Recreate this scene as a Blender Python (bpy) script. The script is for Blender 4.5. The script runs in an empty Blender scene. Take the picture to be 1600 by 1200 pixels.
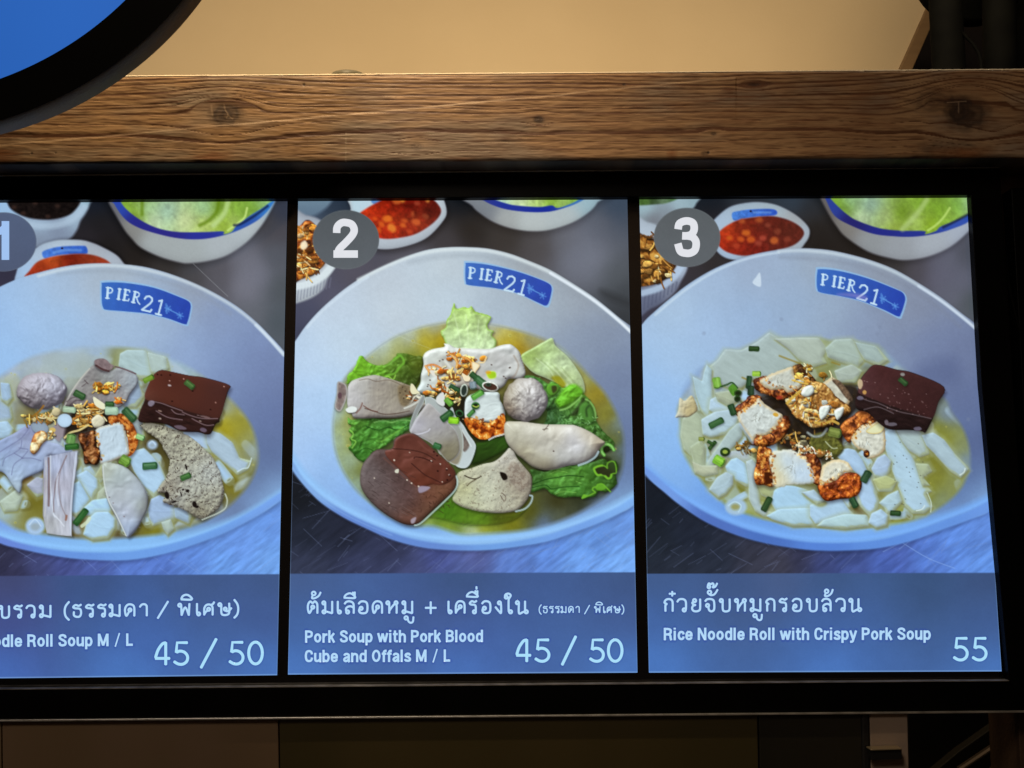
import bpy, math
import numpy as np

# ---------------------------------------------------------------- camera, world, lamps
FOC = 1600.0                      # focal length in pixels of a 1600 px wide picture (36 mm lens)
TILT, ROLL, YAW = math.radians(7.39), math.radians(-0.381), math.radians(0.104)
BOARD = 1.25                      # distance of the menu board glass from the camera, metres
scene = bpy.context.scene
col = scene.collection
from mathutils import Matrix, Vector
CAM_M = Matrix.Rotation(YAW, 3, 'Z') @ Matrix.Rotation(math.pi / 2 + TILT, 3, 'X') @ Matrix.Rotation(ROLL, 3, 'Z')
cam_data = bpy.data.cameras.new('camera')
cam_data.sensor_width = 36
cam_data.lens = 36
cam_data.clip_start = 0.02
cam_data.clip_end = 60
cam = bpy.data.objects.new('camera', cam_data)
cam.matrix_world = CAM_M.to_4x4()
col.objects.link(cam)
scene.camera = cam

world = bpy.data.worlds.new('World')
scene.world = world
world.use_nodes = True
bgn = world.node_tree.nodes['Background']
bgn.inputs[0].default_value = (1.0, 0.72, 0.45, 1)
bgn.inputs[1].default_value = 0.006
scene.view_settings.view_transform = 'Standard'
scene.view_settings.look = 'None'
scene.view_settings.exposure = 0
scene.view_settings.gamma = 1


def lamp(name, kind, loc, target, energy, colour, **kw):
    d = bpy.data.lights.new(name, kind)
    d.energy = energy
    d.color = colour
    for k, v in kw.items():
        setattr(d, k, v)
    o = bpy.data.objects.new(name, d)
    o.location = loc
    o.rotation_euler = (Vector(target) - Vector(loc)).to_track_quat('-Z', 'Y').to_euler()
    col.objects.link(o)
    return o


WARM = (1.0, 0.70, 0.40)
# up-light hidden behind the beam that washes the ceiling and rakes the beam's top edge
lamp('cove_light', 'AREA', (-0.06, 1.31, 0.96), (-0.06, 2.2, 0.62), 12.0, (1.0, 0.80, 0.53), shape='RECTANGLE', size=1.7, size_y=0.08)
# shop down-light in front, high up: grazes the beam
lamp('down_light', 'SPOT', (-0.28, 0.86, 1.22), (-0.27, 1.21, 0.50), 46.0, (1.0, 0.76, 0.48),
     spot_size=math.radians(92), spot_blend=1.0, shadow_soft_size=0.02)
# weak fill light added to brighten the dark panels below
lamp('front_fill', 'AREA', (-1.0, -1.2, 1.9), (-0.5, 1.3, -0.4), 26.0, (1.0, 0.84, 0.68), shape='DISK', size=0.8)
# light added for the unseen wall behind the camera, so the glass mirrors it
lamp('reflection_lamp', 'AREA', (0.3, -1.3, 1.50), (0.4, -2.0, 0.85), 12.0, (1.0, 0.74, 0.52), shape='RECTANGLE', size=4.0, size_y=0.1)


def plane_pts(px, py, Y=BOARD):
    """points of the photograph's 1600x1200 frame -> X, Z on the vertical plane at depth Y"""
    m = np.array(CAM_M)
    a = (np.asarray(px, float) - 800.0) / FOC
    b = -(np.asarray(py, float) - 600.0) / FOC
    d = [m[i, 0] * a + m[i, 1] * b - m[i, 2] for i in range(3)]
    s = Y / d[1]
    return d[0] * s, d[2] * s
# ---------------------------------------------------------------- procedural painting of the lit pages
RNG = np.random.RandomState(21)
LAT = RNG.rand(8, 256, 256)


def vnoise(x, y, k=0):
    xi = np.floor(x).astype(int); yi = np.floor(y).astype(int)
    fx = x - xi; fy = y - yi
    fx = fx * fx * (3 - 2 * fx); fy = fy * fy * (3 - 2 * fy)
    T = LAT[k % 8]; x0 = xi & 255; x1 = (xi + 1) & 255; y0 = yi & 255; y1 = (yi + 1) & 255
    return (T[y0, x0] * (1 - fx) + T[y0, x1] * fx) * (1 - fy) + (T[y1, x0] * (1 - fx) + T[y1, x1] * fx) * fy


def fbm(x, y, s=10.0, ang=0.0, st=1.0, o=3, k=0):
    """fractal noise 0..1, feature size s px, stretched st times along direction ang (degrees)"""
    a = math.radians(ang); c, n = math.cos(a), math.sin(a)
    u = (x * c + y * n) / (s * st); v = (-x * n + y * c) / s
    t = 0; w = 0; g = 1.0
    for i in range(o):
        t = t + g * vnoise(u + 17.3 * (k + i), v + 9.1 * (k + 2 * i), k + i); w += g; g *= 0.55
        u, v = (u * .80 + v * .60) * 1.97, (v * .80 - u * .60) * 1.97
    return t / w


def spline(pts, closed=True, n=5):
    P = np.array(pts, float)
    m = len(P); out = []
    rng = range(m) if closed else range(m - 1)
    for i in rng:
        if closed:
            a, b, c, d = P[i - 1], P[i], P[(i + 1) % m], P[(i + 2) % m]
        else:
            a, b, c, d = P[max(i - 1, 0)], P[i], P[i + 1], P[min(i + 2, m - 1)]
        for j in range(n):
            t = j / n
            out.append(0.5 * (2 * b + (c - a) * t + (2 * a - 5 * b + 4 * c - d) * t * t + (3 * b - a - 3 * c + d) * t ** 3))
    if not closed:
        out.append(P[-1])
    return np.array(out)


def sd_poly(X, Y, P):
    """signed distance, positive inside"""
    best = np.full(X.shape, 1e9); ins = np.zeros(X.shape, bool)
    m = len(P)
    for i in range(m):
        ax, ay = P[i]; bx, by = P[(i + 1) % m]
        dx, dy = bx - ax, by - ay
        L = dx * dx + dy * dy
        if L < 1e-9:
            continue
        t = np.clip(((X - ax) * dx + (Y - ay) * dy) / L, 0, 1)
        best = np.minimum(best, (X - ax - t * dx) ** 2 + (Y - ay - t * dy) ** 2)
        if ay != by:
            c = (ay > Y) != (by > Y)
            ins ^= c & (X < (bx - ax) * (Y - ay) / (by - ay) + ax)
    d = np.sqrt(best)
    return np.where(ins, d, -d)


def sd_line(X, Y, P, w):
    """distance to an open polyline, positive within w"""
    best = np.full(X.shape, 1e9)
    for i in range(len(P) - 1):
        ax, ay = P[i]; bx, by = P[i + 1]
        dx, dy = bx - ax, by - ay
        L = max(dx * dx + dy * dy, 1e-9)
        t = np.clip(((X - ax) * dx + (Y - ay) * dy) / L, 0, 1)
        best = np.minimum(best, (X - ax - t * dx) ** 2 + (Y - ay - t * dy) ** 2)
    return w - np.sqrt(best)


def C(c):
    return np.array(c, float) / 255.0


def anchors(X, Y, A, p=3.0, s=14.0):
    num = 0; den = 0
    for x, y, c in A:
        w = 1.0 / (((X - x) ** 2 + (Y - y) ** 2 + s * s) ** (p / 2))
        num = num + w[..., None] * C(c); den = den + w
    return num / den[..., None]


class Page:
    """one lit page: a grid on the glass whose points also know where the photograph shows them"""
    def __init__(self, corners, cell=1.22, mid=0.0):
        (x0, y0), (x1, y1), (x2, y2), (x3, y3) = corners      # tl, tr, br, bl
        w = max(abs(x1 - x0), abs(x2 - x3)); h = max(abs(y3 - y0), abs(y2 - y1))
        self.nx = int(w / cell) + 1; self.ny = int(h / cell) + 1
        u, v = np.meshgrid(np.linspace(0, 1, self.nx), np.linspace(0, 1, self.ny))
        self.X = (x0 * (1 - u) + x1 * u) * (1 - v) + (x3 * (1 - u) + x2 * u) * v
        self.Y = (y0 * (1 - u) + y1 * u) * (1 - v) + (y3 * (1 - u) + y2 * u) * v
        self.C = np.zeros(self.X.shape + (3,))
        self.I = np.zeros(self.X.shape, np.int32)
        self.ids = ['backdrop']
        self.clip = None

    def win(self, x0, y0, x1, y1):
        cx = np.where((self.X.max(0) >= x0) & (self.X.min(0) <= x1))[0]
        cy = np.where((self.Y.max(1) >= y0) & (self.Y.min(1) <= y1))[0]
        if len(cx) == 0 or len(cy) == 0:
            return None
        return slice(cy[0], cy[-1] + 1), slice(cx[0], cx[-1] + 1)

    def newid(self, name):
        self.ids.append(name)
        return len(self.ids) - 1

    def put(self, s, colr, a, idn=None):
        if self.clip is not None:
            a = a * self.clip[s]
        self.C[s] = self.C[s] * (1 - a[..., None]) + colr * a[..., None]
        if idn is not None:
            k = idn if isinstance(idn, int) else self.newid(idn)
            self.I[s][a > 0.5] = k
            return k

    def blob(self, pts, c, idn=None, smooth=True, soft=1.3, alpha=1.0, c2=None, ang=90.0, tex=(), bump=(), rim=0.0,
             rimw=5.0, dark=0.0, darkw=4.0, shadow=None, edge=None, rough=0.0, rs=6.0, L=(-0.45, -0.9), anch=None,
             fn=None, spots=None, seed=0, clipsd=None, vol=None, gloss=None, sat=1.0, asm=14.0, cm=None):
        P = spline(pts) if smooth else np.array(pts, float)
        mg = 14 + (shadow[2] * 2 if shadow else 0) + soft
        s = self.win(P[:, 0].min() - mg, P[:, 1].min() - mg, P[:, 0].max() + mg, P[:, 1].max() + mg)
        if s is None:
            return None
        X, Y = self.X[s], self.Y[s]
        sd = sd_poly(X, Y, P)
        if rough:
            sd = sd + rough * 2 * (fbm(X, Y, rs, o=2, k=3 + seed) - 0.5)
        if shadow:
            dx, dy, r, st = shadow
            sh = sd_poly(X - dx, Y - dy, P[::2])
            m = np.clip(0.5 + sh / (2 * r), 0, 1); m = m * m * (3 - 2 * m) * st * .85
            if self.clip is not None:
                m = m * self.clip[s]
            self.C[s] *= (1 - m[..., None])
        a = np.clip(sd / soft + 0.5, 0, 1) * alpha
        base = np.empty(X.shape + (3,))
        base[:] = C(c) if not callable(c) else 0
        if c2 is not None:
            t = math.radians(ang)
            pr = X * math.cos(t) + Y * math.sin(t)
            q = P[:, 0] * math.cos(t) + P[:, 1] * math.sin(t)
            f = np.clip((pr - q.min()) / (q.max() - q.min() + 1e-6), 0, 1)[..., None]
            base = base * (1 - f) + C(c2) * f
        if anch:
            base = anchors(X, Y, anch, 3.0, asm)
        if fn:
            base = fn(X, Y, sd)
        if cm is not None:
            base = base * np.array(cm)
        if sat != 1.0:
            lu = base.mean(-1, keepdims=True); base = lu + (base - lu) * sat
        for t_ in tex:
            sc, am, st, an = (list(t_) + [1, 0])[:4]
            base = base * (1 + am * 2 * (fbm(X, Y, sc, an, st, 3, seed + 1) - 0.5))[..., None]
        if bump or vol:
            H = np.zeros(X.shape)
            if vol is None:
                vol = (.45, 5.0)
            tt = np.clip(sd / vol[1], 0, 1)
            H = H + vol[0] * vol[1] * np.sqrt(np.clip(1 - (1 - tt) ** 2, 0, 1))
            for t_ in bump:
                sc, am, st, an = (list(t_) + [1, 0])[:4]
                wx = X + sc * 1.1 * (fbm(X, Y, sc * 1.5, 0, 1, 2, seed + 2) - .5); wy = Y + sc * 1.1 * (fbm(X, Y, sc * 1.5, 0, 1, 2, seed + 6) - .5)
                H = H + am * sc * .46 * fbm(wx, wy, sc, an, st, 2, seed + 4)
            gy, gx = np.gradient(H)
            gx, gy = gx / 1.22, gy / 1.22
            nz = 1 / np.sqrt(1 + gx * gx + gy * gy)
            lam = (.42 * gx + .62 * gy + .66) * nz / .66
            base = base * np.clip(.48 + .53 * lam, .52, 1.17)[..., None]
            if gloss:
                hv = np.array([-.42, -.62, 1.66]); hv = hv / np.linalg.norm(hv)
                sp = np.clip((-gx * hv[0] - gy * hv[1] + hv[2]) * nz, 0, 1) ** gloss[1] * gloss[0]
                base = base + sp[..., None] * np.array([.80, .86, 1.0])
        if rim or dark:
            gy, gx = np.gradient(sd)
            nl = -(gx * L[0] + gy * L[1]) / 1.22
            e = np.exp(-np.maximum(sd, 0) / rimw)
            base = base * (1 + rim * nl * e)[..., None]
            if dark:
                base = base * (1 - .5 * dark * np.exp(-np.maximum(sd, 0) / darkw))[..., None]
        if spots:
            sc, th, cc, al = spots
            n = fbm(X, Y, sc, o=2, k=seed + 5)
            m = (np.clip((n - th) / 0.06, 0, 1) * al)[..., None]
            base = base * (1 - m) + C(cc) * m
        if edge:
            cc, w, al = edge
            m = (np.exp(-((sd - w * .6) / w) ** 2) * al)[..., None]
            base = base * (1 - m) + C(cc) * m
        if clipsd is not None:
            a = a * clipsd(X, Y)
        return self.put(s, np.clip(base, 0, 1), a, idn)

    def line(self, pts, w, c, alpha=1.0, idn=None, smooth=True, soft=1.0, taper=False, hi=None):
        P = spline(pts, False) if smooth and len(pts) > 2 else np.array(pts, float)
        s = self.win(P[:, 0].min() - w - 4, P[:, 1].min() - w - 4, P[:, 0].max() + w + 4, P[:, 1].max() + w + 4)
        if s is None:
            return
        X, Y = self.X[s], self.Y[s]
        sd = sd_line(X, Y, P, w)
        a = np.clip(sd / soft + 0.5, 0, 1) * alpha
        base = np.empty(X.shape + (3,)); base[:] = C(c)
        if hi is not None:
            m = np.clip(1 - np.abs(sd - w * .8) / (w * .5), 0, 1)[..., None]
            base = base * (1 - m) + C(hi) * m
        return self.put(s, base, a, idn)

    def ell(self, cx, cy, rx, ry, c, ang=0, n=16, **kw):
        t = math.radians(ang)
        pts = [(cx + rx * math.cos(q) * math.cos(t) - ry * math.sin(q) * math.sin(t),
                cy + rx * math.cos(q) * math.sin(t) + ry * math.sin(q) * math.cos(t)) for q in np.linspace(0, 2 * math.pi, n, endpoint=False)]
        return self.blob(pts, c, **kw)

    def cyl(self, cx, cy, ln, w, ang, c=(45, 95, 45), hi=(95, 150, 80), idn='scallion_picture', end=(30, 60, 30), shadow=True):
        """a cut piece of green onion"""
        t = math.radians(ang); ux, uy = math.cos(t), math.sin(t); vx, vy = -uy, ux
        q = lambda a, b: (cx + ux * a + vx * b, cy + uy * a + vy * b)
        h = ln / 2; r = w / 2
        pts = [q(-h, -r), q(-h * .3, -r * 1.05), q(h * .3, -r * 1.05), q(h, -r), q(h + r * .35, 0), q(h, r), q(0, r), q(-h, r), q(-h - r * .2, 0)]
        k = self.blob(pts, c, idn=idn, soft=1.4, shadow=(1.2, 1.8, 2.5, .35) if shadow else None, dark=.15, darkw=1.4, tex=[(2.5, .18, 3, ang)])
        self.line([q(-h * .75, -r * .3), q(h * .7, -r * .3)], r * .28, hi, .75)
        self.line([q(-h * .7, r * .25), q(h * .6, r * .25)], r * .16, hi, .35)
        self.line([q(h * .95, -r * .7), q(h + r * .2, 0), q(h * .95, r * .7)], .8, end, .7)
        return k

    def ring(self, cx, cy, rx, ry, ang=0, c=(60, 115, 50), inner=(25, 35, 18), w=2.2, idn='scallion_picture'):
        k = self.ell(cx, cy, rx, ry, c, ang=ang, idn=idn, shadow=(1, 1.5, 2, .4), tex=[(2, .2)], rim=.3, rimw=2)
        self.ell(cx, cy, max(rx - w, .8), max(ry - w, .7), inner, ang=ang)
        return k


def fried(dark=(52, 22, 8), mid=(150, 70, 22), light=(216, 140, 52), hot=(248, 222, 165), s=6.0, k=0, bias=0.0):
    """colour field of a deep-fried crust or fried garlic"""
    D, M_, L_, H = C(dark), C(mid), C(light), C(hot)

    def f(X, Y, sd):
        wx = X + s * (fbm(X, Y, s * 1.2, o=2, k=k + 1) - .5) * 1.6; wy = Y + s * (fbm(X, Y, s * 1.2, o=2, k=k + 2) - .5) * 1.6
        n = .5 + .72 * (fbm(wx, wy, s * 1.5, o=2, k=k) - .5) + .30 * (fbm(wx, wy, s * .55, o=2, k=k + 3) - .5) + bias - .07
        n = n - .16 * np.exp(-np.maximum(sd, 0) / 2.0)
        t = np.clip((n - .26) / .48, 0, 1)[..., None] * 3
        a = D + (M_ - D) * np.clip(t, 0, 1)
        a = a + (L_ - M_) * np.clip(t - 1, 0, 1)
        a = a + (H - L_) * np.clip((t - 2.4) / .6, 0, 1)
        return a
    return f


def flakes(pg, spots, n, seed, cols, rmin=1.6, rmax=4.5, idn=None, strands=0.45):
    """a heap of fried garlic: many small chips and curls"""
    R = np.random.RandomState(seed)
    k = pg.newid(idn) if idn else None
    for _ in range(n):
        x, y, rx, ry = spots[R.randint(len(spots))]
        a = R.rand() * 6.283; q = math.sqrt(R.rand())
        cx, cy = x + rx * q * math.cos(a), y + ry * q * math.sin(a)
        c = np.array(cols[R.randint(len(cols))]) * (0.78 + .4 * R.rand())
        c = np.clip(c, 0, 255)
        t = R.rand() * 180; r = rmin + (rmax - rmin) * R.rand() ** 1.6
        if R.rand() < strands:
            tt = math.radians(t); b = (R.rand() - .5) * 5
            p = [(cx - math.cos(tt) * r * 2, cy - math.sin(tt) * r * 2), (cx - math.sin(tt) * b, cy + math.cos(tt) * b), (cx + math.cos(tt) * r * 2, cy + math.sin(tt) * r * 2)]
            pg.line([(u + .8, v + 1.2) for u, v in p], 1.1, (40, 22, 8), .45)
            pg.line(p, .75 + .5 * R.rand(), c, 1.0, idn=k, hi=np.clip(c * 1.25, 0, 255))
        else:
            pts = [(cx + r * (.7 + .6 * R.rand()) * math.cos(w + math.radians(t)) * 1.35, cy + r * (.6 + .6 * R.rand()) * math.sin(w + math.radians(t))) for w in np.linspace(0, 6.283, 7)[:-1]]
            pg.blob(pts, c, idn=k, soft=1.0, shadow=(1, 1.4, 1.6, .55), rim=.45, rimw=1.6, tex=[(2.2, .28)], seed=R.randint(6))
    return k


def noodle(pg, pts, c=(170, 192, 225), c2=None, idn='rice_noodle_picture', ang=60, glow=(150, 152, 92), **kw):
    """a translucent rice noodle sheet: milky body that thins out towards its soft lip, faint folds"""
    P = np.array(pts, float); m = P.mean(0)
    if len(P) > 4:      # round the corners off a little, keep the straight cut edges
        P = np.concatenate([[P[i] * .92 + P[i - 1] * .08, P[i] * .92 + P[(i + 1) % len(P)] * .08] for i in range(len(P))])
    big = [tuple(m + (q - m) * (1 + 3.0 / max(np.hypot(*(q - m)), 4))) for q in P]
    huge = [tuple(m + (q - m) * (1 + 6.5 / max(np.hypot(*(q - m)), 4))) for q in P]
    c = np.array(c, float) * np.array([1.02, 1.02, 1.0])
    R = int(abs(P.sum())) % 5
    if c.mean() > 190:
        glow = (150, 152, 92)
    pg.blob(huge, (160, 170, 150), soft=8, alpha=.55)
    pg.blob([tuple(q + np.array([1.2, 2.6])) for q in big], (132, 130, 62), soft=3.5, alpha=.62)

    w = P.max(0) - P.min(0)

    def body(X, Y, sd):
        n = fbm(X, Y, 11, 40, 2, 2, R)
        f = np.clip(((X - P[:, 0].min()) * .35 / (w[0] + 1) + (Y - P[:, 1].min()) * .65 / (w[1] + 1)), 0, 1)
        q = np.clip((sd + 3.5 - 8 * f ** 2 * (.2 + 1.6 * n)) / 5.0, 0, 1)[..., None]
        q = q * q * (3 - 2 * q)
        core = c / 255 * (.90 + .14 * np.clip((sd + 2) / 9, 0, 1) + .10 * (fbm(X, Y, 5, 30, 3, 2, R + 1) - .5))[..., None]
        lip = np.array([.65, .69, .61]) * (.97 + .08 * n)[..., None]
        return lip * (1 - q) + core * q
    k = pg.blob(big, (0, 0, 0), idn=idn, fn=body, soft=2.0, alpha=.88, shadow=(.8, 1.6, 2.5, .10), seed=R, edge=((206, 216, 232), 1.1, .10), smooth=False,
                vol=(.20, 9.0), gloss=(.04, 30), **kw)
    w = P.max(0) - P.min(0)
    a = (P[0] * .72 + m * .28); b = (P[len(P) // 2] * .72 + m * .28)
    if 22 < max(w) < 62:
        pg.line([tuple(a), tuple(m + (m - P[1]) * .12), tuple(b)], .9, tuple(np.clip(c * 1.14, 0, 255)), .30, soft=2.4)
        pg.line([tuple(a + 2.2), tuple(m + (m - P[1]) * .12 + 2.2), tuple(b + 2.2)], .7, tuple(c * .84), .22, soft=2.4)
    return k


def crumbs(pg, pts, n, seed, spread=4.0, cols=((176, 104, 44), (214, 156, 78), (112, 56, 22), (232, 200, 150), (150, 84, 34))):
    """browned crumbs along a line where crust meets meat"""
    R = np.random.RandomState(seed)
    P = spline(pts, False, 8)
    for _ in range(n):
        q = P[R.randint(len(P))] + R.randn(2) * spread * .6
        r = .6 + 1.5 * R.rand() ** 2
        c = np.array(cols[R.randint(len(cols))]) * (.85 + .3 * R.rand())
        pg.ell(q[0], q[1], r * 1.4, r, np.clip(c, 0, 255), ang=R.rand() * 180, n=7, soft=1.4, alpha=.85)


def droplets(pg, pts, n, seed, skip):
    """fat eyes floating on the broth"""
    R = np.random.RandomState(seed)
    P = spline(pts); x0, y0 = P.min(0); x1, y1 = P.max(0)
    k = 0
    while k < n:
        x, y = x0 + (x1 - x0) * R.rand(), y0 + (y1 - y0) * R.rand()
        if sd_poly(np.array([[x]]), np.array([[y]]), P)[0, 0] < 6:
            continue
        r = .8 + 1.8 * R.rand() ** 2
        pg.ell(x, y, r * 1.3, r, (206, 200, 120), n=9, soft=1.2, alpha=.40); pg.ell(x + .3, y + .3, r * .8, r * .6, (140, 132, 50), n=8, soft=1.0, alpha=.5)
        k += 1


def tubes(pg, area, n, seed, clip_pts, wr=(3.6, 6.6), lr=(9, 24), tone=1.0, avoid=()):
    """rolled rice noodles: lit tubes with a milky body, yellowish flanks and an open end"""
    R = np.random.RandomState(seed)
    S = spline(clip_pts)[::2]
    k = pg.newid('noodle_heap_picture')
    for _ in range(n):
        x = area[0] + (area[2] - area[0]) * R.rand(); y = area[1] + (area[3] - area[1]) * R.rand()
        if sd_poly(np.array([[x]]), np.array([[y]]), S)[0, 0] < 10:
            continue
        t = R.rand() * math.pi; L = lr[0] + (lr[1] - lr[0]) * R.rand(); w = wr[0] + (wr[1] - wr[0]) * R.rand(); bend = R.randn() * 3.5
        p = [(x - L * math.cos(t), y - L * math.sin(t)), (x - bend * math.sin(t), y + bend * math.cos(t)), (x + L * math.cos(t), y + L * math.sin(t))]
        P = spline(p, False, 5)
        s = pg.win(P[:, 0].min() - w - 6, P[:, 1].min() - w - 6, P[:, 0].max() + w + 6, P[:, 1].max() + w + 6)
        if s is None:
            continue
        X, Y = pg.X[s], pg.Y[s]
        d = w - sd_line(X, Y, P, w)
        ins = np.clip(sd_poly(X, Y, S) / 7, 0, 1)
        sh = np.clip(1 - (sd_line(X - 1.2, Y - 2.4, P, w) * -1 + 0) / 3.0, 0, 1) * ins
        pg.C[s] = pg.C[s] * (1 - .42 * sh[..., None]) + np.array([.40, .38, .16]) * .42 * sh[..., None]
        gy, gx = np.gradient(d)
        nl = (gx * .45 + gy * .85) / 1.22                      # flank turned away from the light
        q = np.clip(d / w, 0, 1)
        core = np.array([.66, .765, .925]) * tone * (.94 + .1 * R.rand())
        flank = np.array([.66, .69, .56])
        f = np.clip(q ** 2.2 * (.62 + .45 * nl), 0, 1)[..., None]
        colr = core * (1 - f) + flank * f
        colr = colr * (1 + .05 * np.exp(-((d / w) / .35) ** 2) - .12 * np.clip(nl, 0, 1) * q ** 3)[..., None]
        u = (X - x) * math.cos(t) + (Y - y) * math.sin(t)
        end = np.clip((np.abs(u) - L + 2.5) / 4, 0, 1)
        a = np.clip((w - d) / 1.6 + .3, 0, 1) * (1 - .75 * end) * ins * (.72 + .28 * R.rand())
        pg.put(s, np.clip(colr, 0, 1), a, k)
        if w > 4.6:
            ex, ey = p[2][0] - 2 * math.cos(t), p[2][1] - 2 * math.sin(t)
            pg.ell(ex, ey, w * .38, w * .72, (176, 182, 160), ang=math.degrees(t), n=10, soft=1.5, alpha=.55)
            pg.ell(ex, ey, w * .16, w * .42, (112, 112, 70), ang=math.degrees(t), n=10, soft=1.5, alpha=.6)


def milk(pg, area, n, seed, cols, clip_pts):
    """pale noodle shapes half drowned in the broth"""
    R = np.random.RandomState(seed)
    S = spline(clip_pts)
    inside = lambda X, Y: np.clip(sd_poly(X, Y, S[::2]) / 8, 0, 1)
    for _ in range(n):
        x = area[0] + (area[2] - area[0]) * R.rand(); y = area[1] + (area[3] - area[1]) * R.rand()
        l, w, t = 10 + 16 * R.rand(), 6 + 7 * R.rand(), R.rand() * 3.14
        q = [(x + l * u * math.cos(t) - w * v * math.sin(t), y + l * u * math.sin(t) + w * v * math.cos(t)) for u, v in ((-1, -.8), (.2, -1), (1, -.7), (.9, .8), (-.1, 1), (-1, .7))]
        pg.blob(q, cols[R.randint(len(cols))], soft=2.5 + 4 * R.rand(), alpha=.30 + .5 * R.rand(), clipsd=inside, smooth=R.rand() < .5, shadow=None, rim=.1)


def folds(pg, pts, sc, ang, st, dk=(20, 52, 14), hi=(150, 200, 110), a=.6, seed=0):
    """leaf folds: dark creases and bright crests that run along the leaf"""
    P = spline(pts)
    s = pg.win(P[:, 0].min(), P[:, 1].min(), P[:, 0].max(), P[:, 1].max())
    X, Y = pg.X[s], pg.Y[s]
    m = np.clip(sd_poly(X, Y, P) / 2.5, 0, 1)
    n = fbm(X, Y, sc, ang, st, 2, 2 + seed)
    r = 1 - np.abs(2 * n - 1) * 3.2
    q = 1 - np.abs(2 * fbm(X + 5, Y + 3, sc * .8, ang + 14, st, 2, 5 + seed) - 1) * 5
    pg.put(s, np.broadcast_to(C(dk), X.shape + (3,)), m * np.clip(r, 0, 1) ** 1.5 * a)
    pg.put(s, np.broadcast_to(C(hi), X.shape + (3,)), m * np.clip(q, 0, 1) ** 2 * a * .55)


def table(pg, A, dark=False, seed=0):
    X, Y = pg.X, pg.Y
    pg.C[:] = anchors(X, Y, A, 3.2, 20)
    lum = np.clip((Y - 700) / 150, 0, 1)
    n = fbm(X, Y, 5, -38, 5, 3, 1 + seed) - .5
    pg.C *= (1 + (n * .30 * lum + .05 * (fbm(X, Y, 30, k=2) - .5)))[..., None]


def scratches(pg, n, y0, seed, lo=8, hi=46, c=(150, 170, 225), al=.30):
    R = np.random.RandomState(seed)
    x0, x1 = pg.X.min(), pg.X.max()
    for _ in range(n):
        x = x0 + (x1 - x0) * R.rand(); y = y0 + (900 - y0) * R.rand()
        a = math.radians((-38 if R.rand() < .75 else 33) + R.randn() * 9); l = lo + (hi - lo) * R.rand() ** 2
        d = 1 if R.rand() < .72 else 0
        pg.line([(x, y), (x + l * math.cos(a), y + l * math.sin(a))], .30 + .3 * R.rand(), c if d else (45, 52, 88), al * (1 if d else .12) * (.35 + .65 * R.rand()))


LETTERS = {   # strokes of the serif lettering on the bowl, unit height, (x, y down), width class
    'P': (.62, [[(.16, .04), (.16, .96)], [(.02, .97), (.32, .97)], [(.02, .03), (.38, .03)], [(.38, .03), (.55, .12), (.58, .27), (.52, .42), (.36, .50), (.18, .50)]]),
    'I': (.30, [[(.15, .04), (.15, .96)], [(.02, .97), (.29, .97)], [(.02, .03), (.29, .03)]]),
    'E': (.58, [[(.14, .04), (.14, .96)], [(.01, .97), (.52, .97), (.56, .80)], [(.01, .03), (.50, .03), (.52, .18)], [(.14, .48), (.42, .48)]]),
    'R': (.72, [[(.15, .04), (.15, .96)], [(.01, .97), (.30, .97)], [(.01, .03), (.36, .03)], [(.36, .03), (.52, .12), (.53, .32), (.40, .46), (.17, .48)], [(.34, .48), (.55, .85), (.74, 1.0)]]),
    '2': (.68, [[(.08, .24), (.15, .08), (.34, .01), (.52, .09), (.57, .26), (.48, .46), (.28, .70), (.06, .96), (.60, .96), (.66, .82)]]),
    '1': (.42, [[(.06, .14), (.24, .04), (.24, .96)], [(.06, .97), (.42, .97)]]),
}


def bowl_logo(pg, fx, outline):
    """blue label with the restaurant's name printed inside the bowl's rim; fx maps the middle page's pixels to this page"""
    k = pg.newid('bowl_label_picture')
    pg.blob(outline, (128, 165, 218), soft=5, alpha=.55, smooth=False, rough=.01)
    P = np.array(outline, float); ctr = P.mean(0)
    pg.blob([tuple(ctr + (p - ctr) * np.array([1.035, 1.09])) for p in P], (140, 178, 226), idn=k, smooth=True, alpha=.8)
    pg.blob(outline, (58, 106, 190), c2=(38, 66, 168), ang=25, idn=k, tex=[(9, .05)])
    for ch, x, y, h, ang in (('P', 732.5, 417.5, 17.5, 4), ('I', 751, 419.5, 17, 7), ('E', 760.5, 420.5, 17.5, 9), ('R', 775.5, 423.5, 18, 12),
                             ('2', 792, 429.5, 24.5, 13), ('1', 814.5, 435.5, 24.5, 15)):
        wd, st = LETTERS[ch]
        a = math.radians(ang)
        for s in st:
            q = [fx(x + (u * math.cos(a) - v * math.sin(a)) * h, y + (u * math.sin(a) + v * math.cos(a)) * h) for u, v in s]
            thick = h * (.105 if len(s) == 2 and abs(s[0][0] - s[1][0]) < .02 else .058)
            pg.line(q, max(thick, .8), (196, 216, 242), .95, smooth=False, soft=1.0)
    for cx, cy in ((829, 451), (848, 462)):
        for a in (15, 75, 135):
            t = math.radians(a)
            pg.line([fx(cx - 5 * math.cos(t), cy - 5 * math.sin(t)), fx(cx + 5 * math.cos(t), cy + 5 * math.sin(t))], 1.1, (88, 142, 218), .6)
    pg.line([fx(830, 452), fx(848, 461)], .9, (95, 148, 220), .8)
    pg.line([fx(826, 444), fx(827, 458)], 1.5, (88, 142, 218), .6)


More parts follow.
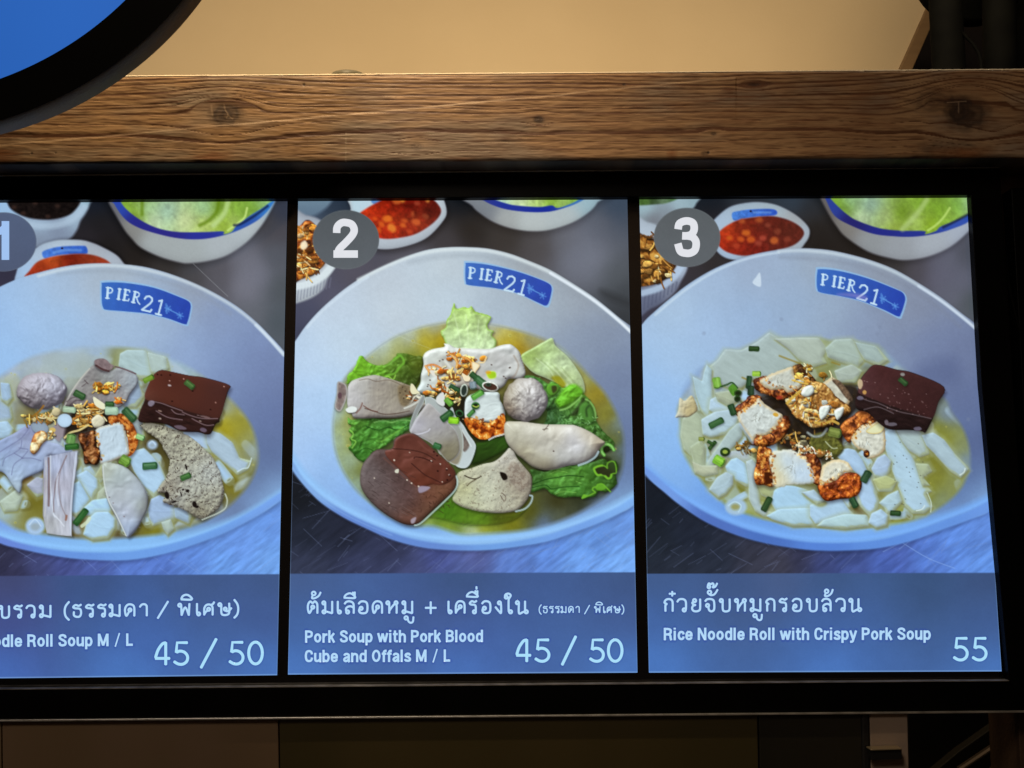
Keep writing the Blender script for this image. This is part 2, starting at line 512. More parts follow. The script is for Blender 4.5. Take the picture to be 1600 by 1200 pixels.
def finish(pg, cap, band, seed):
    """caption band, bright page edges, faint grain of the photograph"""
    X, Y = pg.X, pg.Y
    (xa, ya), (xb, yb) = cap
    yl = ya + (yb - ya) * (X - xa) / (xb - xa)
    m = np.clip((Y - yl) / 1.2 + .5, 0, 1)
    colr = anchors(X, Y, band, 3, 40)
    colr = colr * (1 + .05 * (fbm(X, Y, 26, k=5 + seed) - .5))[..., None]
    pg.C[:] = pg.C * (1 - m[..., None]) + colr * m[..., None]
    k = pg.newid('caption_band')
    pg.I[m > .5] = k
    ex = np.minimum(np.arange(pg.nx), np.arange(pg.nx)[::-1])[None, :]
    ey = np.arange(pg.ny)[::-1][:, None]
    e = np.maximum((ex <= 0) * np.clip((Y - 480) / 300, 0.15, .8), (ey <= 1) * .8)
    pg.C[:] = pg.C * (1 - e[..., None] * .55) + C((150, 185, 240)) * e[..., None] * .55
    R = np.random.RandomState(seed)
    g = fbm(X, Y, 2.2, o=2, k=seed) - .5 + .5 * (R.rand(*X.shape) - .5)
    pg.C *= (1 + .028 * g)[..., None]
    lum = pg.C.mean(-1)
    hi = np.clip((lum - .35) / .3, 0, 1)
    pg.C[..., 1] *= 1 + .040 * hi
    pg.C *= (1 + .025 * hi)[..., None]
    pg.C[:] = np.clip(pg.C, 0, 1)


def lower_rim(pg, pts, c, w=6.5):
    pg.line(pts, w, c, .85, soft=9)
    pg.line([(x, y + 1) for x, y in pts], w * .35, tuple(np.minimum(np.array(c) * 1.07, 255)), .5, soft=4)


def badge(pg, cx, cy, c, c2):
    k = pg.newid('number_badge')
    pg.ell(cx, cy, 52, 46.3, c, c2=c2, idn=k, n=28, tex=[(20, .02)], edge=((120, 125, 130), .8, .25))
# ================================================================ page 2 (middle)
GARLIC = [(214, 150, 62), (188, 112, 38), (232, 190, 120), (168, 88, 26), (240, 214, 168), (205, 160, 90)]
GARLIC_PALE = [(206, 178, 118), (182, 140, 70), (232, 215, 175), (150, 100, 45), (214, 190, 140), (168, 120, 52)]


def page_two():
    g = Page([(466, 312), (980, 308), (996, 1051), (450, 1054)])
    table(g, [(480, 318, (70, 88, 108)), (530, 322, (48, 60, 76)), (545, 318, (38, 46, 58)), (720, 325, (26, 28, 32)), (735, 360, (36, 34, 32)),
              (700, 378, (60, 58, 62)), (640, 400, (84, 84, 94)), (560, 430, (80, 79, 92)), (520, 470, (84, 85, 104)), (480, 495, (72, 76, 98)),
              (470, 520, (62, 66, 88)), (790, 372, (54, 51, 49)), (840, 385, (74, 72, 74)), (880, 372, (92, 94, 102)), (900, 410, (104, 108, 122)),
              (935, 350, (84, 90, 102)), (965, 325, (60, 73, 90)), (925, 400, (106, 110, 124)), (960, 430, (80, 87, 94)), (978, 460, (62, 68, 74)),
              (978, 500, (50, 55, 60)), (465, 780, (24, 27, 33)), (470, 830, (34, 39, 52)), (480, 880, (52, 58, 80)), (540, 840, (34, 38, 52)),
              (560, 880, (56, 62, 92)), (620, 862, (48, 52, 76)), (640, 888, (72, 80, 124)), (690, 872, (72, 82, 142)), (720, 888, (84, 98, 158)),
              (740, 866, (84, 92, 148)), (800, 885, (92, 122, 198)), (860, 862, (92, 128, 208)), (930, 840, (98, 138, 214)), (975, 815, (104, 142, 218)),
              (900, 885, (108, 150, 228)), (975, 885, (118, 162, 238))], seed=1)
    scratches(g, 260, 745, 5, c=(130, 146, 190), al=.42)
    droplets(g, [(540, 700), (560, 770), (640, 825), (760, 832), (900, 800), (968, 740), (960, 640), (900, 700), (860, 790), (700, 790)], 1, 70, None)
    X, Y = g.X, g.Y
    # soft light patch on the steel table
    g.blob([(880, 360), (925, 345), (945, 400), (930, 440), (890, 420)], (118, 122, 140), soft=40, alpha=.35)
    g.blob([(940, 452), (985, 470), (985, 480), (945, 466)], (38, 42, 46), soft=12, alpha=.5)
    # blurred dish at the top left corner
    g.blob([(455, 300), (520, 300), (516, 318), (500, 332), (484, 338), (455, 336)], (118, 140, 160), c2=(92, 112, 134), idn='dish_picture', soft=6)
    # fluted dish of fried shallots
    g.blob([(450, 334), (478, 336), (500, 343), (524, 362), (532, 392), (524, 416), (512, 436), (505, 452), (486, 466), (460, 475), (450, 476)],
           (168, 172, 192), c2=(190, 193, 208), idn='dish_picture', soft=4, dark=.35, darkw=8)
    for i in range(11):
        x = 466 + i * 5.0
        g.line([(x + 1, 446 - i * 1.2), (x - 1.5, 470 - i * 2.1)], .9, (112, 116, 138), .65, soft=2.5)
    g.blob([(450, 440), (470, 441), (496, 430), (512, 414), (522, 400), (527, 412), (512, 432), (492, 446), (466, 453), (450, 454)], (214, 218, 232), soft=4, alpha=.9)
    g.blob([(450, 352), (466, 354), (478, 344), (488, 347), (500, 362), (512, 392), (508, 412), (494, 425), (470, 437), (450, 440)], (120, 70, 25), idn='fried_shallot_picture',
           soft=2.5, vol=(.7, 5), bump=[(4.5, .9)], gloss=(.16, 18), fn=fried(s=8, k=2, bias=.06), shadow=None)
    flakes(g, [(484, 390, 26, 38), (478, 415, 20, 18)], 70, 4, [(196, 128, 50), (150, 88, 34), (222, 168, 92), (92, 50, 20), (232, 190, 140)], 2.5, 6, strands=.55)
    g.blob([(470, 380), (477, 376), (481, 384), (475, 390), (470, 388)], (244, 226, 205), soft=3, alpha=.9)
    # chilli sauce dish
    g.blob([(553, 300), (548, 326), (545, 345), (560, 372), (578, 386), (607, 389.5), (642, 382.5), (669, 370), (691, 347), (698, 331), (692, 308), (684, 298)],
           (196, 202, 218), c2=(172, 176, 194), ang=80, idn='dish_picture', soft=2.5, dark=.28, darkw=5, shadow=(3, 5, 9, .5))
    g.blob([(549, 318), (553, 306), (583, 300), (580, 318), (564, 332), (556, 344)], (178, 200, 222), soft=5, alpha=.7)
    g.blob([(580, 310), (600, 306), (596, 314), (584, 319)], (88, 132, 196), soft=3)
    g.blob([(560, 336), (572, 326), (590, 316), (607, 308), (640, 300), (672, 309), (687, 323), (688, 335), (675, 350), (651, 365), (625, 371.5), (599, 373), (575, 366), (560, 350)],
           (134, 34, 16), idn='chilli_sauce_picture', soft=3,
           anch=[(575, 335, (190, 52, 22)), (598, 330, (176, 40, 18)), (640, 322, (96, 20, 14)), (612, 318, (120, 28, 16)), (675, 330, (84, 24, 18)), (610, 350, (176, 56, 20)),
                 (650, 350, (140, 48, 26)), (640, 366, (146, 34, 20)), (600, 366, (160, 30, 14))], tex=[(7, .28), (3, .12)])
    Rr = np.random.RandomState(9)
    for x, y, r, c in ((605, 342, 7, (222, 112, 36)), (612, 356, 7, (226, 130, 48)), (596, 350, 5, (214, 90, 30)), (632, 345, 4.5, (196, 84, 36)), (650, 347, 6, (204, 92, 44)),
                       (640, 362, 4.5, (186, 66, 34)), (618, 314, 6, (190, 92, 40)), (628, 313, 4, (216, 130, 50)), (652, 318, 4, (150, 60, 40)), (630, 352, 4, (206, 96, 36)),
                       (665, 338, 5, (136, 60, 36)), (592, 360, 4, (208, 84, 26)), (645, 335, 3.5, (170, 76, 40)), (586, 342, 3.5, (218, 80, 26)), (668, 312, 4, (206, 130, 60))):
        g.ell(x, y, r * 1.1, r * .8, c, ang=Rr.rand() * 90, soft=4.5, alpha=.85, rough=1.2)
    # salad bowl at the top
    g.blob([(729, 300), (738, 322), (752, 335), (772, 347.5), (799, 357), (830, 361.3), (860, 359), (895, 347.5), (921, 331), (934, 316), (941, 300)],
           (150, 156, 166), idn='salad_bowl_picture', soft=3.5, dark=.22, darkw=5, shadow=(-2, 5, 12, .35),
           anch=[(760, 330, (120, 124, 134)), (790, 345, (160, 160, 166)), (830, 350, (178, 180, 188)), (880, 342, (172, 176, 186)), (925, 315, (150, 172, 190))])
    g.blob([(743, 300), (757, 314), (778, 323.5), (799, 328.5), (828, 331.5), (856, 331), (877, 326.5), (902, 317.5), (926, 303), (926, 298)], (34, 52, 150), idn='salad_bowl_picture', soft=2,
           anch=[(750, 312, (48, 58, 140)), (800, 325, (36, 52, 150)), (850, 328, (26, 44, 150)), (900, 315, (60, 110, 180))])
    g.blob([(757, 300), (766, 309), (790, 317.5), (807, 321), (842, 323.3), (862, 321), (871, 325), (890, 319), (905, 311), (914, 300)], (184, 204, 156), idn='lettuce_leaf_picture', soft=2.2,
           anch=[(780, 312, (176, 204, 196)), (812, 316, (196, 208, 168)), (840, 318, (176, 196, 120)), (862, 313, (124, 164, 44)), (880, 315, (168, 196, 120)), (895, 312, (120, 166, 60))],
           tex=[(5, .14)])
    # the white bowl
    bw = [(700, 386.5), (730, 386.3), (762, 388.6), (795, 396), (825, 407), (860, 422), (895, 443), (930, 466), (965, 494.5), (1000, 524), (1040, 590), (1050, 660), (1030, 740),
          (990, 789), (965, 803), (930, 819), (895, 832), (860, 844), (825, 851), (772, 858), (725, 859.5), (677, 857), (642, 851), (607, 840.5), (572, 825), (537, 808), (502, 785),
          (476, 759), (457, 733), (440, 700), (425, 640), (435, 570), (462, 532), (478, 509), (502, 482.5), (537, 452.5), (572, 429.5), (607, 412.5), (642, 398.5), (670, 390)]
    bid = g.newid('soup_bowl_picture')
    g.blob(bw, (170, 180, 205), idn=bid, soft=1.8, shadow=(0, 3, 7, .35),
           anch=[(520, 480, (188, 196, 220)), (600, 440, (184, 189, 208)), (700, 415, (184, 190, 206)), (700, 470, (188, 198, 219)), (620, 490, (192, 198, 216)),
                 (830, 425, (156, 158, 170)), (800, 490, (170, 180, 202)), (860, 480, (158, 166, 186)), (900, 470, (148, 152, 168)), (930, 530, (128, 138, 164)),
                 (900, 540, (134, 145, 172)), (960, 590, (112, 124, 158)), (975, 680, (100, 114, 152)), (985, 740, (92, 108, 150)), (480, 560, (184, 199, 231)), (540, 540, (190, 202, 226)),
                 (475, 640, (176, 198, 240)), (510, 640, (172, 196, 236)), (478, 700, (166, 190, 238)), (505, 720, (152, 182, 234)), (510, 755, (138, 172, 230)),
                 (550, 780, (134, 168, 230)), (590, 815, (122, 158, 224)), (650, 830, (112, 148, 218)), (640, 843, (120, 162, 228)), (720, 842, (144, 184, 238)),
                 (780, 841, (142, 182, 236)), (850, 828, (128, 166, 230)), (850, 838, (140, 178, 234)), (930, 806, (146, 184, 240)), (980, 782, (150, 190, 244)),
                 (930, 785, (96, 116, 160)), (880, 812, (100, 128, 188)), (960, 760, (92, 108, 148))], tex=[(3.5, .018), (30, .02)], asm=38)
    lower_rim(g, [(450, 706), (464, 728), (484, 752), (510, 774), (545, 796), (580, 812), (620, 827), (665, 837), (725, 842), (790, 839), (850, 830), (900, 816), (940, 801), (985, 779), (1010, 764)], (142, 182, 238))
    # lower outside of the rim
    g.blob([(457, 720), (474, 748), (504, 777), (540, 800), (575, 817), (610, 831), (645, 842), (680, 848), (725, 851), (775, 849), (825, 842), (860, 834), (895, 822), (930, 808), (965, 792), (1000, 770),
            (1000, 784), (990, 790), (965, 804), (930, 820), (895, 833), (860, 845), (825, 852), (772, 859), (725, 860.5), (677, 858), (642, 852), (607, 841.5), (572, 826), (537, 809), (502, 786), (476, 760), (455, 733)],
           (104, 142, 214), soft=4, alpha=.85, anch=[(480, 755, (120, 156, 220)), (560, 815, (92, 124, 202)), (680, 853, (96, 128, 204)), (780, 854, (104, 146, 220)), (900, 826, (112, 152, 228)), (980, 790, (124, 166, 236))])
    g.line([(455, 728), (476, 755), (504, 781), (540, 804), (575, 821), (612, 836)], 1.0, (150, 184, 240), .35, soft=3)
    # rim highlight, upper right, and soft inner line
    g.line([(560, 437), (607, 414.5), (642, 401), (677, 392.5), (712, 389.5), (755, 391), (790, 398), (825, 410.5), (860, 426), (895, 447), (930, 470.5), (965, 499), (990, 522)], 2.6, (214, 218, 230), .75, soft=4)
    g.line([(860, 427), (895, 448), (930, 471), (965, 499.5), (990, 523)], 2.0, (226, 228, 248), .8, soft=2.5)
    g.line([(480, 512), (504, 486), (540, 456), (575, 433)], 1.8, (206, 214, 236), .6, soft=3)
    g.line([(640, 410), (680, 402), (720, 399), (760, 401), (800, 410), (840, 425), (880, 446), (920, 474), (960, 508)], 3, (140, 146, 162), .30, soft=8)
    # soup
    soup = [(695, 504), (725, 500), (767, 507), (807, 516), (842, 527), (880, 545), (921, 588), (943, 612), (958, 636), (970, 662), (975, 690), (975, 715), (968, 747), (947, 775), (912, 797), (877, 813), (842, 824),
            (807, 830), (755, 834), (720, 834.5), (677, 822), (642, 822), (607, 806), (581, 787), (555, 764), (535, 734), (524, 704), (520.5, 677), (522, 645), (532, 605), (548, 580), (572, 558), (599, 537), (625, 523), (660, 511)]
    SP = spline(soup)
    sid = g.newid('broth_picture')
    A = [(600, 538, (176, 186, 190)), (640, 524, (170, 176, 176)), (680, 512, (160, 164, 160)), (620, 548, (170, 170, 110)), (665, 534, (184, 166, 40)), (688, 530, (176, 150, 14)),
         (695, 545, (140, 124, 12)), (640, 565, (110, 128, 24)), (650, 585, (66, 82, 16)), (770, 512, (166, 170, 168)), (785, 520, (182, 170, 98)), (790, 534, (190, 166, 38)), (812, 545, (164, 132, 22)),
         (830, 532, (150, 148, 110)), (835, 580, (70, 66, 34)), (880, 550, (150, 164, 160)), (915, 590, (150, 150, 90)), (930, 615, (148, 132, 40)), (950, 650, (126, 122, 38)), (968, 660, (112, 128, 140)),
         (960, 690, (96, 104, 40)), (974, 700, (88, 106, 134)), (955, 730, (62, 72, 38)), (970, 745, (84, 102, 120)), (940, 762, (58, 66, 40)), (935, 785, (84, 100, 124)), (910, 775, (40, 42, 20)),
         (870, 785, (52, 50, 20)), (830, 800, (78, 78, 20)), (870, 806, (84, 92, 74)), (800, 816, (120, 120, 26)), (850, 818, (92, 112, 150)), (755, 824, (160, 164, 40)), (740, 831, (176, 186, 170)),
         (700, 822, (128, 150, 50)), (690, 800, (70, 112, 22)), (660, 815, (150, 170, 80)), (720, 800, (52, 92, 24)), (760, 805, (66, 92, 22)), (640, 820, (140, 168, 200)), (610, 795, (160, 170, 120)), (590, 780, (128, 134, 60)),
         (560, 757, (140, 160, 150)), (548, 720, (150, 168, 150)), (565, 735, (112, 120, 50)), (533, 690, (160, 178, 176)), (545, 690, (140, 146, 46)), (530, 650, (164, 184, 204)), (541, 655, (150, 150, 52)),
         (580, 640, (40, 50, 20)), (600, 720, (50, 60, 24)), (700, 640, (26, 26, 16)), (720, 680, (30, 34, 18)), (760, 700, (36, 50, 18)), (830, 690, (40, 50, 20)), (870, 640, (40, 66, 26))]
    g.blob(soup, (0, 0, 0), idn=sid, soft=9, anch=A, tex=[(9, .06), (3, .04)])
    g.line(list(map(tuple, SP[::5])) + [tuple(SP[0])], .8, (120, 128, 140), .30, soft=2)
    droplets(g, soup, 80, 73, None)
    # ---- leaves
    def leaf(pts, c, c2=None, ang=90, idn='lettuce_leaf_picture', sc=9, bp=.55, **kw):
        kw.setdefault('soft', 1.4)
        fd = kw.pop('fd', None)
        r = g.blob(pts, c, c2=c2, ang=ang, idn=idn, tex=[(16, .16), (4, .08)], bump=[(sc, bp * 1.5), (sc * .4, bp * .35)], vol=(.5, 4), gloss=(.14, 22), sat=.84, dark=.10, darkw=3, shadow=(1.5, 2.5, 3, .4), **kw)
        if fd:
            folds(g, pts, *fd)
        return r
    k = leaf([(709, 474), (714, 482), (723, 480), (732, 481), (737, 478), (743, 487), (754, 490), (767, 494), (766, 500), (762, 507), (764, 514), (772, 517), (769, 524), (776, 533), (771, 546), (745, 556), (720, 550),
              (700, 542), (694, 530), (688, 518), (696, 512), (698, 500), (704, 490)], (160, 190, 96), (196, 214, 176), rough=1.0, rs=5, sc=12, bp=.30, edge=((132, 178, 52), 1.6, .5))
    for a, b in (((732, 545), (728, 492)), ((742, 545), (748, 500)), ((720, 540), (709, 490)), ((752, 545), (762, 518))):
        g.line([a, ((a[0] + b[0]) / 2 + 1, (a[1] + b[1]) / 2), b], .9, (214, 226, 190), .45, soft=2)
    k = leaf([(558, 564), (562, 556), (568, 557), (573, 564), (590, 571), (604, 568), (617, 558), (622, 552), (634, 552), (648, 556), (661, 558), (660, 575), (656, 592), (645, 604), (620, 600), (600, 592), (572, 594), (546, 600),
              (542, 596), (544, 585), (552, 578)], (96, 168, 24), None, rough=1.2, rs=5, soft=2.0,
             anch=[(560, 575, (112, 190, 26)), (590, 585, (96, 172, 26)), (620, 565, (92, 148, 34)), (630, 580, (74, 112, 24)), (650, 570, (84, 98, 16)), (650, 595, (44, 60, 14)), (625, 595, (60, 84, 20))], fd=(14, -20, 2, (40, 70, 12), (150, 204, 60), .12))
    g.line([(616, 562), (626, 556), (631, 566), (624, 574), (617, 583), (607, 586), (599, 590), (588, 591)], 1.8, (118, 184, 60), .75, soft=2)
    g.line([(575, 585), (582, 590), (590, 585), (597, 592), (606, 588), (614, 593), (618, 586)], 1.0, (150, 206, 80), .8)
    leaf([(544, 653), (550, 656), (572, 652), (600, 656), (642, 652), (662, 646), (660, 660), (640, 671), (616, 687), (599, 699), (583, 706), (574, 722), (566, 722), (556, 714), (549, 706), (545, 700), (549, 694), (546, 686), (550, 680),
          (545, 674), (549, 666), (544, 662)], (58, 128, 30), None, rough=1.2, rs=5, bp=.75,
         anch=[(552, 662, (96, 168, 46)), (570, 675, (58, 126, 30)), (600, 668, (52, 116, 34)), (630, 660, (72, 150, 50)), (600, 688, (86, 160, 44)), (560, 710, (44, 104, 24)), (575, 700, (60, 128, 36)), (650, 655, (40, 92, 30))], fd=(9, -28, 3.2, (20, 56, 14), (150, 206, 100), .28))
    g.line([(585, 660), (598, 657), (612, 660), (626, 656), (640, 657)], 1.2, (140, 200, 110), .6)
    g.line([(572, 666), (590, 672), (606, 668), (622, 672), (640, 664)], .8, (20, 60, 18), .7)
    g.line([(596, 690), (612, 680), (630, 668)], 1.4, (132, 196, 80), .55, soft=2)
    g.line([(547, 672), (552, 678), (549, 686), (556, 690), (550, 700)], 1.1, (148, 206, 90), .7)
    g.line([(560, 706), (572, 700), (584, 705)], .8, (24, 66, 18), .6)
    leaf([(813, 557), (834, 543), (850, 534), (863, 528), (868, 540), (886, 556), (902, 577), (912, 596), (913, 614), (900, 612), (886, 606), (868, 598), (851, 590), (836, 584), (824, 574)], (170, 188, 128), None, sc=14, bp=.25,
         anch=[(860, 536, (166, 190, 124)), (830, 556, (150, 178, 84)), (850, 575, (172, 192, 148)), (880, 570, (184, 200, 164)), (905, 600, (160, 176, 128)), (870, 592, (156, 168, 90))], edge=((196, 208, 178), 1.5, .4))
    for i in range(6):
        g.line([(838 + i * 8, 560 + i * 3), (858 + i * 8, 578 + i * 4), (872 + i * 7, 600 + i * 2)], .9, (140, 156, 110) if i % 2 else (208, 218, 190), .45, soft=2)
    g.blob([(862, 590), (874, 588), (884, 600), (876, 606)], (150, 146, 20), soft=4, alpha=.8)
    leaf([(819, 590), (826, 586), (842, 590), (856, 600), (862, 596), (872, 600), (880, 606), (892, 602), (903, 606), (914, 618), (926, 630), (931, 645), (933, 660), (944, 676), (960, 692), (948, 706), (915, 700), (870, 690),
          (845, 676), (855, 650), (850, 630), (838, 612), (824, 600)], (50, 112, 32), None, rough=1.5, rs=5, bp=.95,
         anch=[(840, 600, (60, 118, 46)), (868, 606, (92, 160, 44)), (895, 612, (104, 182, 34)), (888, 628, (98, 176, 38)), (912, 622, (92, 162, 40)), (870, 636, (40, 84, 34)), (905, 640, (44, 84, 30)), (922, 640, (76, 128, 38)),
               (870, 655, (48, 96, 44)), (900, 660, (76, 138, 56)), (930, 670, (66, 122, 40)), (850, 640, (34, 64, 40)), (940, 690, (50, 84, 24))], fd=(9, 50, 2.2, (16, 42, 14), (140, 200, 96), .25))
    g.blob([(854, 606), (858, 600), (866, 599), (872, 602), (874, 609), (869, 616), (861, 619), (856, 614)], (88, 148, 48), soft=1.5, vol=(.6, 4), shadow=(1, 2, 3, .4))
    g.blob([(862, 604), (869, 603), (870, 610), (864, 614)], (58, 62, 30), soft=2.5)
    g.blob([(884, 606), (896, 600), (908, 606), (912, 616), (900, 626), (888, 634), (876, 638), (868, 628), (874, 618)], (98, 170, 38), soft=5, vol=(.5, 9), bump=[(7, .8)], gloss=(.12, 18), alpha=.9)
    g.line([(875, 641), (883, 639), (891, 635), (903, 625), (909, 618)], 1.3, (146, 196, 110), .8, soft=2)
    g.line([(896, 647), (902, 640), (908, 632), (912, 624)], 3.2, (34, 42, 22), .75, soft=4)
    g.blob([(905, 636), (914, 628), (922, 632), (928, 645), (929, 660), (918, 664), (906, 656)], (76, 130, 54), soft=4, vol=(.6, 8), alpha=.85)
    g.line([(915, 624), (921, 627), (927, 635), (930, 644), (931, 653)], 1.3, (138, 186, 104), .8, soft=2)
    g.line([(917, 650), (916, 640), (920, 634)], 1.6, (34, 56, 26), .7, soft=3)
    R = np.random.RandomState(3)
    for _ in range(46):
        x, y = 880 + 60 * R.rand(), 648 + 34 * R.rand()
        g.line([(x, y), (x + 3 * R.randn(), y + 2 * R.randn())], .8, (136, 190, 120) if R.rand() < .6 else (18, 48, 16), .6)
    # lower leaves in the broth
    g.blob([(736, 698), (756, 690), (790, 682), (795, 700), (772, 714), (744, 726), (736, 722)], (50, 88, 26), c2=(30, 48, 16), idn='lettuce_leaf_picture', soft=5, bump=[(9, .7, 2.5, -25)])
    g.blob([(836, 720), (860, 712), (940, 712), (955, 722), (930, 735), (850, 740)], (30, 40, 18), soft=6, alpha=.8)
    leaf([(829, 733), (852, 737), (866, 731), (877, 730), (904, 726), (925, 722), (944, 717), (950, 722), (962, 720), (966, 730), (962, 742), (964, 756), (954, 766), (947, 769), (936, 768), (930, 776), (911, 779), (906, 776),
          (877, 777), (862, 772), (850, 764), (831, 769), (831, 758), (832, 748)], (72, 140, 32), None, rough=.8, rs=5, bp=.45,
         anch=[(840, 740, (52, 96, 34)), (865, 740, (88, 160, 44)), (880, 752, (96, 172, 58)), (860, 765, (60, 124, 36)), (900, 745, (78, 146, 40)), (900, 768, (56, 122, 34)), (930, 750, (60, 122, 28)), (950, 735, (40, 74, 20)),
               (940, 765, (50, 92, 24)), (840, 762, (58, 112, 34))], fd=(9, 4, 3.5, (24, 62, 16), (140, 200, 100), .12))
    g.line([(832, 757), (850, 750), (870, 746), (890, 743), (912, 745)], .7, (20, 56, 16), .85)
    g.line([(832, 762), (852, 758), (862, 764), (880, 761), (905, 760)], .7, (22, 62, 18), .8)
    for p in ([(900, 752), (908, 755)], [(868, 772), (880, 768), (900, 770)], [(860, 740), (872, 736), (886, 738)]):
        g.line(p, .6, (150, 206, 100), .5)
    fr = [(928.4, 732), (933.8, 728.8), (940.5, 727.4), (945.8, 728.8), (949, 731.5), (948.6, 727), (950.5, 722.8), (956.5, 720.7), (960.6, 723.4), (962.6, 730.8), (962.6, 738.8), (958, 740), (955.2, 742), (953.9, 746.2), (949.8, 747.5),
          (945.8, 744.2), (939, 742), (933.8, 742.2), (929.8, 737.5)]
    g.blob(fr, (48, 66, 26), soft=2, alpha=.9, anch=[(938, 735, (40, 36, 22)), (950, 740, (40, 34, 22)), (956, 728, (52, 84, 36))])
    g.line(fr + [fr[0]], 1.0, (112, 176, 48), .85, soft=1.6)
    for q_ in (fr[-3:] + fr[:3], fr[12:16]):
        g.line(q_, 1.7, (120, 186, 50), .85, soft=1.8)
    fl = [(909.7, 778.3), (912.4, 773.5), (916.4, 775), (921.7, 773.6), (927, 771), (930, 769), (926, 765.6), (927, 762), (932.5, 760.2), (933.8, 757.5), (940.5, 756.2), (945.8, 760.2), (949.9, 764.3), (953.9, 768.3)]
    g.line(fl, 1.1, (116, 182, 50), .85, soft=1.6)
    g.blob([(930, 762), (934, 757), (941, 756), (947, 762), (942, 766), (934, 766)], (104, 172, 46), soft=2.2, alpha=.85)
    g.blob([(909, 779), (912, 773), (918, 775), (914, 778)], (112, 178, 50), soft=1.5)
    g.ell(945, 700, 8, 8, (20, 24, 12), soft=3, alpha=.8)
    g.line([(944, 711), (940, 705), (941, 698), (948, 694), (955, 697), (959, 703)], 2.6, (84, 152, 56), 1.0, idn='lettuce_leaf_picture', hi=(150, 200, 120))
    g.blob([(700, 782), (735, 794), (782, 803), (806, 801), (826, 792), (800, 815), (740, 822), (690, 812), (668, 806)], (76, 120, 26), idn='lettuce_leaf_picture', soft=8, alpha=.85, bump=[(8, .5)],
           anch=[(690, 798, (62, 112, 24)), (740, 808, (86, 128, 30)), (790, 812, (72, 84, 22)), (670, 806, (104, 140, 40))])
    # ---- meats
    k = g.newid('offal_slice_picture')
    g.blob([(557, 592), (583, 586), (600, 589), (617, 594), (634, 600), (648, 606), (648, 616), (656, 626), (668, 632), (650, 645), (625, 652), (590, 653), (556, 653.5), (549, 645), (543, 635), (543, 610), (547, 598)],
           (150, 140, 134), idn=k, soft=1.2, shadow=(1, 4, 4, .6), dark=.14, darkw=3, vol=(.5, 8), bump=[(2.6, .45, 7, 84), (10, .3)],
           anch=[(550, 605, (190, 184, 192)), (556, 625, (182, 176, 186)), (565, 600, (172, 166, 168)), (590, 610, (148, 138, 130)), (610, 640, (158, 148, 140)), (630, 615, (132, 122, 104)), (640, 635, (150, 142, 138)), (580, 645, (150, 140, 136))])
    g.line([(561, 594), (575, 592), (588, 596), (608, 594), (628, 602), (640, 606)], .7, (104, 90, 76), .6)
    g.line([(570, 638), (585, 643), (600, 647), (620, 646), (640, 642)], .7, (80, 62, 52), .8)
    g.line([(568, 634), (580, 641), (590, 643)], .8, (98, 60, 50), .7)
    g.blob([(540, 640), (548, 635), (557, 637), (556, 643), (545, 645)], (222, 222, 228), soft=1.5, shadow=(1, 2, 2, .5))
    g.line([(557, 645), (563, 638), (566, 630)], 1.3, (128, 96, 88), .8)
    g.blob([(624, 602), (642, 604), (646, 618), (636, 634), (626, 632), (622, 615)], (120, 104, 76), soft=4, alpha=.8, tex=[(4, .3)])
    g.blob([(527, 598), (534, 597), (541, 602), (543, 615), (538, 632), (531, 643), (523, 636), (526, 618)], (128, 112, 110), idn='offal_slice_picture', soft=1.3, tex=[(4, .25)], edge=((176, 172, 176), 1.5, .8), shadow=(0, 2, 3, .4))
    g.ell(531, 618, 3.2, 5, (92, 68, 76), soft=2)
    for x, y in ((629, 605), (633, 611), (625, 614), (631, 622)):
        g.ell(x, y, 1, 1, (40, 28, 18), alpha=.8)
    # wide white slice with garlic
    k = g.newid('pork_slice_picture')
    g.blob([(694, 537), (702, 538), (711, 543), (725, 544), (746, 545), (765, 545), (781, 540), (792, 538), (800, 539), (811, 549), (815, 560), (821, 582), (816, 590), (808, 592), (795, 592), (788, 602), (778, 608), (760, 612), (740, 606),
            (716, 606), (700, 612), (680, 612), (666, 614), (655, 615), (651, 610), (657, 598), (658, 585), (662, 570), (661, 558), (666, 550), (678, 545), (694, 542)],
           (196, 194, 198), idn=k, soft=1.3, shadow=(0, 4, 4, .5), dark=.06, vol=(.55, 8), gloss=(.10, 20), bump=[(16, .38), (5, .08)],
           anch=[(675, 560, (204, 204, 206)), (670, 590, (192, 194, 198)), (700, 548, (206, 206, 210)), (740, 552, (198, 196, 200)), (795, 548, (206, 206, 212)), (760, 565, (188, 184, 188)), (785, 575, (172, 168, 174)), (800, 575, (190, 186, 190)),
                 (770, 590, (190, 190, 196)), (812, 580, (204, 202, 206)), (700, 575, (176, 164, 158)), (730, 580, (160, 140, 126)), (655, 610, (190, 196, 204)), (790, 560, (168, 160, 166))])
    g.line([(803, 556), (810, 570), (806, 584), (800, 590)], 1.2, (136, 112, 98), .5, soft=2.5)
    g.line([(695, 564), (702, 572), (706, 578)], 2, (220, 218, 220), .7, soft=3)
    for x, y in ((698, 551), (701, 549), (692, 562), (687, 564), (672, 594), (669, 601), (668, 604), (797, 574), (787, 588), (790, 591), (740, 561), (738, 559), (768, 570), (796, 575)):
        g.ell(x, y, 1.3, .9, (48, 30, 22), alpha=.8)
    g.ell(700, 622, 14, 8, (38, 28, 18), soft=4, alpha=.8)
    g.ell(722, 640, 10, 22, (24, 22, 16), soft=5, alpha=.85)
    flakes(g, [(675, 578, 9, 4)], 7, 10, GARLIC, 2.5, 5)
    g.line([(665, 572), (672, 581), (684, 584), (696, 580), (704, 588)], 1.8, (206, 128, 60), .9, hi=(240, 190, 130))
    g.line([(668, 571), (678, 570), (690, 576), (697, 583)], 1.6, (196, 100, 44), .9, hi=(232, 160, 90))
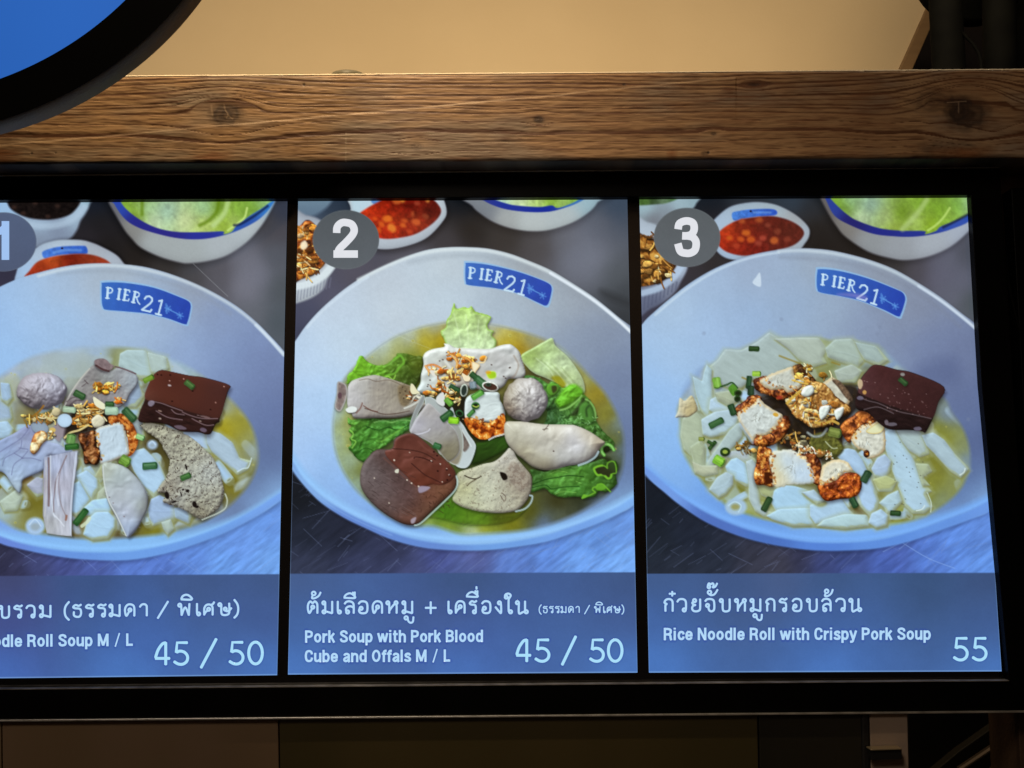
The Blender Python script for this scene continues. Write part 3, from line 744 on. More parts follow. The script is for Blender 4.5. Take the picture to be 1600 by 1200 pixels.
    g.blob([(672, 578), (684, 580), (692, 585), (682, 589), (674, 585)], (222, 212, 210), soft=2)
    flakes(g, [(694, 585, 10, 9), (708, 590, 9, 9), (724, 578, 9, 10), (734, 575, 9, 12), (710, 558, 8, 9), (730, 562, 8, 6)], 74, 11, GARLIC, 2.2, 5.2, idn='fried_garlic_picture', strands=.5)
    g.line([(700, 550), (708, 557), (714, 566), (713, 574)], 1.7, (214, 150, 76), .95, hi=(240, 196, 128))
    g.line([(703, 552), (712, 556), (716, 566)], 1.2, (196, 120, 50), .9)
    g.line([(722, 558), (730, 560), (736, 566), (738, 574)], 1.7, (206, 126, 50), .95, hi=(236, 170, 90))
    g.ell(755, 560, 6, 4.5, (206, 134, 44), ang=-20, rim=.5, rimw=2, shadow=(1, 1, 2, .4)); g.line([(748, 566), (756, 566), (760, 558)], 1.2, (236, 206, 160), .9)
    g.blob([(737, 566), (743, 566), (750, 571), (744, 580), (741, 585), (738, 578)], (238, 220, 196), soft=1.3, shadow=(1, 2, 2, .5), edge=((206, 150, 80), 1, .5))
    g.blob([(722, 583), (730, 587), (734, 582), (735, 592), (731, 596), (725, 594)], (236, 216, 190), soft=1.2, shadow=(1, 2, 2, .5))
    flakes(g, [(684, 603, 9, 6), (694, 610, 10, 6), (672, 615, 8, 3), (704, 618, 7, 8)], 34, 12, GARLIC, 2, 4.6, idn='fried_garlic_picture', strands=.4)
    flakes(g, [(648, 620, 11, 5)], 9, 14, [(196, 120, 56), (220, 170, 110), (232, 222, 210), (120, 66, 30)], 2, 4)
    g.blob([(642, 600), (646, 601), (652, 610), (656, 614), (645, 616), (641, 610)], (226, 214, 186), soft=1.2, shadow=(1, 1, 2, .5))
    g.line([(632, 638), (642, 634), (652, 628), (660, 620)], 1.5, (204, 200, 200), .9)
    # folded tripe
    k = g.newid('tripe_slice_picture')
    g.blob([(706, 636), (712, 650), (724, 664), (732, 678), (742, 692), (743, 702), (736, 722), (728, 731), (716, 730), (710, 722), (720, 705), (716, 690), (704, 672), (698, 655)], (172, 176, 184), idn=k, soft=1.3,
           shadow=(1, 3, 3, .5), c2=(190, 196, 206), edge=((206, 212, 222), 1.4, .5), smooth=True)
    g.blob([(714, 668), (722, 672), (732, 690), (733, 698), (726, 706), (720, 698), (718, 684)], (118, 106, 100), soft=2.5, tex=[(4, .3)])
    g.line([(722, 672), (730, 686), (736, 697)], 1.2, (214, 220, 228), .7)
    g.blob([(660, 618), (664, 624), (654, 645), (645, 668), (640, 674), (641, 660), (648, 640)], (140, 142, 146), idn=k, soft=1.2, edge=((176, 182, 188), 1, .6))
    g.blob([(670, 620), (677, 622), (690, 632), (704, 645), (712, 656), (722, 674), (724, 700), (717, 725), (704, 724), (694, 712), (683, 702), (664, 630)], (158, 162, 168), idn=k, soft=1.2, edge=((196, 202, 210), 1.2, .6),
           anch=[(680, 630, (168, 172, 178)), (705, 650, (150, 152, 156)), (720, 690, (150, 150, 146)), (712, 722, (140, 130, 112))])
    g.blob([(670, 630), (684, 642), (698, 658), (712, 672), (718, 688), (719, 704), (712, 716), (701, 722), (692, 714), (686, 706), (672, 692), (650, 680), (641, 674), (650, 654), (660, 640)], (166, 160, 172), idn=k, soft=1.2,
           anch=[(668, 640, (168, 160, 164)), (655, 665, (172, 166, 184)), (685, 665, (160, 154, 166)), (700, 680, (150, 146, 150)), (680, 690, (158, 152, 152)), (700, 700, (120, 112, 84)), (712, 700, (132, 126, 110)), (695, 712, (112, 108, 84))],
           bump=[(9, .2)], edge=((196, 192, 204), 1.1, .5))
    g.line([(646, 678), (656, 678), (668, 674), (672, 670)], .8, (210, 204, 226), .8)
    g.blob([(684, 618), (692, 613), (695, 622), (694, 634), (686, 632), (681, 626)], (214, 210, 216), idn='garlic_chip_picture', soft=1.2, shadow=(1, 2, 2, .4))
    # crispy pork cube
    k = g.newid('crispy_pork_picture')
    g.blob([(729, 622), (740, 615), (752, 613), (778, 613), (781, 625), (786, 634), (789, 650), (778, 658), (764, 660), (745, 658), (728, 655), (726, 636)], (196, 202, 210), c2=(204, 208, 216), idn=k, soft=1.3, shadow=(2, 3, 4, .6),
           bump=[(6, .35, 3, -12), (12, .15)], vol=(.5, 6), dark=.06)
    g.blob([(725, 656), (733, 652), (745, 655), (758, 660), (766, 660), (778, 652), (787, 646), (790, 660), (790, 676), (781, 681), (768, 684), (757, 687), (745, 684), (733, 672)], (190, 90, 30), idn=k, soft=1.4, shadow=(1, 4, 4, .6),
           fn=fried((98, 34, 10), (176, 78, 20), (220, 132, 46), (250, 216, 140), 5, 1, .06))
    g.line([(764, 687), (774, 682), (788, 678), (790, 672)], 1.2, (206, 206, 212), .9)
    crumbs(g, [(728, 655), (745, 657), (764, 660), (786, 648)], 34, 92)
    # meatball
    k = g.newid('meatball_picture')
    g.ell(821, 624.5, 34.5, 34.5, (168, 158, 162), n=18, idn=k, soft=1.6, rough=2.0, rs=10, shadow=(-1, 4, 6, .6), dark=.10, darkw=6, vol=(.55, 30), gloss=(.12, 16), bump=[(7, 1.3, 1.6, 60), (3, .5)],
          anch=[(795, 610, (140, 128, 114)), (795, 640, (122, 106, 88)), (820, 605, (176, 168, 170)), (840, 615, (182, 174, 182)), (840, 640, (184, 176, 186)), (815, 650, (170, 160, 162)), (825, 625, (180, 172, 178))])
    # pale kidney
    k = g.newid('offal_slice_picture')
    g.blob([(790, 660), (805, 658.5), (818, 659), (851, 663), (886, 663.5), (900, 665), (921, 674), (939, 686), (945.5, 692), (938, 700), (932, 710), (912, 723.5), (886, 728), (869, 733), (851, 734.5), (832, 729), (818, 718), (807, 709.5), (793, 693.5), (788, 677)],
           (180, 172, 168), idn=k, soft=1.3, shadow=(1, 4, 4, .5), dark=.10, darkw=5, vol=(.40, 22), gloss=(.16, 26), bump=[(14, .25), (3, .08)],
           anch=[(800, 670, (176, 168, 156)), (830, 668, (180, 172, 166)), (870, 680, (178, 168, 160)), (915, 680, (184, 172, 160)), (935, 692, (178, 160, 142)), (905, 700, (196, 192, 208)), (880, 712, (186, 182, 188)), (895, 690, (190, 184, 196)),
                 (850, 700, (180, 172, 168)), (850, 728, (160, 150, 128)), (820, 712, (164, 154, 134)), (920, 715, (190, 184, 180))])
    g.line([(850, 672), (854, 668), (857, 664)], .7, (80, 66, 56), .8)
    g.line([(848, 671), (856, 670)], .6, (80, 66, 56), .7)
    g.ell(865, 705, 1, 1, (50, 30, 22))
    g.line([(904, 727), (918, 722), (930, 714), (935, 706)], 1.6, (172, 190, 206), .85)
    # porous liver
    k = g.newid('liver_slice_picture')
    g.blob([(717, 738), (735, 732), (755, 725), (770, 722), (780, 716), (790, 706), (796, 700), (803, 706), (808, 716), (818, 728), (829, 742), (831, 755), (828, 772), (820, 786), (806, 798), (781, 801.5), (755, 800), (735, 796), (718, 790), (707, 780),
            (714, 764), (712, 750)], (184, 176, 158), idn=k, soft=1.2, shadow=(1, 3, 4, .55), dark=.10, vol=(.4, 7), bump=[(3.2, .45), (12, .30)], spots=(2.6, .72, (120, 108, 92), .5),
           anch=[(790, 715, (186, 178, 176)), (735, 745, (178, 172, 156)), (725, 765, (176, 172, 134)), (730, 780, (184, 182, 158)), (760, 770, (194, 192, 178)), (770, 745, (186, 182, 172)), (805, 745, (148, 136, 124)), (812, 765, (150, 138, 126)),
                 (795, 785, (178, 172, 160)), (815, 785, (164, 156, 142))])
    g.blob([(795, 728), (803, 722), (814, 730), (824, 742), (827, 756), (818, 768), (806, 762), (797, 750), (792, 740)], (128, 112, 102), soft=5, alpha=.6, spots=(3, .5, (190, 180, 172), .5), bump=[(4, .7)])
    g.blob([(781, 738), (790, 740), (793, 748), (786, 750)], (24, 18, 14), soft=1.5)
    g.line([(726, 743), (735, 747), (744, 748), (752, 744)], .9, (50, 40, 26), .9)
    g.line([(744, 749), (735, 754), (730, 759)], .8, (70, 60, 36), .8)
    g.line([(784, 770), (790, 776), (788, 783), (782, 774)], .6, (90, 72, 62), .8)
    g.line([(828, 774), (832, 776), (829, 786), (820, 795), (806, 799)], 1.4, (170, 186, 200), .85)
    # pork blood cube
    k = g.newid('blood_cube_picture')
    cube = [(640, 676.5), (652, 680), (669, 694.5), (686, 710), (704, 726), (712.5, 741), (711.5, 764), (699, 777), (686, 789), (668, 806), (656, 817.5), (642, 820.5), (625, 816.5), (599, 801), (576, 780), (563.5, 758), (565, 730), (578, 711), (590, 702.5),
            (612, 700.5), (616, 686), (627, 680)]
    g.blob(cube, (84, 64, 60), idn=k, soft=1.3, shadow=(2, 4, 5, .55), dark=.20, darkw=3, vol=(.45, 9), gloss=(.10, 14), bump=[(6, .35, 2.2, 62), (2.6, .35, 2, 20)],
           anch=[(570, 740, (100, 90, 90)), (585, 735, (96, 86, 86)), (590, 755, (98, 86, 86)), (575, 770, (92, 80, 78)), (605, 770, (98, 84, 84)), (610, 790, (88, 70, 66)), (630, 785, (86, 68, 66)), (640, 812, (104, 64, 52)), (600, 722, (70, 52, 48)), (622, 750, (72, 54, 52)), (640, 772, (84, 62, 62)), (648, 790, (70, 44, 38)),
                 (670, 775, (106, 64, 46)), (690, 765, (110, 72, 50)), (700, 750, (100, 62, 46)), (665, 795, (104, 72, 54)), (650, 805, (98, 66, 50))])
    g.blob([(602, 705), (614, 701), (618, 688), (627, 681), (640, 678), (652, 682), (669, 696), (686, 712), (703, 728), (711, 741), (704, 752), (690, 758), (676, 757), (662, 761), (648, 758), (635, 744), (622, 732), (606, 716)], (96, 50, 38), idn=k, soft=2.2,
           anch=[(640, 690, (84, 44, 36)), (670, 705, (96, 54, 44)), (625, 715, (98, 54, 44)), (650, 730, (104, 58, 46)), (690, 740, (92, 48, 38)), (665, 750, (96, 48, 34)), (700, 745, (86, 46, 36)), (640, 705, (108, 62, 52))], bump=[(16, .35)], vol=(.35, 4), gloss=(.14, 30))
    g.line([(614, 701), (640, 703), (662, 708), (680, 718)], .9, (54, 28, 24), .7)
    g.line([(654, 690), (664, 700), (676, 708)], 1.3, (124, 76, 66), .5, soft=3)
    g.line([(647, 716), (650, 714), (662, 716), (676, 722)], .9, (48, 22, 20), .8)
    g.line([(643, 724), (652, 732), (664, 742), (676, 748), (688, 754)], .9, (60, 30, 26), .8)
    g.line([(600, 716), (614, 728), (628, 742), (640, 752), (650, 760)], 1.2, (120, 76, 66), .5, soft=2)
    R = np.random.RandomState(17)
    for _ in range(34):
        x = 655 + 52 * R.rand(); y = 768 + 30 * R.rand()
        if x + y < 1490 and y > 760:
            g.line([(x, y), (x + R.randn() * 3, y + 5 * R.rand())], .5, (56, 34, 26), .6)
    for _ in range(40):
        t = R.rand(); x = 572 + 72 * t; y = 722 + 70 * R.rand() + 10 * t
        g.line([(x, y), (x + 7 + 5 * R.rand(), y + 4 + 4 * R.rand())], .5, (120, 106, 106) if R.rand() < .5 else (46, 34, 34), .4)
    g.blob([(655, 760), (672, 761), (666, 767), (655, 770)], (158, 146, 174), soft=2, alpha=.85)
    g.blob([(642, 812), (650, 808), (648, 816), (643, 818)], (170, 156, 178), soft=2, alpha=.85)
    g.blob([(618, 734), (623, 733), (622, 739), (617, 738)], (206, 200, 190), soft=1)
    for x, y, r in ((616, 719, 1.4), (585, 747, 1), (608, 786, 1), (698, 733, 1.3), (702, 742, 1.2), (688, 725, 1), (674, 720, 1), (636, 750, 1.2), (643, 755, 1.2), (654, 760, 1.3), (640, 707, .8), (691, 753, .9)):
        g.ell(x, y, r, r, (214, 196, 188), n=8)
    for x, y in ((678, 706), (683, 712), (698, 734), (699, 750), (703, 743), (684, 736)):
        g.ell(x, y, 1.5, 1.3, (34, 14, 14), n=8)
    g.line([(713, 744), (715, 754), (711, 766), (698, 780), (680, 797), (658, 817), (648, 821)], 1.3, (174, 192, 196), .85)
    g.ell(695, 726, 0.1, 0.1, (0, 0, 0), n=6, alpha=0)
    # green onion
    g.cyl(741, 588, 14, 9, 40, (36, 74, 40), (60, 100, 60))
    g.cyl(751, 597, 19, 12, 38, (50, 98, 56), (92, 136, 96))
    g.cyl(746, 617, 19, 9, -32, (84, 156, 62), (132, 196, 96))
    g.blob([(760, 585), (763, 580), (774, 581), (775, 590), (765, 592)], (176, 206, 34), c2=(150, 192, 40), ang=0, idn='scallion_picture', edge=((220, 226, 150), 1, .5))
    g.ell(763, 582, 4, 2.5, (222, 150, 30), alpha=.8, soft=3)
    g.ring(766, 604, 13, 7.5, 14, (206, 206, 206), (70, 46, 36), 2.0, idn='onion_ring_picture')
    g.ring(763, 601, 4.5, 3, 0, (64, 92, 74), (30, 40, 30), 1.4)
    g.ring(725, 610, 6, 10, 8, (190, 196, 190), (40, 52, 46), 1.8, idn='onion_ring_picture')
    g.cyl(739, 602, 10, 10, 80, (118, 134, 148), (150, 164, 176), idn='onion_ring_picture')
    g.cyl(736, 646, 13, 6.5, -45, (60, 120, 56), (100, 160, 84))
    g.ring(743, 634, 6.5, 6, 0, (50, 102, 52), (22, 34, 18), 2.4)
    g.line([(739, 634), (744, 636), (748, 634)], .9, (190, 206, 90), .9)
    g.ring(718, 646, 6.5, 5.5, 20, (44, 88, 50), (18, 26, 14), 2.2)
    g.cyl(698, 650, 19, 11, -36, (36, 80, 42), (80, 124, 78))
    g.cyl(709, 657, 15, 10, 4, (132, 198, 38), (166, 222, 70))
    g.cyl(710, 607, 16, 8, 28, (36, 74, 42), (60, 100, 64))
    g.cyl(701, 628, 13, 8.5, 45, (96, 156, 56), (132, 184, 88))
    g.cyl(683, 697, 11, 9, 20, (46, 96, 54), (80, 132, 90))
    flakes(g, [(706, 616, 8, 6), (714, 626, 6, 5)], 10, 15, GARLIC_PALE, 2, 4)
    # label inside the rim
    bowl_logo(g, lambda x, y: (x, y), [(727.5, 414), (731, 410.5), (764, 414), (807, 424), (842, 436), (858, 443.5), (862, 450), (861, 460), (857, 474), (852, 477.5), (842, 473.5), (807, 457.5), (772, 450), (733, 445.5), (728, 441), (727, 430)])
    g.line([(600, 515), (660, 540), (720, 562)], .4, (200, 205, 210), .3)
    badge(g, 540.5, 374.5, (80, 87, 92), (90, 97, 104))
    finish(g, ((454, 896.5), (992, 894)), [(460, 905, (70, 92, 138)), (720, 905, (62, 84, 126)), (985, 905, (64, 86, 130)), (460, 970, (68, 98, 156)), (700, 960, (68, 88, 140)), (985, 960, (68, 92, 146)),
                                          (460, 1040, (76, 116, 188)), (720, 1045, (74, 112, 184)), (985, 1045, (76, 116, 188)), (720, 1000, (70, 98, 164))], 1)
    return g
# ================================================================ page 1 (left, runs out of the frame)


def page_one():
    g = Page([(-70, 317), (449, 313), (433, 1055), (-107, 1061)])
    table(g, [(-60, 330, (40, 44, 52)), (-40, 420, (50, 50, 64)), (150, 322, (28, 32, 42)), (155, 345, (36, 33, 33)), (160, 390, (34, 30, 28)), (140, 372, (44, 40, 44)), (215, 400, (38, 33, 30)),
              (10, 435, (52, 50, 66)), (0, 455, (60, 58, 78)), (260, 420, (54, 50, 48)), (300, 435, (68, 68, 72)), (340, 450, (84, 84, 92)), (345, 425, (84, 84, 92)), (385, 400, (100, 102, 114)), (378, 450, (112, 112, 126)),
              (400, 430, (108, 110, 126)), (395, 490, (98, 102, 112)), (430, 400, (82, 88, 98)), (440, 330, (50, 56, 72)), (435, 360, (72, 72, 80)), (440, 450, (74, 82, 88)), (435, 500, (76, 86, 94)), (415, 345, (66, 64, 66)),
              (-90, 800, (30, 34, 46)), (-60, 870, (40, 44, 60)), (0, 865, (50, 50, 72)), (20, 890, (54, 54, 82)), (60, 885, (66, 72, 116)), (100, 885, (72, 82, 142)), (150, 882, (78, 94, 164)), (200, 890, (88, 116, 196)),
              (250, 880, (88, 118, 200)), (300, 870, (96, 132, 214)), (370, 850, (104, 142, 222)), (420, 820, (104, 144, 224)), (350, 885, (108, 152, 232)), (425, 880, (112, 156, 232))], seed=2)
    scratches(g, 170, 790, 15, c=(140, 160, 220), al=.36)
    g.blob([(370, 400), (400, 395), (412, 430), (395, 470), (372, 450)], (120, 120, 136), soft=30, alpha=.35)
    # white dish of dark powder
    g.blob([(-40, 300), (143, 300), (141, 317), (134, 333), (126, 345), (120, 360), (108, 374), (85, 382), (40, 388), (-20, 380)], (150, 164, 190), idn='dish_picture', soft=5, dark=.2,
           anch=[(60, 350, (152, 168, 198)), (120, 335, (158, 174, 202)), (90, 362, (124, 134, 160)), (60, 375, (126, 136, 160)), (140, 318, (150, 176, 200)), (5, 318, (150, 178, 220))])
    g.line([(18, 340), (40, 349), (65, 353), (92, 351), (116, 341), (132, 324)], 5, (176, 190, 218), .6, soft=6)
    g.blob([(10, 300), (12, 318), (20, 329), (40, 339), (62, 343), (85, 342.5), (108, 336), (121, 324), (127, 312), (128, 300)], (28, 22, 20), idn='dark_sauce_picture', soft=3.5, tex=[(7, .3), (3, .2)])
    for x, y in ((55, 317), (36, 333), (75, 338), (90, 322), (22, 324)):
        g.ell(x, y, 4, 3, (62, 44, 38), soft=4, alpha=.7)
    # sauce dish
    g.blob([(25, 445), (26, 424), (33, 408), (45, 396), (64, 382.5), (80, 377), (97, 374.5), (127, 375), (145, 379.5), (160, 386), (180, 397), (190, 407), (196, 420), (180, 440), (60, 450)],
           (176, 190, 218), idn='dish_picture', soft=3, dark=.18, darkw=4, shadow=(3, -1, 6, .4),
           anch=[(35, 420, (160, 182, 222)), (60, 392, (168, 180, 208)), (100, 380, (176, 186, 210)), (150, 392, (164, 166, 184)), (180, 404, (168, 172, 192))])
    g.blob([(66, 394), (80, 388), (97, 385), (127, 384), (135, 386), (136, 396), (120, 397), (97, 398), (82, 401), (70, 404)], (74, 118, 208), idn='bowl_label_picture', soft=2.5, tex=[(5, .15)], c2=(50, 90, 190), ang=0)
    g.line([(84, 395), (100, 391), (126, 391)], 2.0, (120, 160, 222), .45, soft=2)
    g.ell(97, 388, 1.8, 1.6, (40, 30, 50))
    g.blob([(38, 436), (46, 423), (56, 411), (67, 405), (82, 401), (97, 398.5), (120, 396.5), (140, 397.5), (157, 402), (172, 411), (180, 430), (60, 450)], (128, 40, 22), idn='chilli_sauce_picture', soft=3,
           anch=[(45, 428, (160, 52, 30)), (70, 415, (146, 44, 22)), (76, 406, (196, 92, 40)), (110, 405, (110, 30, 18)), (140, 402, (134, 52, 30)), (160, 408, (150, 56, 32))], tex=[(6, .18)])
    # salad bowl
    g.blob([(166, 300), (169, 315), (180, 335), (195, 360), (205, 372), (220, 387), (250, 401.5), (280, 410), (296, 411.5), (325, 408), (355, 399), (385, 379), (407, 355), (422, 331), (431, 313), (436, 300)],
           (160, 165, 178), idn='salad_bowl_picture', soft=4, dark=.25, darkw=5, shadow=(-4, 5, 10, .35),
           anch=[(180, 330, (110, 110, 118)), (205, 360, (134, 132, 132)), (240, 380, (160, 162, 170)), (290, 395, (160, 162, 170)), (350, 385, (168, 170, 182)), (400, 355, (176, 178, 190)), (425, 318, (150, 176, 204))])
    g.blob([(172, 300), (178, 318), (195, 342), (217, 356), (250, 366.5), (280, 372.5), (310, 374), (340, 370), (370, 361), (400, 346), (418, 330), (430, 312), (432, 300)], (44, 46, 140), idn='salad_bowl_picture', soft=2.2,
           anch=[(185, 325, (48, 74, 170)), (210, 348, (44, 44, 130)), (260, 367, (48, 44, 130)), (320, 371, (46, 52, 150)), (380, 354, (50, 86, 170)), (425, 318, (56, 120, 196))])
    g.blob([(186, 300), (189, 316), (202, 331), (225, 347), (250, 357.5), (280, 362.5), (320, 362.5), (348, 361.5), (350, 366), (362, 362), (370, 352), (392, 336), (419, 318), (424, 300)], (180, 196, 180), idn='lettuce_leaf_picture', soft=2.4,
           anch=[(197, 322, (128, 168, 52)), (215, 335, (110, 140, 20)), (221, 318, (120, 150, 60)), (228, 325, (176, 204, 190)), (260, 330, (150, 178, 166)), (290, 345, (190, 196, 150)), (240, 345, (196, 206, 180)), (320, 350, (176, 188, 104)),
                 (320, 325, (150, 184, 150)), (345, 325, (104, 140, 34)), (350, 352, (136, 160, 48)), (375, 330, (124, 164, 56)), (395, 325, (110, 150, 46)), (365, 345, (176, 196, 110)), (410, 318, (150, 190, 130))], tex=[(5, .1), (12, .1)])
    for p in ([(342, 316), (338, 332), (324, 346), (312, 352)], [(222, 315), (222, 335)]):
        g.line(p, 2.5, (96, 130, 20), .7, soft=4)
    g.line([(356, 316), (350, 334), (334, 352)], 4, (196, 212, 160), .6, soft=5)
    g.line([(386, 325), (382, 340), (370, 350), (356, 360)], 1.6, (206, 222, 140), .7, soft=2)
    g.line([(418, 322), (398, 337), (376, 350), (366, 352)], 2, (20, 26, 60), .7, soft=3)
    # bowl
    bid = g.newid('soup_bowl_picture')
    g.blob([(0, 448), (30, 435), (60, 426), (90, 418.5), (120, 413.5), (150, 411.5), (180, 412), (220, 416), (250, 423), (280, 433), (310, 445.5), (340, 460.5), (372, 480), (400, 503), (420, 523), (443, 548), (480, 600), (490, 670), (470, 740),
            (437, 782), (400, 806.5), (355, 830.5), (310, 848), (265, 862.5), (220, 872), (180, 875), (120, 872.5), (75, 866), (30, 856.5), (0, 848), (-50, 822), (-90, 780), (-120, 700), (-120, 600), (-90, 520), (-50, 474)],
           (160, 175, 215), idn=bid, soft=1.8, shadow=(0, 3, 7, .35),
           anch=[(0, 500, (150, 178, 228)), (40, 480, (160, 184, 226)), (100, 450, (164, 180, 214)), (100, 500, (158, 184, 228)), (150, 440, (164, 172, 194)), (180, 430, (164, 170, 190)), (200, 510, (160, 180, 216)), (250, 500, (156, 172, 208)),
                 (300, 460, (144, 150, 172)), (300, 540, (140, 158, 204)), (340, 500, (128, 142, 182)), (360, 560, (124, 142, 188)), (400, 560, (116, 130, 174)), (420, 600, (108, 122, 166)), (430, 650, (98, 112, 158)), (425, 720, (84, 98, 140)),
                 (400, 760, (80, 90, 124)), (370, 795, (90, 98, 130)), (340, 815, (96, 108, 150)), (0, 560, (150, 182, 232)), (-60, 640, (140, 176, 236)), (0, 822, (124, 156, 226)), (60, 842, (124, 166, 230)), (150, 850, (130, 176, 236)),
                 (240, 845, (132, 178, 238)), (330, 828, (130, 176, 236)), (400, 790, (140, 178, 240)), (430, 772, (150, 190, 246))], tex=[(3.5, .016), (30, .02)], asm=38)
    lower_rim(g, [(-60, 806), (-20, 826), (20, 840), (60, 848), (110, 854), (170, 856), (230, 852), (280, 843), (330, 828), (370, 812), (405, 794), (445, 768)], (134, 178, 238))
    g.blob([(-60, 818), (0, 838), (30, 848), (75, 857), (120, 862), (180, 863), (220, 859), (265, 850), (310, 836), (355, 818), (400, 794), (445, 766), (445, 779), (437, 783), (400, 807.5), (355, 831.5), (310, 849), (265, 863.5), (220, 873), (180, 876),
            (120, 873.5), (75, 867), (30, 857.5), (0, 849), (-50, 823)], (98, 136, 214), soft=4, alpha=.85, anch=[(0, 845, (100, 124, 210)), (100, 866, (98, 136, 216)), (220, 866, (104, 146, 224)), (330, 838, (106, 148, 226)), (430, 780, (112, 150, 228))])
    g.line([(60, 431), (100, 421), (150, 415), (200, 417), (250, 427), (300, 444), (340, 464), (372, 484), (400, 507), (422, 530), (443, 553)], 2.4, (204, 210, 226), .7, soft=4)
    g.line([(400, 508), (420, 528), (444, 555)], 2.4, (206, 214, 236), .8, soft=3)
    g.line([(90, 428), (150, 423), (210, 428), (270, 444), (320, 464), (360, 490)], 2.5, (136, 142, 160), .30, soft=7)
    # soup
    soup = [(-60, 640), (-30, 605), (0, 588), (22, 572), (40, 562), (60, 554), (105, 544.5), (150, 542), (195, 543.5), (240, 552), (287, 569), (330, 598), (362, 626), (385, 653), (397, 677), (403.5, 705), (401, 730), (389, 756), (370, 779), (352, 796),
            (325, 811.5), (295, 823), (257, 833), (240, 836), (195, 840), (150, 841.5), (112, 840), (67, 834), (30, 828), (0, 812), (-50, 780), (-70, 700)]
    g.blob(soup, (0, 0, 0), idn='broth_picture', soft=8, tex=[(9, .05)], cm=(.98, 1.04, 1.22),
           anch=[(20, 585, (164, 170, 184)), (60, 570, (160, 164, 166)), (60, 578, (168, 164, 140)), (110, 555, (164, 172, 176)), (130, 575, (152, 146, 110)), (150, 552, (160, 168, 172)), (188, 562, (136, 132, 70)), (100, 585, (170, 166, 140)),
                 (20, 600, (150, 144, 110)), (25, 620, (136, 130, 96)), (5, 640, (160, 170, 196)), (30, 650, (134, 124, 76)), (50, 650, (120, 98, 40)), (250, 560, (158, 172, 196)), (280, 575, (156, 166, 160)), (350, 640, (150, 150, 130)),
                 (350, 660, (166, 146, 30)), (372, 665, (150, 136, 40)), (385, 690, (150, 140, 60)), (395, 700, (134, 140, 130)), (350, 672, (168, 144, 22)), (340, 700, (150, 130, 34)), (360, 740, (134, 118, 24)), (365, 760, (124, 110, 24)),
                 (340, 780, (124, 110, 50)), (385, 750, (116, 114, 70)), (350, 795, (112, 112, 90)), (230, 750, (60, 54, 24)), (240, 700, (70, 60, 24)), (230, 690, (80, 66, 26)), (10, 770, (124, 110, 20)), (-5, 760, (120, 104, 20)),
                 (45, 790, (120, 106, 24)), (55, 785, (104, 92, 20)), (30, 790, (156, 156, 110)), (10, 795, (170, 186, 200)), (50, 810, (134, 124, 50)), (140, 745, (140, 140, 110)), (120, 825, (112, 90, 36)), (170, 830, (110, 96, 40)),
                 (190, 830, (86, 70, 40)), (240, 828, (130, 120, 30)), (270, 815, (120, 112, 50)), (300, 815, (120, 114, 60)), (230, 790, (90, 80, 44)), (45, 745, (130, 90, 40)), (210, 720, (80, 70, 40)), (155, 660, (30, 24, 18)), (140, 640, (40, 32, 24))])
    g.line([(403, 707), (401, 732), (389, 757), (370, 780), (350, 797), (325, 812)], .8, (120, 126, 134), .5, soft=1.5)
    droplets(g, soup, 60, 71, None)
    # noodles
    milk(g, (-20, 560, 400, 835), 46, 61, [(168, 180, 200), (176, 184, 188), (160, 174, 204), (170, 172, 160)], soup)
    g.blob([(66, 560), (110, 550), (150, 556), (175, 560), (165, 575), (140, 588), (110, 590), (80, 580)], (162, 172, 182), idn='rice_noodle_picture', soft=6, alpha=.7)
    tubes(g, (-30, 600, 385, 836), 60, 63, soup, wr=(5.5, 8.5), lr=(8, 20))
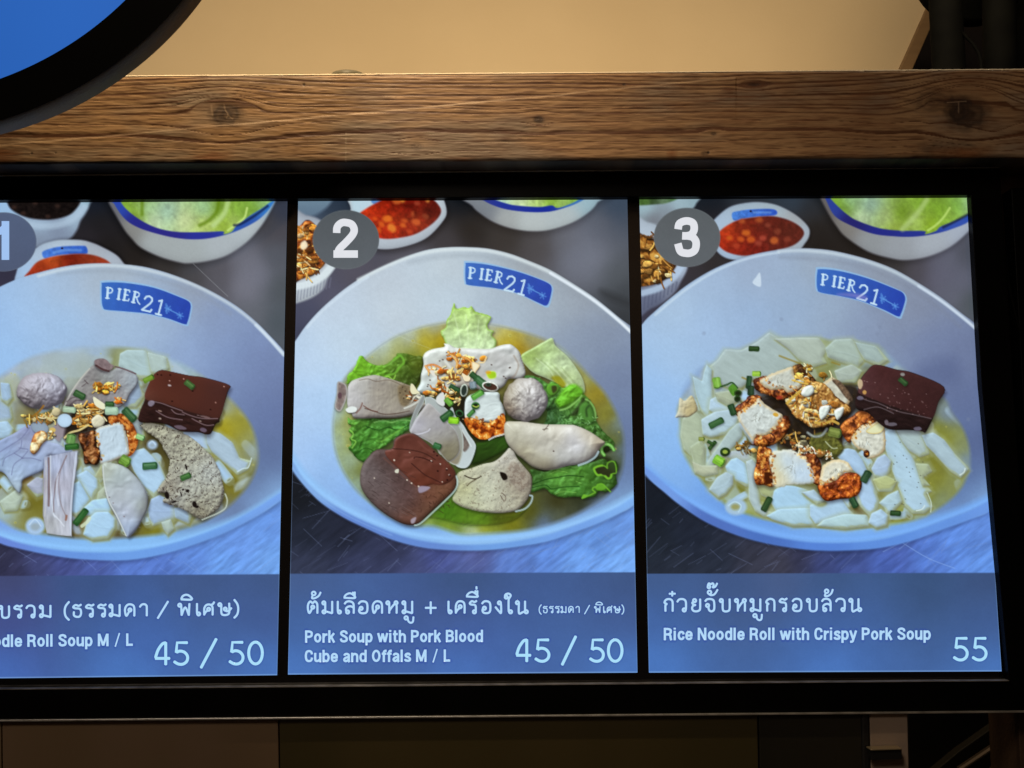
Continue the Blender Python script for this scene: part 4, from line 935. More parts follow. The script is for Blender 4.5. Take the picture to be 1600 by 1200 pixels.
    for pts, c in (([(190, 554), (200, 549), (225, 550), (238, 560), (243, 575), (238, 590), (220, 590), (200, 582), (188, 572)], (160, 178, 198)),
                   ([(232, 552), (258, 560), (262, 575), (250, 585), (238, 580)], (164, 178, 190)),
                   ([(-20, 618), (3, 622), (14, 636), (17, 652), (8, 668), (-20, 672)], (150, 168, 208)), ([(2, 600), (14, 602), (18, 620), (12, 630), (4, 622)], (150, 172, 216)),
                   ([(-20, 664), (10, 660), (19, 670), (16, 681), (-20, 690)], (160, 184, 226)),
                   ([(165, 632), (190, 632), (215, 636), (216, 650), (200, 660), (180, 655)], (150, 178, 218)), ([(190, 618), (215, 600), (222, 620), (212, 634), (196, 634)], (140, 156, 196)),
                   ([(208, 660), (222, 656), (224, 680), (212, 690)], (140, 150, 168)),
                   ([(76, 690), (112, 680), (118, 700), (100, 716), (76, 716)], (156, 166, 202)),
                   ([(114, 716), (124, 724), (130, 738), (118, 752), (112, 740)], (156, 184, 232)), ([(100, 690), (122, 716), (118, 730), (104, 722)], (140, 160, 204)),
                   ([(132, 734), (142, 730), (152, 748), (158, 762), (150, 768), (136, 750)], (160, 184, 226)), ([(160, 728), (176, 726), (166, 742), (158, 752), (150, 744)], (150, 150, 120)),
                   ([(121, 745), (136, 737), (150, 750), (152, 762), (143, 780), (132, 768)], (160, 186, 230)), ([(113, 760), (124, 754), (139, 782), (128, 796), (120, 804), (111, 798)], (158, 188, 238)),
                   ([(156, 770), (168, 756), (164, 778), (152, 782)], (160, 166, 160)),
                   ([(133, 794), (146, 784), (167, 780), (172, 796), (170, 804), (150, 806), (136, 804)], (160, 192, 240)), ([(138, 814), (150, 803), (168, 802), (178, 812), (178, 824), (168, 840), (146, 842), (132, 834), (136, 824)], (160, 190, 238)),
                   ([(44, 758), (58, 748), (66, 750), (68, 770), (58, 774)], (156, 158, 196)), ([(2, 784), (24, 768), (34, 776), (26, 796), (8, 798)], (170, 180, 180)),
                   ([(203, 716), (214, 706), (226, 703), (238, 716), (248, 728), (258, 748), (250, 764), (240, 776), (224, 756), (212, 736)], (164, 190, 236)),
                   ([(234, 796), (238, 782), (250, 776), (262, 784), (275, 796), (276, 806), (262, 812), (240, 820), (235, 808)], (148, 168, 218)), ([(274, 796), (286, 794), (297, 806), (294, 817), (276, 808)], (146, 166, 206)),
                   ([(254, 818), (266, 814), (270, 826), (262, 834), (258, 826)], (160, 172, 180)),
                   ([(288, 677), (308, 673), (325, 684), (330, 706), (318, 704), (296, 688)], (158, 178, 224)), ([(324, 680), (334, 676), (346, 680), (362, 694), (372, 714), (390, 719), (386, 732), (370, 740), (352, 722), (334, 706), (326, 694)], (158, 176, 214)),
                   ([(180, 646), (196, 650), (190, 660), (176, 656)], (150, 170, 206))):
        noodle(g, pts, c)
    g.line([(371, 737), (380, 732), (388, 730), (393, 716)], .9, (206, 220, 236), .8)
    for x, y, r in ((55, 822, 15), (238, 695, 8)):
        g.ell(x, y, r, r * .9, (164, 186, 226), soft=5, idn='rice_noodle_picture'); g.ell(x, y + 1, r * .5, r * .4, (150, 162, 180), soft=5); g.line([(x - r * .6, y - 2), (x, y - r * .7), (x + r * .6, y)], .9, (200, 214, 240), .7)
    # meats
    g.blob([(100, 632), (112, 610), (128, 588), (146, 570), (150, 572), (170, 580), (184, 574), (196, 576), (210, 582), (216, 597), (203, 616), (196, 630), (176, 640), (150, 640), (120, 636)], (146, 142, 150), idn='pork_slice_picture', soft=1.3,
           shadow=(1, 4, 4, .5), dark=.15, bump=[(9, .5), (4, .3)],
           anch=[(112, 618, (160, 154, 160)), (130, 600, (150, 146, 150)), (145, 590, (128, 122, 126)), (165, 590, (156, 160, 170)), (160, 600, (110, 108, 96)), (190, 590, (150, 148, 158)), (205, 595, (160, 168, 186)), (180, 615, (150, 144, 152)),
                 (150, 625, (120, 110, 110)), (165, 622, (150, 142, 148)), (110, 630, (96, 84, 86))])
    g.line([(101, 634), (112, 612), (126, 592), (140, 576)], 1.1, (198, 192, 190), .7)
    for p in ([(104, 628), (112, 622), (122, 620)], [(108, 634), (118, 626), (128, 626)], [(132, 594), (138, 600)], [(128, 604), (136, 598)]):
        g.line(p, .7, (74, 62, 64), .7)
    g.blob([(148, 563), (158, 560), (166, 562), (172, 568), (178, 572), (170, 580), (158, 578), (149, 571)], (128, 110, 114), idn='pork_slice_picture', soft=1.5, shadow=(0, 3, 3, .5), tex=[(5, .2)])
    g.line([(150, 571), (160, 577), (170, 580)], 1.6, (64, 40, 40), .8)
    g.line([(180, 573), (192, 576), (212, 584)], 1.2, (96, 74, 78), .8)
    g.ell(65, 610.5, 39.5, 29, (162, 156, 174), n=18, idn='meatball_picture', soft=1.6, rough=2.0, rs=10, shadow=(1, 4, 5, .5), dark=.08, darkw=6, vol=(.5, 30), gloss=(.10, 16), bump=[(6.5, 1.3, 1.6, 75), (3, .45)],
          anch=[(35, 600, (144, 134, 146)), (40, 625, (134, 124, 132)), (65, 595, (160, 152, 168)), (85, 605, (170, 166, 188)), (90, 620, (158, 152, 172)), (60, 630, (144, 136, 146))])
    g.blob([(-25, 700), (-5, 690), (20, 678), (36, 668), (48, 664), (62, 680), (76, 690), (92, 694), (104, 702), (112, 706), (96, 712), (78, 712), (70, 722), (68, 734), (52, 742), (36, 750), (34, 762), (30, 770), (22, 762), (14, 750), (4, 738), (-20, 730)],
           (150, 158, 194), idn='tripe_slice_picture', soft=1.5, shadow=(1, 4, 4, .45), dark=.12, bump=[(12, .3)],
           anch=[(10, 700, (142, 154, 198)), (40, 690, (150, 156, 192)), (50, 730, (150, 164, 204)), (20, 740, (160, 176, 214)), (80, 700, (158, 166, 202)), (20, 760, (166, 178, 196)), (45, 675, (134, 136, 176)), (0, 725, (150, 168, 206))])
    for p in ([(0, 706), (16, 696), (34, 684), (46, 668)], [(4, 728), (8, 716), (22, 708), (32, 700), (34, 688)], [(18, 742), (22, 726), (34, 716), (44, 704)], [(34, 716), (50, 716), (64, 720)], [(30, 700), (44, 702)], [(22, 708), (36, 716)]):
        g.line(p, .7, (104, 108, 148), .65, soft=1.5)
    k = g.newid('offal_slice_picture')
    g.blob([(69, 714), (78, 712), (121, 704), (120.5, 722), (118, 740), (115, 760), (112.5, 790), (112, 812), (112, 838), (90, 836), (73, 833), (70, 820), (67, 805), (68, 770), (68, 740)], (176, 178, 204), idn=k, smooth=False, soft=1.3, shadow=(3, 2, 4, .5), dark=.1,
           tex=[(3.5, .16, 6, 88)], anch=[(72, 760, (150, 140, 156)), (84, 730, (168, 174, 210)), (84, 780, (180, 186, 216)), (100, 760, (168, 162, 184)), (112, 740, (172, 170, 194)), (110, 800, (176, 172, 194)), (80, 820, (172, 170, 180)), (100, 830, (186, 184, 204))])
    for p, w, c in (([(76, 716), (77, 750), (76, 790)], 1.8, (112, 88, 88)), ([(79, 712), (79, 760), (83, 800), (86, 808)], .9, (214, 218, 240)), ([(104, 712), (96, 730), (88, 750), (84, 780), (84, 800)], .9, (120, 100, 106)),
                    ([(104, 712), (94, 738), (92, 765), (96, 790), (104, 808)], .7, (136, 118, 124)), ([(119, 708), (115, 745), (111, 790), (110, 835)], 1.2, (206, 210, 236)), ([(104, 806), (103, 812)], 1.8, (140, 90, 70)),
                    ([(84, 804), (92, 812), (100, 822)], 1.0, (216, 216, 236)), ([(90, 740), (88, 770), (92, 790)], .8, (208, 206, 226)), ([(72, 720), (72, 780), (70, 806)], .9, (196, 190, 200))):
        g.line(p, w, c, .75, soft=1.6)
    g.ell(62, 668, 14, 10, (146, 158, 182), ang=20, idn='onion_ring_picture', soft=2, dark=.2, shadow=(1, 2, 2, .4))
    g.blob([(82, 668), (92, 660), (104, 668), (105, 680), (96, 684), (92, 690), (84, 682), (78, 674)], (146, 134, 146), soft=2, shadow=(1, 2, 3, .4))
    g.blob([(118, 640), (150, 630), (175, 640), (172, 660), (150, 672), (122, 678), (110, 690), (100, 686), (104, 664)], (30, 22, 18), soft=5, alpha=.85)
    flakes(g, [(60, 652, 12, 5), (75, 648, 12, 7), (80, 655, 8, 6)], 30, 31, GARLIC_PALE, 2, 4.6, idn='fried_garlic_picture')
    flakes(g, [(40, 655, 12, 7)], 8, 36, [(150, 120, 50), (190, 160, 90), (120, 86, 30)], 2, 4)
    g.line([(52, 650), (62, 642), (68, 634)], 1.6, (150, 106, 40), .9); g.line([(78, 650), (86, 640), (84, 636)], 1.5, (214, 196, 160), .9); g.line([(68, 648), (78, 654), (92, 652)], 1.3, (206, 186, 130), .9)
    k = flakes(g, [(132, 640, 12, 9), (150, 640, 10, 9), (145, 655, 18, 10), (120, 652, 8, 8), (128, 660, 12, 8)], 95, 32, GARLIC_PALE + [(214, 130, 40)], 2, 5, idn='fried_garlic_picture', strands=.5)
    g.blob([(146, 620), (156, 626), (166, 634), (162, 640), (152, 636), (147, 630)], (226, 218, 196), soft=1.2, shadow=(1, 2, 2, .5))
    g.blob([(144, 654), (154, 648), (164, 656), (160, 666), (148, 668), (143, 660)], (206, 196, 178), soft=1.2, shadow=(1, 2, 2, .5), bump=[(4, .4)])
    g.line([(101, 684), (110, 676), (124, 672), (138, 664)], 1.6, (196, 172, 112), .95, hi=(230, 210, 160))
    g.ell(88, 644, 7, 7, (188, 172, 140), ang=20, idn='fried_garlic_picture', shadow=(1, 1, 2, .4), bump=[(4, .4)])
    g.ell(101, 657, 11.5, 10.5, (188, 208, 240), idn='onion_ring_picture', soft=1.5, dark=.16, shadow=(1, 2, 3, .5))
    k = flakes(g, [(152, 605, 7, 6), (162, 608, 10, 5), (178, 603, 9, 6)], 34, 33, [(214, 160, 60), (186, 116, 34), (226, 190, 110), (170, 96, 30)], 2.2, 4.6, idn='fried_garlic_picture', strands=.25)
    flakes(g, [(185, 624, 4, 7)], 7, 34, GARLIC, 2, 4)
    g.ell(82, 672, 5, 4, (206, 172, 100)); flakes(g, [(82, 680, 4, 8)], 6, 38, GARLIC_PALE, 2, 3.4)
    g.blob([(49, 690), (54, 678), (64, 673), (72, 676), (74, 686), (66, 694), (60, 704), (53, 710), (47, 704)], (220, 196, 166), idn='fried_garlic_picture', soft=1.3, shadow=(1, 2, 3, .45), vol=(.7, 5), bump=[(4.5, .9)], gloss=(.16, 18), fn=fried((150, 84, 40), (196, 140, 80), (226, 200, 160), (244, 232, 214), 7, 4, .04))
    # crispy pork
    k = g.newid('crispy_pork_picture')
    g.blob([(169, 652), (178, 648), (190, 646), (198, 650), (206, 660), (212, 672), (216, 687), (213, 700), (207, 710), (200, 712), (200, 690), (195, 668), (186, 660), (172, 662)], (150, 90, 40), idn=k, soft=1.4, shadow=(2, 3, 4, .5),
           fn=fried((110, 48, 16), (176, 90, 34), (214, 140, 66), (246, 216, 150), 5, 2, .07))
    g.blob([(151, 670), (168, 664), (187, 660.5), (194, 668), (198, 684), (202, 705), (199, 711), (186, 716), (172, 722), (158, 725), (155, 715), (150, 700), (148, 684)], (182, 194, 214), c2=(190, 202, 224), idn=k, soft=1.3,
           vol=(.45, 6), bump=[(5, .45, 3, 84), (10, .2)], edge=((200, 170, 126), 2.0, .4), dark=.05)
    g.blob([(123, 679), (132, 676), (148, 673), (150, 684), (155, 700), (157, 714), (152, 726), (140, 725), (132, 724), (130, 706), (124, 690)], (70, 36, 18), idn=k, soft=1.4, shadow=(1, 3, 3, .5), vol=(.7, 5), bump=[(4.5, .9)], gloss=(.16, 18), fn=fried((44, 22, 12), (110, 58, 26), (160, 106, 60), (226, 200, 160), 6, 3, 0.0))
    crumbs(g, [(150, 674), (154, 694), (156, 722)], 26, 90); crumbs(g, [(170, 662), (190, 658), (200, 676), (204, 704)], 26, 91)
    # kidney slice
    g.blob([(160, 725), (180, 724.5), (195, 729), (206, 738), (222, 756), (231, 776), (230, 795), (224, 808), (214, 826), (201, 839.5), (196, 835), (188, 820), (178, 802), (168, 783), (163, 760)], (170, 172, 188), idn='offal_slice_picture', soft=1.3,
           shadow=(3, 3, 4, .45), dark=.08, vol=(.4, 14), gloss=(.12, 24), bump=[(14, .25)], anch=[(168, 735, (160, 162, 156)), (185, 745, (164, 172, 182)), (190, 770, (170, 172, 186)), (215, 770, (164, 170, 190)), (200, 800, (168, 170, 194)), (205, 825, (164, 176, 212)), (225, 790, (156, 160, 160))])
    g.line([(161, 728), (163, 755), (170, 783), (182, 805), (197, 837)], .9, (206, 208, 214), .85)
    for x, y in ((171, 777), (177, 786), (194, 807), (218, 824)):
        g.ell(x, y, 1.4, .9, (110, 92, 96), alpha=.7)
    # porous liver
    k = g.newid('liver_slice_picture')
    g.blob([(218, 664), (235, 661), (257, 665), (280, 674), (302, 686), (325, 707), (334, 718), (344, 738), (349, 760), (349.5, 775), (345, 790), (337, 799), (327, 806), (317, 811.5), (306, 808), (292, 799), (280, 793), (257, 785.5), (255, 780), (262, 776), (258, 771),
            (247, 769.5), (247, 763), (257, 751), (263, 737), (265, 719), (257, 704), (250, 690), (236, 679), (224, 670)], (162, 156, 146), idn=k, soft=1.2, rough=1.0, rs=4, shadow=(1, 4, 4, .5), dark=.12,
           vol=(.4, 8), bump=[(3.4, 1.5, 1.5, 60), (9, .5)], spots=(2.4, .68, (64, 54, 44), .7),
           anch=[(240, 668, (168, 162, 146)), (270, 700, (156, 152, 140)), (310, 700, (166, 162, 152)), (330, 740, (170, 170, 172)), (335, 780, (156, 152, 142)), (300, 760, (170, 168, 164)), (280, 775, (160, 158, 156)), (310, 800, (134, 128, 112)), (265, 765, (150, 142, 130))])
    for x, y, rx, ry in ((261, 774, 3.5, 6), (293, 767, 3, 2.6), (304, 788, 3.5, 5), (308, 792, 3, 2), (291, 730, 1.4, 5), (286, 765, 2, 1.5), (272, 784, 4, 1.8), (283, 772, 1, 4)):
        g.ell(x, y, rx, ry, (26, 20, 18), ang=-15, soft=1.4)
    g.line([(352, 772), (355, 782), (352, 794), (340, 802), (326, 808), (316, 812)], 1.1, (196, 200, 196), .8)
    # blood cube
    k = g.newid('blood_cube_picture')
    g.blob([(239, 587), (250, 578.5), (262, 579.5), (295, 586.5), (320, 590), (358, 601.5), (356, 613), (344, 652), (343, 659), (337, 663), (330, 677), (322, 679), (310, 675.5), (283, 674), (262, 664), (245, 661), (218, 659), (218, 645), (226, 625), (229, 610)], (44, 26, 24),
           idn=k, soft=1.3, shadow=(1, 5, 6, .5), bump=[(5, .8, 3, 14)], tex=[(5, .3, 3, 14)])
    g.blob([(239, 587.5), (250, 579), (262, 580), (295, 587), (320, 591), (357.5, 602), (354.5, 614), (343.5, 652), (325, 650.5), (295, 643), (265, 633), (245, 627), (232, 626), (226, 620), (229, 608)], (76, 40, 33), idn=k, soft=1.5,
           anch=[(240, 600, (86, 44, 34)), (270, 590, (76, 38, 30)), (300, 610, (80, 42, 34)), (340, 610, (72, 40, 36)), (330, 640, (74, 40, 34)), (260, 625, (84, 44, 34)), (232, 618, (96, 56, 46))], rim=.15)
    for p in ([(236, 627), (252, 630), (268, 636), (285, 642)], [(285, 644), (300, 650), (318, 654), (340, 654)], [(268, 640), (275, 646), (288, 648)], [(244, 642), (262, 652), (285, 656)], [(300, 654), (320, 664), (334, 664)]):
        g.line(p, .8, (136, 112, 118), .75)
    for x, y, rx, ry, c in ((236, 630, 5, 4.5, (140, 130, 150)), (282, 668, 10, 3, (110, 96, 110)), (318, 672, 5, 3, (110, 96, 116)), (250, 642, 3, 1.2, (180, 150, 140)), (250, 654, 2, 1.2, (180, 160, 150)), (313, 658, 2, 1.2, (170, 150, 140)), (318, 651, 10, 1.3, (130, 104, 104)), (265, 602, 2.6, 1.6, (200, 190, 200))):
        g.ell(x, y, rx, ry, c, ang=12, soft=1.6, alpha=.85, rough=1)
    for x, y in ((252, 586), (246, 585), (266, 586), (269, 627), (329, 640), (301, 611)):
        g.ell(x, y, 1.5, 1.2, (36, 14, 14), n=8)
    for x, y in ((265, 595), (337, 629), (350, 604), (287, 592)):
        g.ell(x, y, 1.1, .9, (190, 140, 130), n=8)
    # green onion
    g.cyl(124, 617, 17, 10, 28, (50, 86, 48), (84, 120, 76)); g.cyl(171, 632, 12, 9, 0, (46, 84, 44), (76, 116, 70)); g.cyl(202, 648, 23, 12, 46, (46, 84, 50), (88, 126, 84))
    g.cyl(111, 686, 13, 14, -80, (96, 140, 76), (130, 172, 104)); g.cyl(112, 698, 20, 9, -6, (44, 92, 38), (70, 128, 60))
    g.cyl(108, 640, 18, 9, 6, (168, 190, 168), (190, 208, 188), end=(120, 150, 120)); g.cyl(174, 642, 18, 12, 2, (164, 190, 172), (186, 206, 190), end=(130, 160, 130))
    g.cyl(219, 683, 12, 8, 20, (136, 184, 120), (180, 212, 170)); g.cyl(296, 601, 15, 9, 38, (62, 98, 50), (96, 134, 76)); g.cyl(232, 592, 16, 8, -28, (104, 142, 44), (130, 164, 66), shadow=False)
    g.cyl(234, 728, 21, 11, -4, (52, 98, 62), (100, 142, 104)); g.cyl(290, 745, 15, 9, -22, (54, 98, 48), (90, 136, 76)); g.cyl(126, 808, 28, 10, -52, (42, 86, 42), (66, 116, 62)); g.cyl(195, 720, 14, 15, 30, (104, 146, 56), (136, 176, 84))
    g.line([(128, 822), (136, 816), (140, 810)], 2.6, (206, 212, 190), .85)
    bowl_logo(g, lambda x, y: (x - 566.5, y + 31.3), [(159, 446), (162, 441.5), (195, 442), (240, 449.5), (280, 464), (294, 470.5), (298, 477), (297, 487), (293, 503), (288, 506.5), (262, 497.5), (230, 490), (195, 486.5), (166, 484), (161, 480), (159, 470)])
    g.line([(302, 412), (325, 434), (342, 450), (356, 463)], .4, (170, 172, 180), .5)
    badge(g, 5, 378, (84, 96, 124), (80, 90, 116))
    finish(g, ((0, 900), (437, 897)), [(-60, 920, (66, 70, 110)), (10, 905, (68, 74, 112)), (150, 910, (62, 84, 130)), (300, 905, (66, 88, 134)), (425, 905, (64, 86, 130)), (0, 970, (68, 80, 138)), (200, 970, (66, 94, 152)), (425, 965, (68, 92, 148)),
                                       (0, 1045, (72, 106, 182)), (200, 1045, (76, 118, 192)), (425, 1045, (74, 114, 186)), (220, 1000, (70, 102, 172))], 2)
    return g


# ================================================================ page 3 (right)


def page_three():
    g = Page([(999, 307), (1515, 305), (1565, 1049), (1014, 1051)])
    table(g, [(1100, 315, (30, 34, 40)), (1110, 325, (28, 30, 36)), (1160, 312, (46, 50, 56)), (1240, 315, (52, 62, 74)), (1265, 330, (44, 46, 50)), (1275, 360, (34, 31, 29)), (1285, 390, (30, 27, 25)), (1330, 390, (32, 29, 27)), (1360, 402, (40, 36, 34)),
              (1400, 420, (54, 52, 52)), (1430, 425, (74, 72, 80)), (1470, 430, (96, 96, 114)), (1500, 440, (96, 98, 116)), (1480, 400, (94, 96, 112)), (1510, 400, (74, 78, 88)), (1515, 470, (76, 84, 88)), (1490, 460, (98, 100, 116)),
              (1110, 410, (44, 42, 44)), (1080, 420, (52, 50, 56)), (1060, 440, (50, 49, 58)), (1010, 500, (58, 58, 74)), (1020, 790, (24, 29, 38)), (1030, 850, (32, 38, 48)), (1080, 840, (34, 40, 54)), (1060, 885, (42, 48, 62)), (1120, 870, (40, 46, 60)),
              (1180, 880, (54, 56, 70)), (1220, 880, (62, 62, 76)), (1250, 870, (52, 54, 78)), (1290, 880, (60, 70, 118)), (1330, 870, (56, 68, 116)), (1330, 890, (74, 92, 160)), (1380, 880, (74, 98, 176)), (1400, 862, (76, 96, 172)),
              (1450, 870, (88, 122, 208)), (1500, 850, (94, 132, 216)), (1540, 825, (100, 138, 222)), (1540, 885, (100, 142, 226))], seed=3)
    scratches(g, 150, 790, 25, c=(125, 140, 185), al=.38)
    for p in ([(1405, 858), (1440, 832), (1475, 812), (1520, 790)], [(1410, 848), (1450, 872), (1492, 888)], [(1380, 862), (1432, 836), (1500, 805)]):
        g.line(p, .7, (140, 168, 232), .5)
    # green herb dish
    g.blob([(985, 295), (1095, 295), (1088, 318), (1080, 328), (1060, 342), (1040, 350), (985, 350)], (146, 156, 170), idn='dish_picture', soft=4, anch=[(1010, 325, (156, 178, 196)), (1060, 322, (158, 178, 196)), (1085, 315, (140, 160, 176)), (1020, 342, (110, 112, 122)), (1050, 335, (124, 130, 144))])
    g.blob([(985, 295), (1066, 295), (1060, 309), (1046, 316), (1030, 319), (985, 319)], (60, 96, 40), idn='lettuce_leaf_picture', soft=3, anch=[(1008, 310, (80, 116, 50)), (1026, 312, (24, 34, 18)), (1038, 312, (150, 176, 150)), (1052, 308, (58, 104, 40))], tex=[(5, .2)])
    # fluted shallot dish
    g.blob([(985, 346), (1012, 347), (1035, 356), (1060, 380), (1073, 402), (1074, 420), (1064, 440), (1056, 455), (1040, 470), (1018, 482), (985, 490)], (160, 166, 186), idn='dish_picture', soft=4, dark=.25, darkw=8,
           anch=[(1010, 352, (176, 184, 206)), (1060, 420, (172, 182, 210)), (1020, 475, (96, 104, 130)), (1050, 450, (120, 126, 150))])
    for i in range(9):
        x = 1007 + i * 6.2
        g.line([(x + 1, 462 - i * 2.6), (x - 1, 484 - i * 4)], .9, (74, 82, 106), .6, soft=2.5)
    g.line([(1004, 458), (1030, 450), (1052, 434), (1066, 414)], 5, (176, 190, 222), .8, soft=4)
    g.blob([(985, 362), (1003, 366), (1013, 372), (1028, 374), (1046, 386), (1058, 404), (1057, 415), (1045, 432), (1028, 443), (1003, 448), (985, 448)], (120, 80, 30), idn='fried_shallot_picture', soft=2.5,
           fn=fried((52, 30, 10), (140, 86, 32), (206, 150, 70), (238, 214, 160), 8, 5, .03))
    flakes(g, [(1020, 400, 24, 34), (1025, 425, 26, 18)], 64, 41, [(176, 126, 60), (206, 156, 80), (120, 76, 28), (78, 48, 18), (226, 200, 150)], 2.5, 6, strands=.6)
    # chilli sauce
    g.blob([(1112, 352), (1117, 342), (1139, 324), (1165, 317), (1191, 316), (1217, 321.5), (1244, 336), (1262, 353), (1265, 366), (1258, 380), (1240, 396), (1180, 408), (1147, 406), (1130, 401), (1118, 390), (1108, 372)], (166, 174, 196), idn='dish_picture', soft=3, dark=.15,
           anch=[(1125, 350, (164, 178, 206)), (1165, 323, (158, 170, 192)), (1210, 326, (160, 170, 188)), (1240, 345, (158, 158, 168)), (1262, 365, (160, 168, 188)), (1140, 400, (160, 176, 208)), (1180, 402, (134, 140, 156))], shadow=(2, 2, 6, .35))
    g.blob([(1144, 333), (1155, 329.5), (1175, 327), (1209, 327), (1212, 336), (1182, 338.5), (1165, 341), (1147, 344.5)], (72, 124, 208), c2=(46, 84, 190), ang=0, idn='bowl_label_picture', soft=2.2, tex=[(4, .16)])
    g.line([(1178, 332), (1204, 332)], 1.6, (120, 158, 220), .5, soft=2); g.ell(1173, 330, 1.8, 1.6, (34, 26, 50))
    g.blob([(1118, 372), (1126, 360), (1139, 350.5), (1156, 343), (1182, 339), (1209, 338), (1235, 345), (1253, 357), (1255, 369), (1238, 384), (1200, 393.5), (1165, 399.5), (1139, 395), (1124, 385)], (120, 36, 20), idn='chilli_sauce_picture', soft=3,
           anch=[(1128, 375, (176, 44, 22)), (1132, 360, (196, 66, 28)), (1160, 355, (110, 34, 20)), (1200, 350, (92, 32, 24)), (1235, 360, (84, 34, 26)), (1180, 385, (110, 26, 20)), (1210, 378, (96, 34, 26)), (1150, 392, (130, 32, 20))], tex=[(6, .2), (3, .1)])
    for x, y, r, c in ((1166, 364, 6, (200, 100, 36)), (1173, 374, 6, (196, 88, 34)), (1158, 374, 5, (196, 84, 34)), (1186, 344, 5, (166, 80, 40)), (1210, 376, 6, (192, 96, 44)), (1192, 372, 5, (170, 70, 52)), (1160, 346, 4, (170, 80, 40)), (1215, 362, 5, (126, 58, 40)),
                       (1230, 374, 5, (130, 56, 40)), (1185, 380, 5, (150, 62, 46)), (1150, 384, 5, (170, 60, 36)), (1140, 372, 4, (196, 90, 30)), (1200, 352, 4, (134, 60, 44))):
        g.ell(x, y, r * 1.1, r * .85, c, soft=4.5, alpha=.85, rough=1.2)
    # salad bowl
    g.blob([(1278, 295), (1281, 308), (1295, 335), (1306, 352), (1321, 370), (1356, 393), (1391, 403.5), (1417, 406.5), (1452, 400.5), (1487, 384.5), (1518, 357), (1540, 330), (1545, 295)], (150, 152, 162), idn='salad_bowl_picture', soft=4, dark=.22, darkw=5,
           shadow=(-4, 5, 10, .35), anch=[(1295, 325, (104, 100, 100)), (1320, 355, (124, 120, 118)), (1360, 380, (140, 142, 150)), (1400, 392, (146, 148, 160)), (1460, 382, (160, 162, 178)), (1505, 360, (160, 164, 186))])
    g.blob([(1284, 295), (1290, 311), (1304, 337), (1330, 352.5), (1365, 365.5), (1400, 369.5), (1425, 370), (1452, 367), (1487, 358), (1520, 340), (1530, 295)], (34, 42, 130), idn='salad_bowl_picture', soft=2.2,
           anch=[(1297, 325, (46, 66, 150)), (1330, 348, (34, 34, 104)), (1380, 364, (34, 42, 130)), (1430, 366, (36, 50, 140)), (1500, 346, (50, 80, 170))])
    g.blob([(1292, 295), (1297, 309), (1312, 325), (1325, 336), (1339, 344.5), (1374, 356.5), (1409, 360.5), (1444, 361), (1446, 366), (1462, 361), (1470, 354), (1492, 345), (1516, 331), (1518, 295)], (170, 186, 170), idn='lettuce_leaf_picture', soft=2.4,
           anch=[(1308, 318, (120, 160, 40)), (1320, 325, (100, 136, 24)), (1326, 315, (150, 184, 160)), (1360, 320, (140, 166, 158)), (1345, 340, (180, 192, 164)), (1385, 340, (160, 176, 120)), (1400, 355, (140, 160, 60)), (1410, 335, (100, 136, 24)),
                 (1430, 345, (170, 190, 110)), (1440, 320, (120, 158, 50)), (1470, 330, (112, 150, 40)), (1455, 350, (120, 150, 30)), (1480, 340, (140, 176, 70)), (1500, 320, (110, 156, 50)), (1512, 318, (170, 200, 170))], tex=[(5, .1), (12, .1)])
    g.line([(1448, 312), (1436, 330), (1420, 348), (1410, 358)], 4, (176, 194, 130), .6, soft=5); g.line([(1484, 325), (1474, 340), (1462, 352), (1450, 360)], 1.8, (190, 212, 120), .7, soft=2)
    g.line([(1516, 333), (1496, 344), (1474, 355)], 2, (18, 24, 50), .7, soft=3)
    # bowl
    bid = g.newid('soup_bowl_picture')
    g.blob([(1004, 506), (1025, 485), (1051, 463), (1077, 443), (1112, 422), (1147, 407), (1182, 396.5), (1217, 390.5), (1252, 388), (1278, 389), (1300, 391.5), (1330, 398), (1365, 408), (1400, 422), (1435, 442), (1470, 464.5), (1505, 491.5), (1524, 506), (1560, 545),
            (1580, 640), (1572, 740), (1549, 795), (1515, 811.5), (1480, 824), (1427, 843.5), (1375, 855.5), (1322, 859.5), (1280, 859.5), (1246, 856.5), (1198, 848.5), (1151, 835.5), (1103, 815), (1064, 789.5), (1040, 770), (1010, 742), (985, 690), (975, 600), (985, 540)],
           (150, 165, 205), idn=bid, soft=1.8, shadow=(0, 3, 7, .35),
           anch=[(1060, 480, (166, 184, 216)), (1100, 450, (156, 172, 206)), (1100, 500, (158, 180, 222)), (1180, 420, (150, 160, 190)), (1200, 450, (152, 166, 198)), (1180, 490, (150, 172, 214)), (1240, 480, (146, 164, 200)), (1280, 410, (150, 158, 180)),
                 (1300, 490, (150, 164, 194)), (1380, 430, (140, 146, 166)), (1400, 500, (128, 138, 168)), (1350, 510, (132, 144, 178)), (1430, 480, (128, 134, 158)), (1450, 540, (114, 126, 166)), (1500, 560, (106, 116, 152)), (1520, 620, (96, 108, 148)),
                 (1530, 700, (84, 96, 138)), (1520, 750, (76, 90, 130)), (1490, 785, (80, 92, 130)), (1060, 560, (162, 186, 226)), (1030, 620, (150, 182, 234)), (1040, 700, (140, 178, 236)), (1060, 750, (128, 168, 232)), (1100, 790, (108, 150, 224)),
                 (1150, 815, (104, 146, 222)), (1200, 833, (104, 146, 222)), (1280, 838, (120, 164, 234)), (1350, 838, (124, 168, 234)), (1420, 822, (120, 164, 234)), (1490, 798, (128, 170, 238)), (1540, 775, (146, 186, 246))], tex=[(3.5, .016), (30, .02)], asm=38)
    lower_rim(g, [(1000, 722), (1030, 750), (1064, 772), (1103, 794), (1151, 815), (1198, 829), (1246, 838), (1300, 841), (1360, 838), (1420, 827), (1470, 810), (1515, 793), (1560, 772)], (116, 160, 234))
